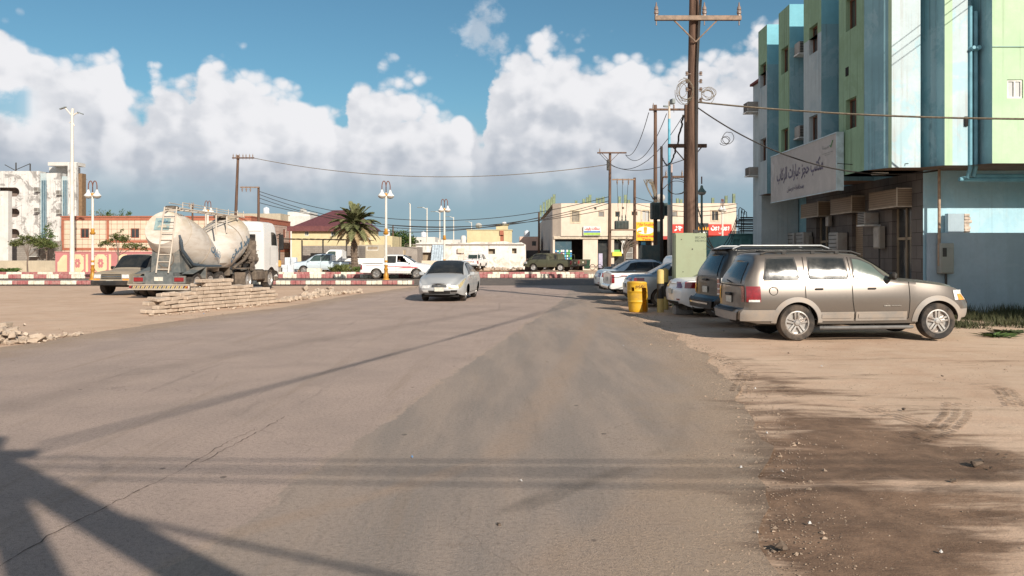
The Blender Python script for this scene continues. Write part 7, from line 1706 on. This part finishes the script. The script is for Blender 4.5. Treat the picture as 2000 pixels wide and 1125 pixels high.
def tuft(label, x, y, z0, n, h, sp, mat, seed, name='shrub', cat='plant'):
    m = MB(); rr = random.Random(seed)
    for k in range(n):
        a = rr.uniform(0,2*PI); b = Vector((rr.gauss(0,sp*.3),rr.gauss(0,sp*.3),0)); d = Vector((math.cos(a),math.sin(a),0)); w = Vector((-d.y,d.x,0))*.02; hh = h*rr.uniform(.5,1); m.add([b-w,b+w,b+d*sp*.5+w+Vector((0,0,hh*.8)),b+d*sp*rr.uniform(.7,1.1)+Vector((0,0,hh))], [(0,1,2,3)])
    o = m.build(name, mat); o.location = (x,y,z0); return tag(o, label, cat)
for k, px_ in enumerate((655,668,697,705)): tuft(['spiky plant left of the palm by the planter','spiky plant at the left foot of the palm trunk','spiky plant at the right foot of the palm trunk','rightmost spiky plant near the palm'][k], GX(px_,63), 63, .3, 70, .75 if k == 1 else .5, .5, LF1 if k != 3 else LF2, 30+k)
m = MB(); m.b2(0,1.1,0,.6,0,.45,.03); o = m.build('planter', KW); o.location = (GX(600,62.6),62.4,.17); tag(o, 'cream concrete planter box in front of the pale pickup', 'planter')
tuft('low green bush at the foot of the far left parapet', GX(15,68), 68, .1, 260, .5, .8, LF2, 40)
m = MB(); rr = random.Random(50)
for k in range(9000):
    f = rr.random(); y = lerp(18.6,23.5,f**.7); xw = 10.3+ (y-18.6)*.05; x = xw+abs(rr.gauss(0,1.6)) if y < 21.5 else rr.uniform(10.2,15)
    if noise.noise(Vector((x*.9,y*.9,5))) < -.12 or x > 15.5: continue
    h = rr.uniform(.05,.26)*(1+.9*max(0,noise.noise(Vector((x*.5,y*.5,9)))))*(1.5 if y > 22.3 else .8); a = rr.uniform(0,PI); w = .010; lx, ly = rr.gauss(0,.08), rr.gauss(0,.08)
    m.add([(x-w*math.cos(a),y-w*math.sin(a),-.02),(x+w*math.cos(a),y+w*math.sin(a),-.02),(x+lx,y+ly,h)], [(0,1,2)])
m.build('grass', leafmat('grass_green', (.035,.045,.018,1), (.085,.085,.04,1)), kind='stuff', label='dark weedy grass along the foot of the boundary wall', cat='grass')
tuft('small bright green weed clump nearest the viewer by the right edge', 11.0, 17.6, 0, 110, .07, .35, leafmat('weed_green', (.035,.05,.02,1), (.07,.085,.035,1)), 60, 'weed_clump'); tuft('small weed clump on bare soil in front of the grass', 10.3, 16.9, 0, 90, .08, .35, LF2, 61, 'weed_clump')

# ------------------------------------------------------------ people
SKIN = simple('skin', (.26,.14,.09,1), .6, var=.05); HAIR = simple('hair', (.015,.012,.01,1), .8); CLOTH = simple('shirt', (.10,.11,.13,1), .9)
def seated(label, loc, rz, cloth=CLOTH):
    """driver: one skinned body from hips to hands, with hair and shirt as its own pieces"""
    t = thing('person', label, 'person', loc, rz)
    def skinned(name, J, E, R, mat):
        me = bpy.data.meshes.new(name); me.from_pydata(J, E, []); o = bpy.data.objects.new(name, me); COL.objects.link(o); o.parent = t
        md = o.modifiers.new('skin', 'SKIN')
        for i, v in enumerate(me.skin_vertices[0].data): v.radius = (R[i], R[i]); v.use_root = (i == 0)
        o.modifiers.new('sub', 'SUBSURF').levels = 1; me.materials.append(mat)
        return o
    J = [(0,0,0),(0,0,.28),(-.02,0,.48),(-.02,0,.58),(.0,0,.68),(.01,0,.78),(.45,.12,.02),(.55,.12,-.35),(.45,-.12,.02),(.55,-.12,-.35),(-.02,.2,.46),(.12,.26,.22),(.38,.16,.30),(.45,.14,.33),(-.02,-.2,.46),(.12,-.30,.24),(.36,-.20,.34),(.43,-.18,.37)]
    E = [(0,1),(1,2),(2,3),(3,4),(4,5),(0,6),(6,7),(0,8),(8,9),(2,10),(10,11),(11,12),(12,13),(2,14),(14,15),(15,16),(16,17)]
    R = [.14,.13,.12,.055,.095,.08,.08,.05,.08,.05,.06,.045,.035,.03,.06,.045,.035,.03]
    skinned('body', J, E, R, SKIN)
    skinned('shirt', [(0,0,-.02),(0,0,.28),(-.02,0,.47),(-.02,.2,.46),(.10,.25,.26),(-.02,-.2,.46),(.10,-.29,.28)], [(0,1),(1,2),(2,3),(3,4),(2,5),(5,6)], [.155,.145,.13,.07,.055,.07,.055], cloth)
    m = MB(); m.sphere((-.02,0,.80), .105, 12, 8, 1, .95, .8); m.build('hair', HAIR, t, smooth=True)
    m = MB(); m.sphere((.10,0,.71), .022, 8, 6); m.b2(.085,.10,-.045,-.02,.74,.755); m.b2(.085,.10,.02,.045,.74,.755); m.build('face', SKIN, t)
    return t
seated('driver in a dark shirt at the wheel of the striped white pickup', (PKX+2.62, 56.40, .74), 0)
# ------------------------------------------------------------ cement tanker
TKM = NB('tank_paint'); o_ = TKM.obj(); g_ = TKM.noise(TKM.mapping(o_, (.7,.7,2.2)), 1.6, 7, .7, .4)
c_ = TKM.mix(TKM.ramp(g_, .4, .7, 0, .75), (.60,.555,.50,1), (.44,.37,.30,1)); sp_ = TKM.n('ShaderNodeSeparateXYZ'); TKM.l(o_, sp_.inputs[0])
c_ = TKM.mix(TKM.math('MULTIPLY', TKM.ramp(sp_.outputs[2], 2.2, 3.5, 0, .85), TKM.ramp(TKM.noise(o_, 1.4, 5, .65), .35, .6)), c_, (.47,.37,.24,1)); c_ = TKM.mix(TKM.ramp(TKM.noise(o_, 5, 6, .75), .58, .78, 0, .4), c_, (.26,.20,.15,1))
TKM.color(c_); TKM.set(.55, .0, .35); TKM.bump(TKM.noise(o_, 6, 4, .6), .15, .02); TKM = TKM.m
CHG = simple('chassis_grey', (.13,.145,.145,1), .75, var=.3, scale=3, dirt=(.27,.22,.17,1), dirtamt=.7, bump=.2); CHD = simple('chassis_dirt', (.17,.135,.105,1), .9, var=.4, scale=4, dirt=(.06,.05,.04,1), dirtamt=.6, bump=.3); LADM = simple('ladder_paint', (.58,.52,.44,1), .6, var=.2, dirt=(.3,.2,.13,1)); TXB = simple('faded_blue', (.05,.15,.25,1), .8, var=.3, scale=6)
th = math.radians(90-4); RX0 = (-15.15-12.66)/2-.05; RY0 = 31.45
t = thing('cement_tanker', 'dirty white V-shaped cement tanker trailer hitched to a white truck cab', 'truck', (RX0, RY0, 0), th)
# local x forward, y left, z up
def ringp(u, z, r, tilt, n=36):   # circle normal to an axis pitched by tilt
    ax = Vector((math.cos(tilt),0,math.sin(tilt))); up = Vector((-math.sin(tilt),0,math.cos(tilt))); c = Vector((u,0,z)); return [c+up*r*math.cos(a)+Vector((0,1,0))*r*math.sin(a) for a in [2*PI*k/n for k in range(n)]]
def loft(m, rings, cap0=True, cap1=True):
    n = len(rings[0]); vs = [p for r in rings for p in r]; fs = [(i*n+k, i*n+(k+1)%n, (i+1)*n+(k+1)%n, (i+1)*n+k) for i in range(len(rings)-1) for k in range(n)]
    if cap0: fs.append(tuple(range(n)))
    if cap1: fs.append(tuple(range((len(rings)-1)*n, len(rings)*n))[::-1])
    m.add(vs, [f[::-1] for f in fs])
dn = math.radians(-22); m = MB(); R_ = 1.08
rs = [ringp(.30,2.80,.715,dn), ringp(.34,2.80,.74,dn)]
for k, (u, z, r) in enumerate(((.50,2.73,.80),(1.2,2.44,.98),(1.9,2.16,1.04),(2.7,1.86,.98),(3.6,1.52,.80),(4.5,1.2,.55))): rs.append(ringp(u, z, r, dn))
rs = rs[:2]+[ringp(u_, 2.8-math.tan(-dn)*(u_-.3), pchip([(.34,.74),(.5,.80),(1.2,.98),(1.9,1.04),(2.7,.98),(3.6,.80),(4.5,.55)])(u_), dn, 48) for u_ in [.5+4.0*k/18 for k in range(19)]]; rs[0] = ringp(.30,2.80,.715,dn,48); rs[1] = ringp(.34,2.79,.74,dn,48); loft(m, rs); m.build('rear_tank', TKM, t, smooth=True, angle=35)
up_ = math.radians(24); m = MB(); rs = [ringp(3.7,1.38,.62,up_), ringp(4.4,1.68,.85,up_), ringp(5.2,2.05,1.03,up_), ringp(6.2,2.50,1.03,up_), ringp(6.75,2.74,.92,up_), ringp(6.98,2.82,.68,up_), ringp(7.05,2.85,.3,up_)]; rs = [ringp(u_, 2.85-math.tan(up_)*(7.05-u_), pchip([(3.7,.62),(4.4,.85),(5.2,1.03),(6.2,1.03),(6.75,.92),(6.98,.68),(7.05,.3)])(u_), up_, 48) for u_ in [3.7+.17*k for k in range(18)]+[6.7,6.8,6.88,6.94,6.99,7.03,7.05]]; loft(m, rs); m.build('front_tank', TKM, t, smooth=True, angle=35)
# hopper bottom
m = MB(); n = 24; a = [(4.35+1.35*math.cos(2*PI*k/n), .80*math.sin(2*PI*k/n), 1.35) for k in range(n)]; b = [(4.55+.14*math.cos(2*PI*k/n), .14*math.sin(2*PI*k/n), .62) for k in range(n)]
m.add(a+b, [(k,(k+1)%n,n+(k+1)%n,n+k)[::-1] for k in range(n)]+[tuple(range(2*n-1,n-1,-1))]); m.build('hopper', TKM, t, smooth=True, angle=50)
m = MB()
for (u, z, r, tl_) in ((.85,2.585,.90,dn),(2.3,2.0,1.03,dn),(5.7,2.275,1.045,up_)):
    p = ringp(u, z, r, tl_); m.tube(p+[p[0]], .014, 5, False)
m.build('weld_ring', simple('weld_brown', (.33,.27,.20,1), .7), t)
# rear disc emblem and letters
md = Matrix.Translation((.30,0,2.80)) @ Matrix.Rotation(-dn, 4, 'Y')
m = MB(); M = md @ frame((-.012,0,0), (0,-1,0), (0,0,1)); m.b2(-.35,.28,-.12,.42,-.004,.004, M=M); m.build('blue_panel', simple('faded_panel', (.24,.33,.33,1), .8, var=.3, scale=5), t)
m = MB(); m.prism([(-.22,-.02),(-.12,.1),(-.04,.02),(.06,.14),(.2,-.02)], .004, md @ frame((-.022,0,.02), (0,-1,0), (0,0,1))); m.build('panel_drawing', simple('faded_cream', (.40,.38,.30,1), .8), t)
text('panel_lettering', 'وليد', md @ frame((-.018,.02,.28), (0,-1,0), (0,0,1)), .42, .16, TXB, t, True, .01)
def wrap(u0, z0, r, tl_, phi0):   # lettering laid on the tank's right-hand side
    ax = Vector((math.cos(tl_),0,math.sin(tl_))); up = Vector((-math.sin(tl_),0,math.cos(tl_)))
    def f(x, y):
        a = phi0+y/r; c = Vector((u0,0,z0))+ax*x
        return c + up*(r+.012)*math.sin(a) - Vector((0,1,0))*(r+.012)*math.cos(a)
    return f
text('lettering', 'وليد الصقري', None, 2.3, .56, TXB, t, True, .03, deform=wrap(5.35,2.12,1.04,up_,-.15)); text('lettering', 'نقليات', None, .95, .44, TXB, t, True, .02, deform=wrap(2.9,1.78,1.0,dn,.05)); text('lettering', 'للاسمنت' if False else 'ن ج', None, .5, .2, TXB, t, True, .01, deform=wrap(4.5,1.73,.9,up_,-.8))
# rear cabinet, bumper, lights
m = MB(); m.add([(.55,-.62,1.0),(.55,.62,1.0),(.55,.55,2.1),(.55,-.55,2.1),(1.6,-.62,1.0),(1.6,.62,1.0),(2.4,.5,2.0),(2.4,-.5,2.0)], [(0,3,2,1),(0,4,7,3),(1,2,6,5),(2,3,7,6),(4,5,6,7)]); m.build('rear_cabinet', CHG, t)
m = MB(); m.tube([(.54,.34*math.cos(a),1.55+.34*math.sin(a)) for a in [k*PI/12 for k in range(25)]], .018, 5, False); m.b2(.525,.545,-.22,.22,1.08,1.22); m.build('cabinet_ring', CHD, t)
m = MB(); m.b2(.05,.3,-.55,.62,.52,1.02,.01); m.build('rear_box', CHG, t)
m = MB(); m.b2(0.02,.05,-.15,.2,.68,.84); m.build('number_plate', PLT, t)
m = MB(); m.b2(-.02,.12,-1.22,1.22,.36,.52,.015); m.b2(-.06,.10,-1.24,1.24,.525,.55); m.b2(-.06,.1,-1.24,1.24,.33,.355); bmp = m.build('rear_bumper', LADM, t)
m = MB()
for k in range(26):
    y = -1.12+k*.088; m.cur = k % 2; M = frame((-.026,y,.44), (0,-1,0), (0,0,1)); m.prism([(-.05,-.05),(.0,-.05),(.05,.05),(0,.05)], .006, M)
m.build('chevron_strip', [simple('chevron_yellow', (.42,.28,.03,1), .6, dirt=(.2,.14,.08,1)), simple('chevron_black', (.02,.02,.02,1), .6)], bmp)
for s_ in (-1, 1):
    m = MB(); m.b2(-.03,.0,s_*.64,s_*1.02,.66,.82,.01); m.build('tail_light', REDL, t); m = MB(); m.b2(0.0,.12,s_*.58,s_*1.06,.58,.88); m.build('light_housing', CHG, t)
    m = MB(); m.b2(-.028,-.02,s_*1.06,s_*1.2,.39,.49); m.build('reflector', REDL, bmp)
# fenders and frame rails
for s_ in (-1, 1):
    m = MB(); m.b2(.3,7.4,s_*.40,s_*.55,.82,1.02); m.build('chassis_rail', CHG, t)
    m = MB(); m.add([(.35,s_*.75,.95),(1.5,s_*.75,1.22),(1.5,s_*1.22,1.22),(.35,s_*1.22,.95),(1.5,s_*.75,.75),(1.5,s_*1.22,.75),(1.42,s_*1.22,.75),(1.42,s_*1.22,1.15)], [(0,1,2,3) if s_ < 0 else (3,2,1,0),(1,4,5,2) if s_ < 0 else (2,5,4,1)]); m.build('mudguard', CHG, t)
    m = MB(); m.b2(1.6,3.9,s_*.72,s_*1.2,1.16,1.20); m.b2(1.6,1.64,s_*.72,s_*1.2,.7,1.16); m.b2(3.86,3.9,s_*.72,s_*1.2,.8,1.16); m.build('wheel_cover', CHD, t)
    m = MB()
    for a, b in (((5.2,s_*.5,1.0),(6.2,s_*.9,1.9)),((4.2,s_*.6,1.0),(6.6,s_*.75,2.1)),((1.6,s_*.6,1.1),(3.8,s_*.6,1.15)),((1.4,s_*.7,1.25),(2.2,s_*.7,1.5))): m.cyl(a, b, .045, n=6)
    m.build('tank_brace', CHG, t)
# walkway on top
m = MB(); zr = 3.62
for s_ in (-.28,.28):
    m.tube([(.25,-.45+s_,zr-.05),(2.2,-.45+s_,zr-.08),(6.6,-.45+s_,zr-.12)], .032, 6); m.tube([(.5,-.45+s_*1.0,zr+.18),(6.5,-.45+s_,zr+.05)], .018, 5)
for u in (.5,1.2,2.4,3.6,4.8,5.8,6.5): m.cyl((u,-.73,zr-.1),(u,-.17,zr-.1),.02,n=5); m.cyl((u,-.73,zr-.12),(u,-.73,zr+.16),.018,n=5)
for u, z in ((2.6,2.95),(3.6,2.6),(4.7,2.7),(5.9,3.35)): m.cyl((u,-.70,z),(u,-.70,zr-.08),.035,n=6)
m.build('walkway', LADM, t)
m = MB(); m.lathe([(.3,0),(.3,.12),(.22,.18),(1e-4,.2)], (.95,-.05,3.52), 16); m.lathe([(.3,0),(.3,.12),(.22,.18),(1e-4,.2)], (5.6,0,3.42), 16); m.build('hatch', CHD, t, smooth=True)
# ladder
m = MB(); la, lb = Vector((-.02,-.08,.98)), Vector((-.12+.35,-.08,3.62))
P0, P1 = Vector((-.05,-.02,1.0)), Vector((.22,-.62,3.66)); Q0, Q1 = P0+Vector((0,-.42,0)), P1+Vector((0,-.42,0))
P0, P1, Q0, Q1 = Vector((-.02,.10,1.0)), Vector((.12,-.18,3.62)), Vector((-.02,-.40,1.0)), Vector((.12,-.68,3.62))
m.cyl(P0,P1,.028,n=8); m.cyl(Q0,Q1,.028,n=8)
for k in range(9): f = (k+.5)/9; m.cyl(P0.lerp(P1,f), Q0.lerp(Q1,f), .02, n=6)
m.build('ladder', LADM, t, smooth=True)
m = MB(); m.tube([(.3,-.75,2.3),(.42,-.75,1.9),(1.2,-.8,1.32),(2.4,-.85,1.22),(3.6,-.9,1.2)], .07, 8); m.tube([(.28,-.7,2.5),(.3,-.8,2.2)], .045, 8); m.build('discharge_hose', simple('hose_blue', (.06,.08,.10,1), .6), t, smooth=True)
# wheels: trailer axles and tractor
for u in (.95, 2.15, 3.2):
    for s_ in (-1, 1): wheel(t, u, s_*.98, .50, .30, 'steel'); wheel(t, u, s_*.64, .50, .28, 'steel')
    m = MB(); m.cyl((u,-.9,.5),(u,.9,.5),.09,n=8); m.build('axle', CHD, t)
# tractor
m = MB(); m.b2(5.3,9.2,-.45,-.3,.75,.95); m.b2(5.3,9.2,.3,.45,.75,.95); m.build('tractor_rail', CHD, t)
for u in (6.15,): 
    for s_ in (-1, 1): wheel(t, u, s_*.98, .50, .30, 'steel'); wheel(t, u, s_*.62, .50, .28, 'steel')
for s_ in (-1, 1): wheel(t, 8.75, s_*1.02, .50, .32, 'steel')
CW = paint('cab_white', (.72,.72,.70,1), .35, 0, .35, (.38,.31,.24,1), .4)
st = [(7.75,1.0,2.1,3.15,1.20,1.22,1.10),(7.80,.95,2.1,3.28,1.22,1.23,1.14),(7.95,.95,2.1,3.34,1.23,1.235,1.15),(9.0,.95,2.1,3.34,1.23,1.235,1.15),(9.35,.9,2.1,3.2,1.23,1.235,1.15),(9.62,.85,2.1,2.75,1.22,1.22,1.14),(9.80,.6,2.05,2.15,1.20,1.20,1.12),(9.86,.5,2.0,2.05,1.14,1.14,1.05)]
CB = Body(st, wheels=(8.75,), R=.60, zc=.5, bulge=.0, nose=.05, belly=.0); cb = CB.mesh(40).build('cab', CW, t, smooth=True, angle=35)
for s_ in (-1, 1):
    m = MB(); gh_patch(CB, m, 8.75, 9.55, 8.75, 9.40, .05, .62, .012, s_); m.build('cab_window', GLS, cb, smooth=True)
    m = MB(); strip(m, [CB.side(8.55,lerp(1.2,2.1,i/6),.008,s_) for i in range(7)], .02, (0,s_,0)); m.build('door_seam', SEAM, cb)
    m = MB(); m.b2(9.55,9.75,s_*1.30,s_*1.52,1.95,2.75,.04); m.tube([(9.5,s_*1.22,2.7),(9.6,s_*1.4,2.8)], .025, 5); m.build('mirror', BLK, cb)
    m = MB(); m.b2(9.85,9.93,s_*.6,s_*1.1,.75,.98,.02); m.build('headlight', CLR, cb)
m = MB()
for y in (-.62,-.14,.34): m.b2(7.70,7.745,y-.2,y+.2,2.28,2.72,.02)
m.build('rear_vents', BLK, cb)
m = MB(); m.b2(7.72,7.75,-1.0,1.0,1.92,1.96); m.b2(7.72,7.75,-1.1,1.1,2.88,2.91); m.build('cab_ridges', CW, cb)
rr = random.Random(9); m = MB()
m.lathe([(.22,-.5),(.24,-.45),(.24,.45),(.22,.5)], (7.35,-.75,1.9), 14); m.tube([(7.3,-.7,2.4),(7.4,-.4,2.5),(7.5,-.2,2.3),(7.4,0,2.1)], .10, 8)
for k in range(26): m.box((rr.uniform(6.9,7.6), rr.uniform(-1.05,.9), rr.uniform(1.0,1.9)), (rr.uniform(.1,.4),rr.uniform(.1,.4),rr.uniform(.1,.35)), rr.uniform(-.2,.2), None, .02)
for k in range(9): m.tube([(rr.uniform(6.6,7.6), rr.uniform(-1.0,-.2), rr.uniform(1.2,2.2)) for _ in range(4)], .03, 6)
m.tube([(5.4,-.7,1.1),(6.2,-.9,1.5),(7.3,-.8,2.0)], .07, 8); m.build('engine_gear', CHD, t)
m = MB(); m.b2(6.85,8.1,-1.2,-.65,.48,.95,.06); m.b2(7.2,8.1,.65,1.2,.48,.95,.06); m.build('side_tank', CHD, t); m = MB(); m.b2(8.2,8.3,-1.22,-.7,.35,1.4); m.b2(9.3,9.8,-1.2,1.2,.38,.6,.04); m.b2(5.55,5.6,-1.2,-.7,.35,.9); m.b2(5.5,6.8,-1.2,-.7,1.06,1.10); m.build('mud_flap', CHD, t)
# small white lorry parked behind the palm and tank clutter beside it
st = [(0,.55,1.3,1.95,.80,.84,.76),(.08,.5,1.3,2.02,.84,.86,.78),(1.0,.5,1.3,2.04,.84,.86,.78),(1.4,.5,1.3,1.75,.84,.86,.8),(1.62,.48,1.25,1.35,.82,.84,.76)]
LB = Body(st, wheels=(1.0,), R=.42, zc=.4, bulge=0, nose=.04, belly=.0); t = thing('small_lorry', 'small white flatbed lorry parked facing left behind the palm', 'truck', (GX(668,72), 72.5, .1), PI)
c_ = LB.mesh(30).build('cab', WHT, t, smooth=True, angle=35)
for s_ in (-1, 1): m = MB(); gh_patch(LB, m, .5,1.42,.5,1.2,.08,.85,.012,s_); m.build('cab_window', glass('window_green', (.03,.06,.055,1)), c_, smooth=True); wheel(t, 1.0, s_*.75, .38, .22, 'steel'); wheel(t, -2.4, s_*.75, .38, .22, 'steel')
m = MB(); m.b2(-4.0,-.05,-.9,.9,.75,.88); m.b2(-4.0,-.05,-.92,-.88,.88,1.25); m.b2(-4.0,-.05,.88,.92,.88,1.25); m.b2(-.1,-.04,-.88,.88,.88,1.9); m.build('flatbed', WHT, t)
for k, (a, b, h) in enumerate(((550,572,.75),(557,577,1.35))):
    t = thing('water_crate', ['lower pile of white cube tanks by the pale pickup','taller pile of white cube tanks behind the lower one'][k], 'tanks', (GX(a,66+3*k), 66+3*k, .1)); m = MB()
    for i in range(2): m.box((.25+.52*i,0,h/2), (.48,.5,h), 0, None, .04)
    m.build('cubes', simple('tank_white', (.62,.66,.70,1), .5), t)
m = MB(); m.box((0,0,.3), (.5,.4,.55), 0, None, .08); o = m.build('orange_jug', simple('jug_orange', (.62,.36,.10,1), .6)); o.location = (GX(543,66),66,.35+.3); tag(o, 'orange plastic jug on a block beside the white cube tanks', 'jug')
m = MB(); m.box((0,0,.3), (.9,.5,.6), 0, None, .02); o = m.build('stand_block', CMU); o.location = (GX(543,66),66,.05); tag(o, 'low grey block stand carrying the orange jug', 'block')
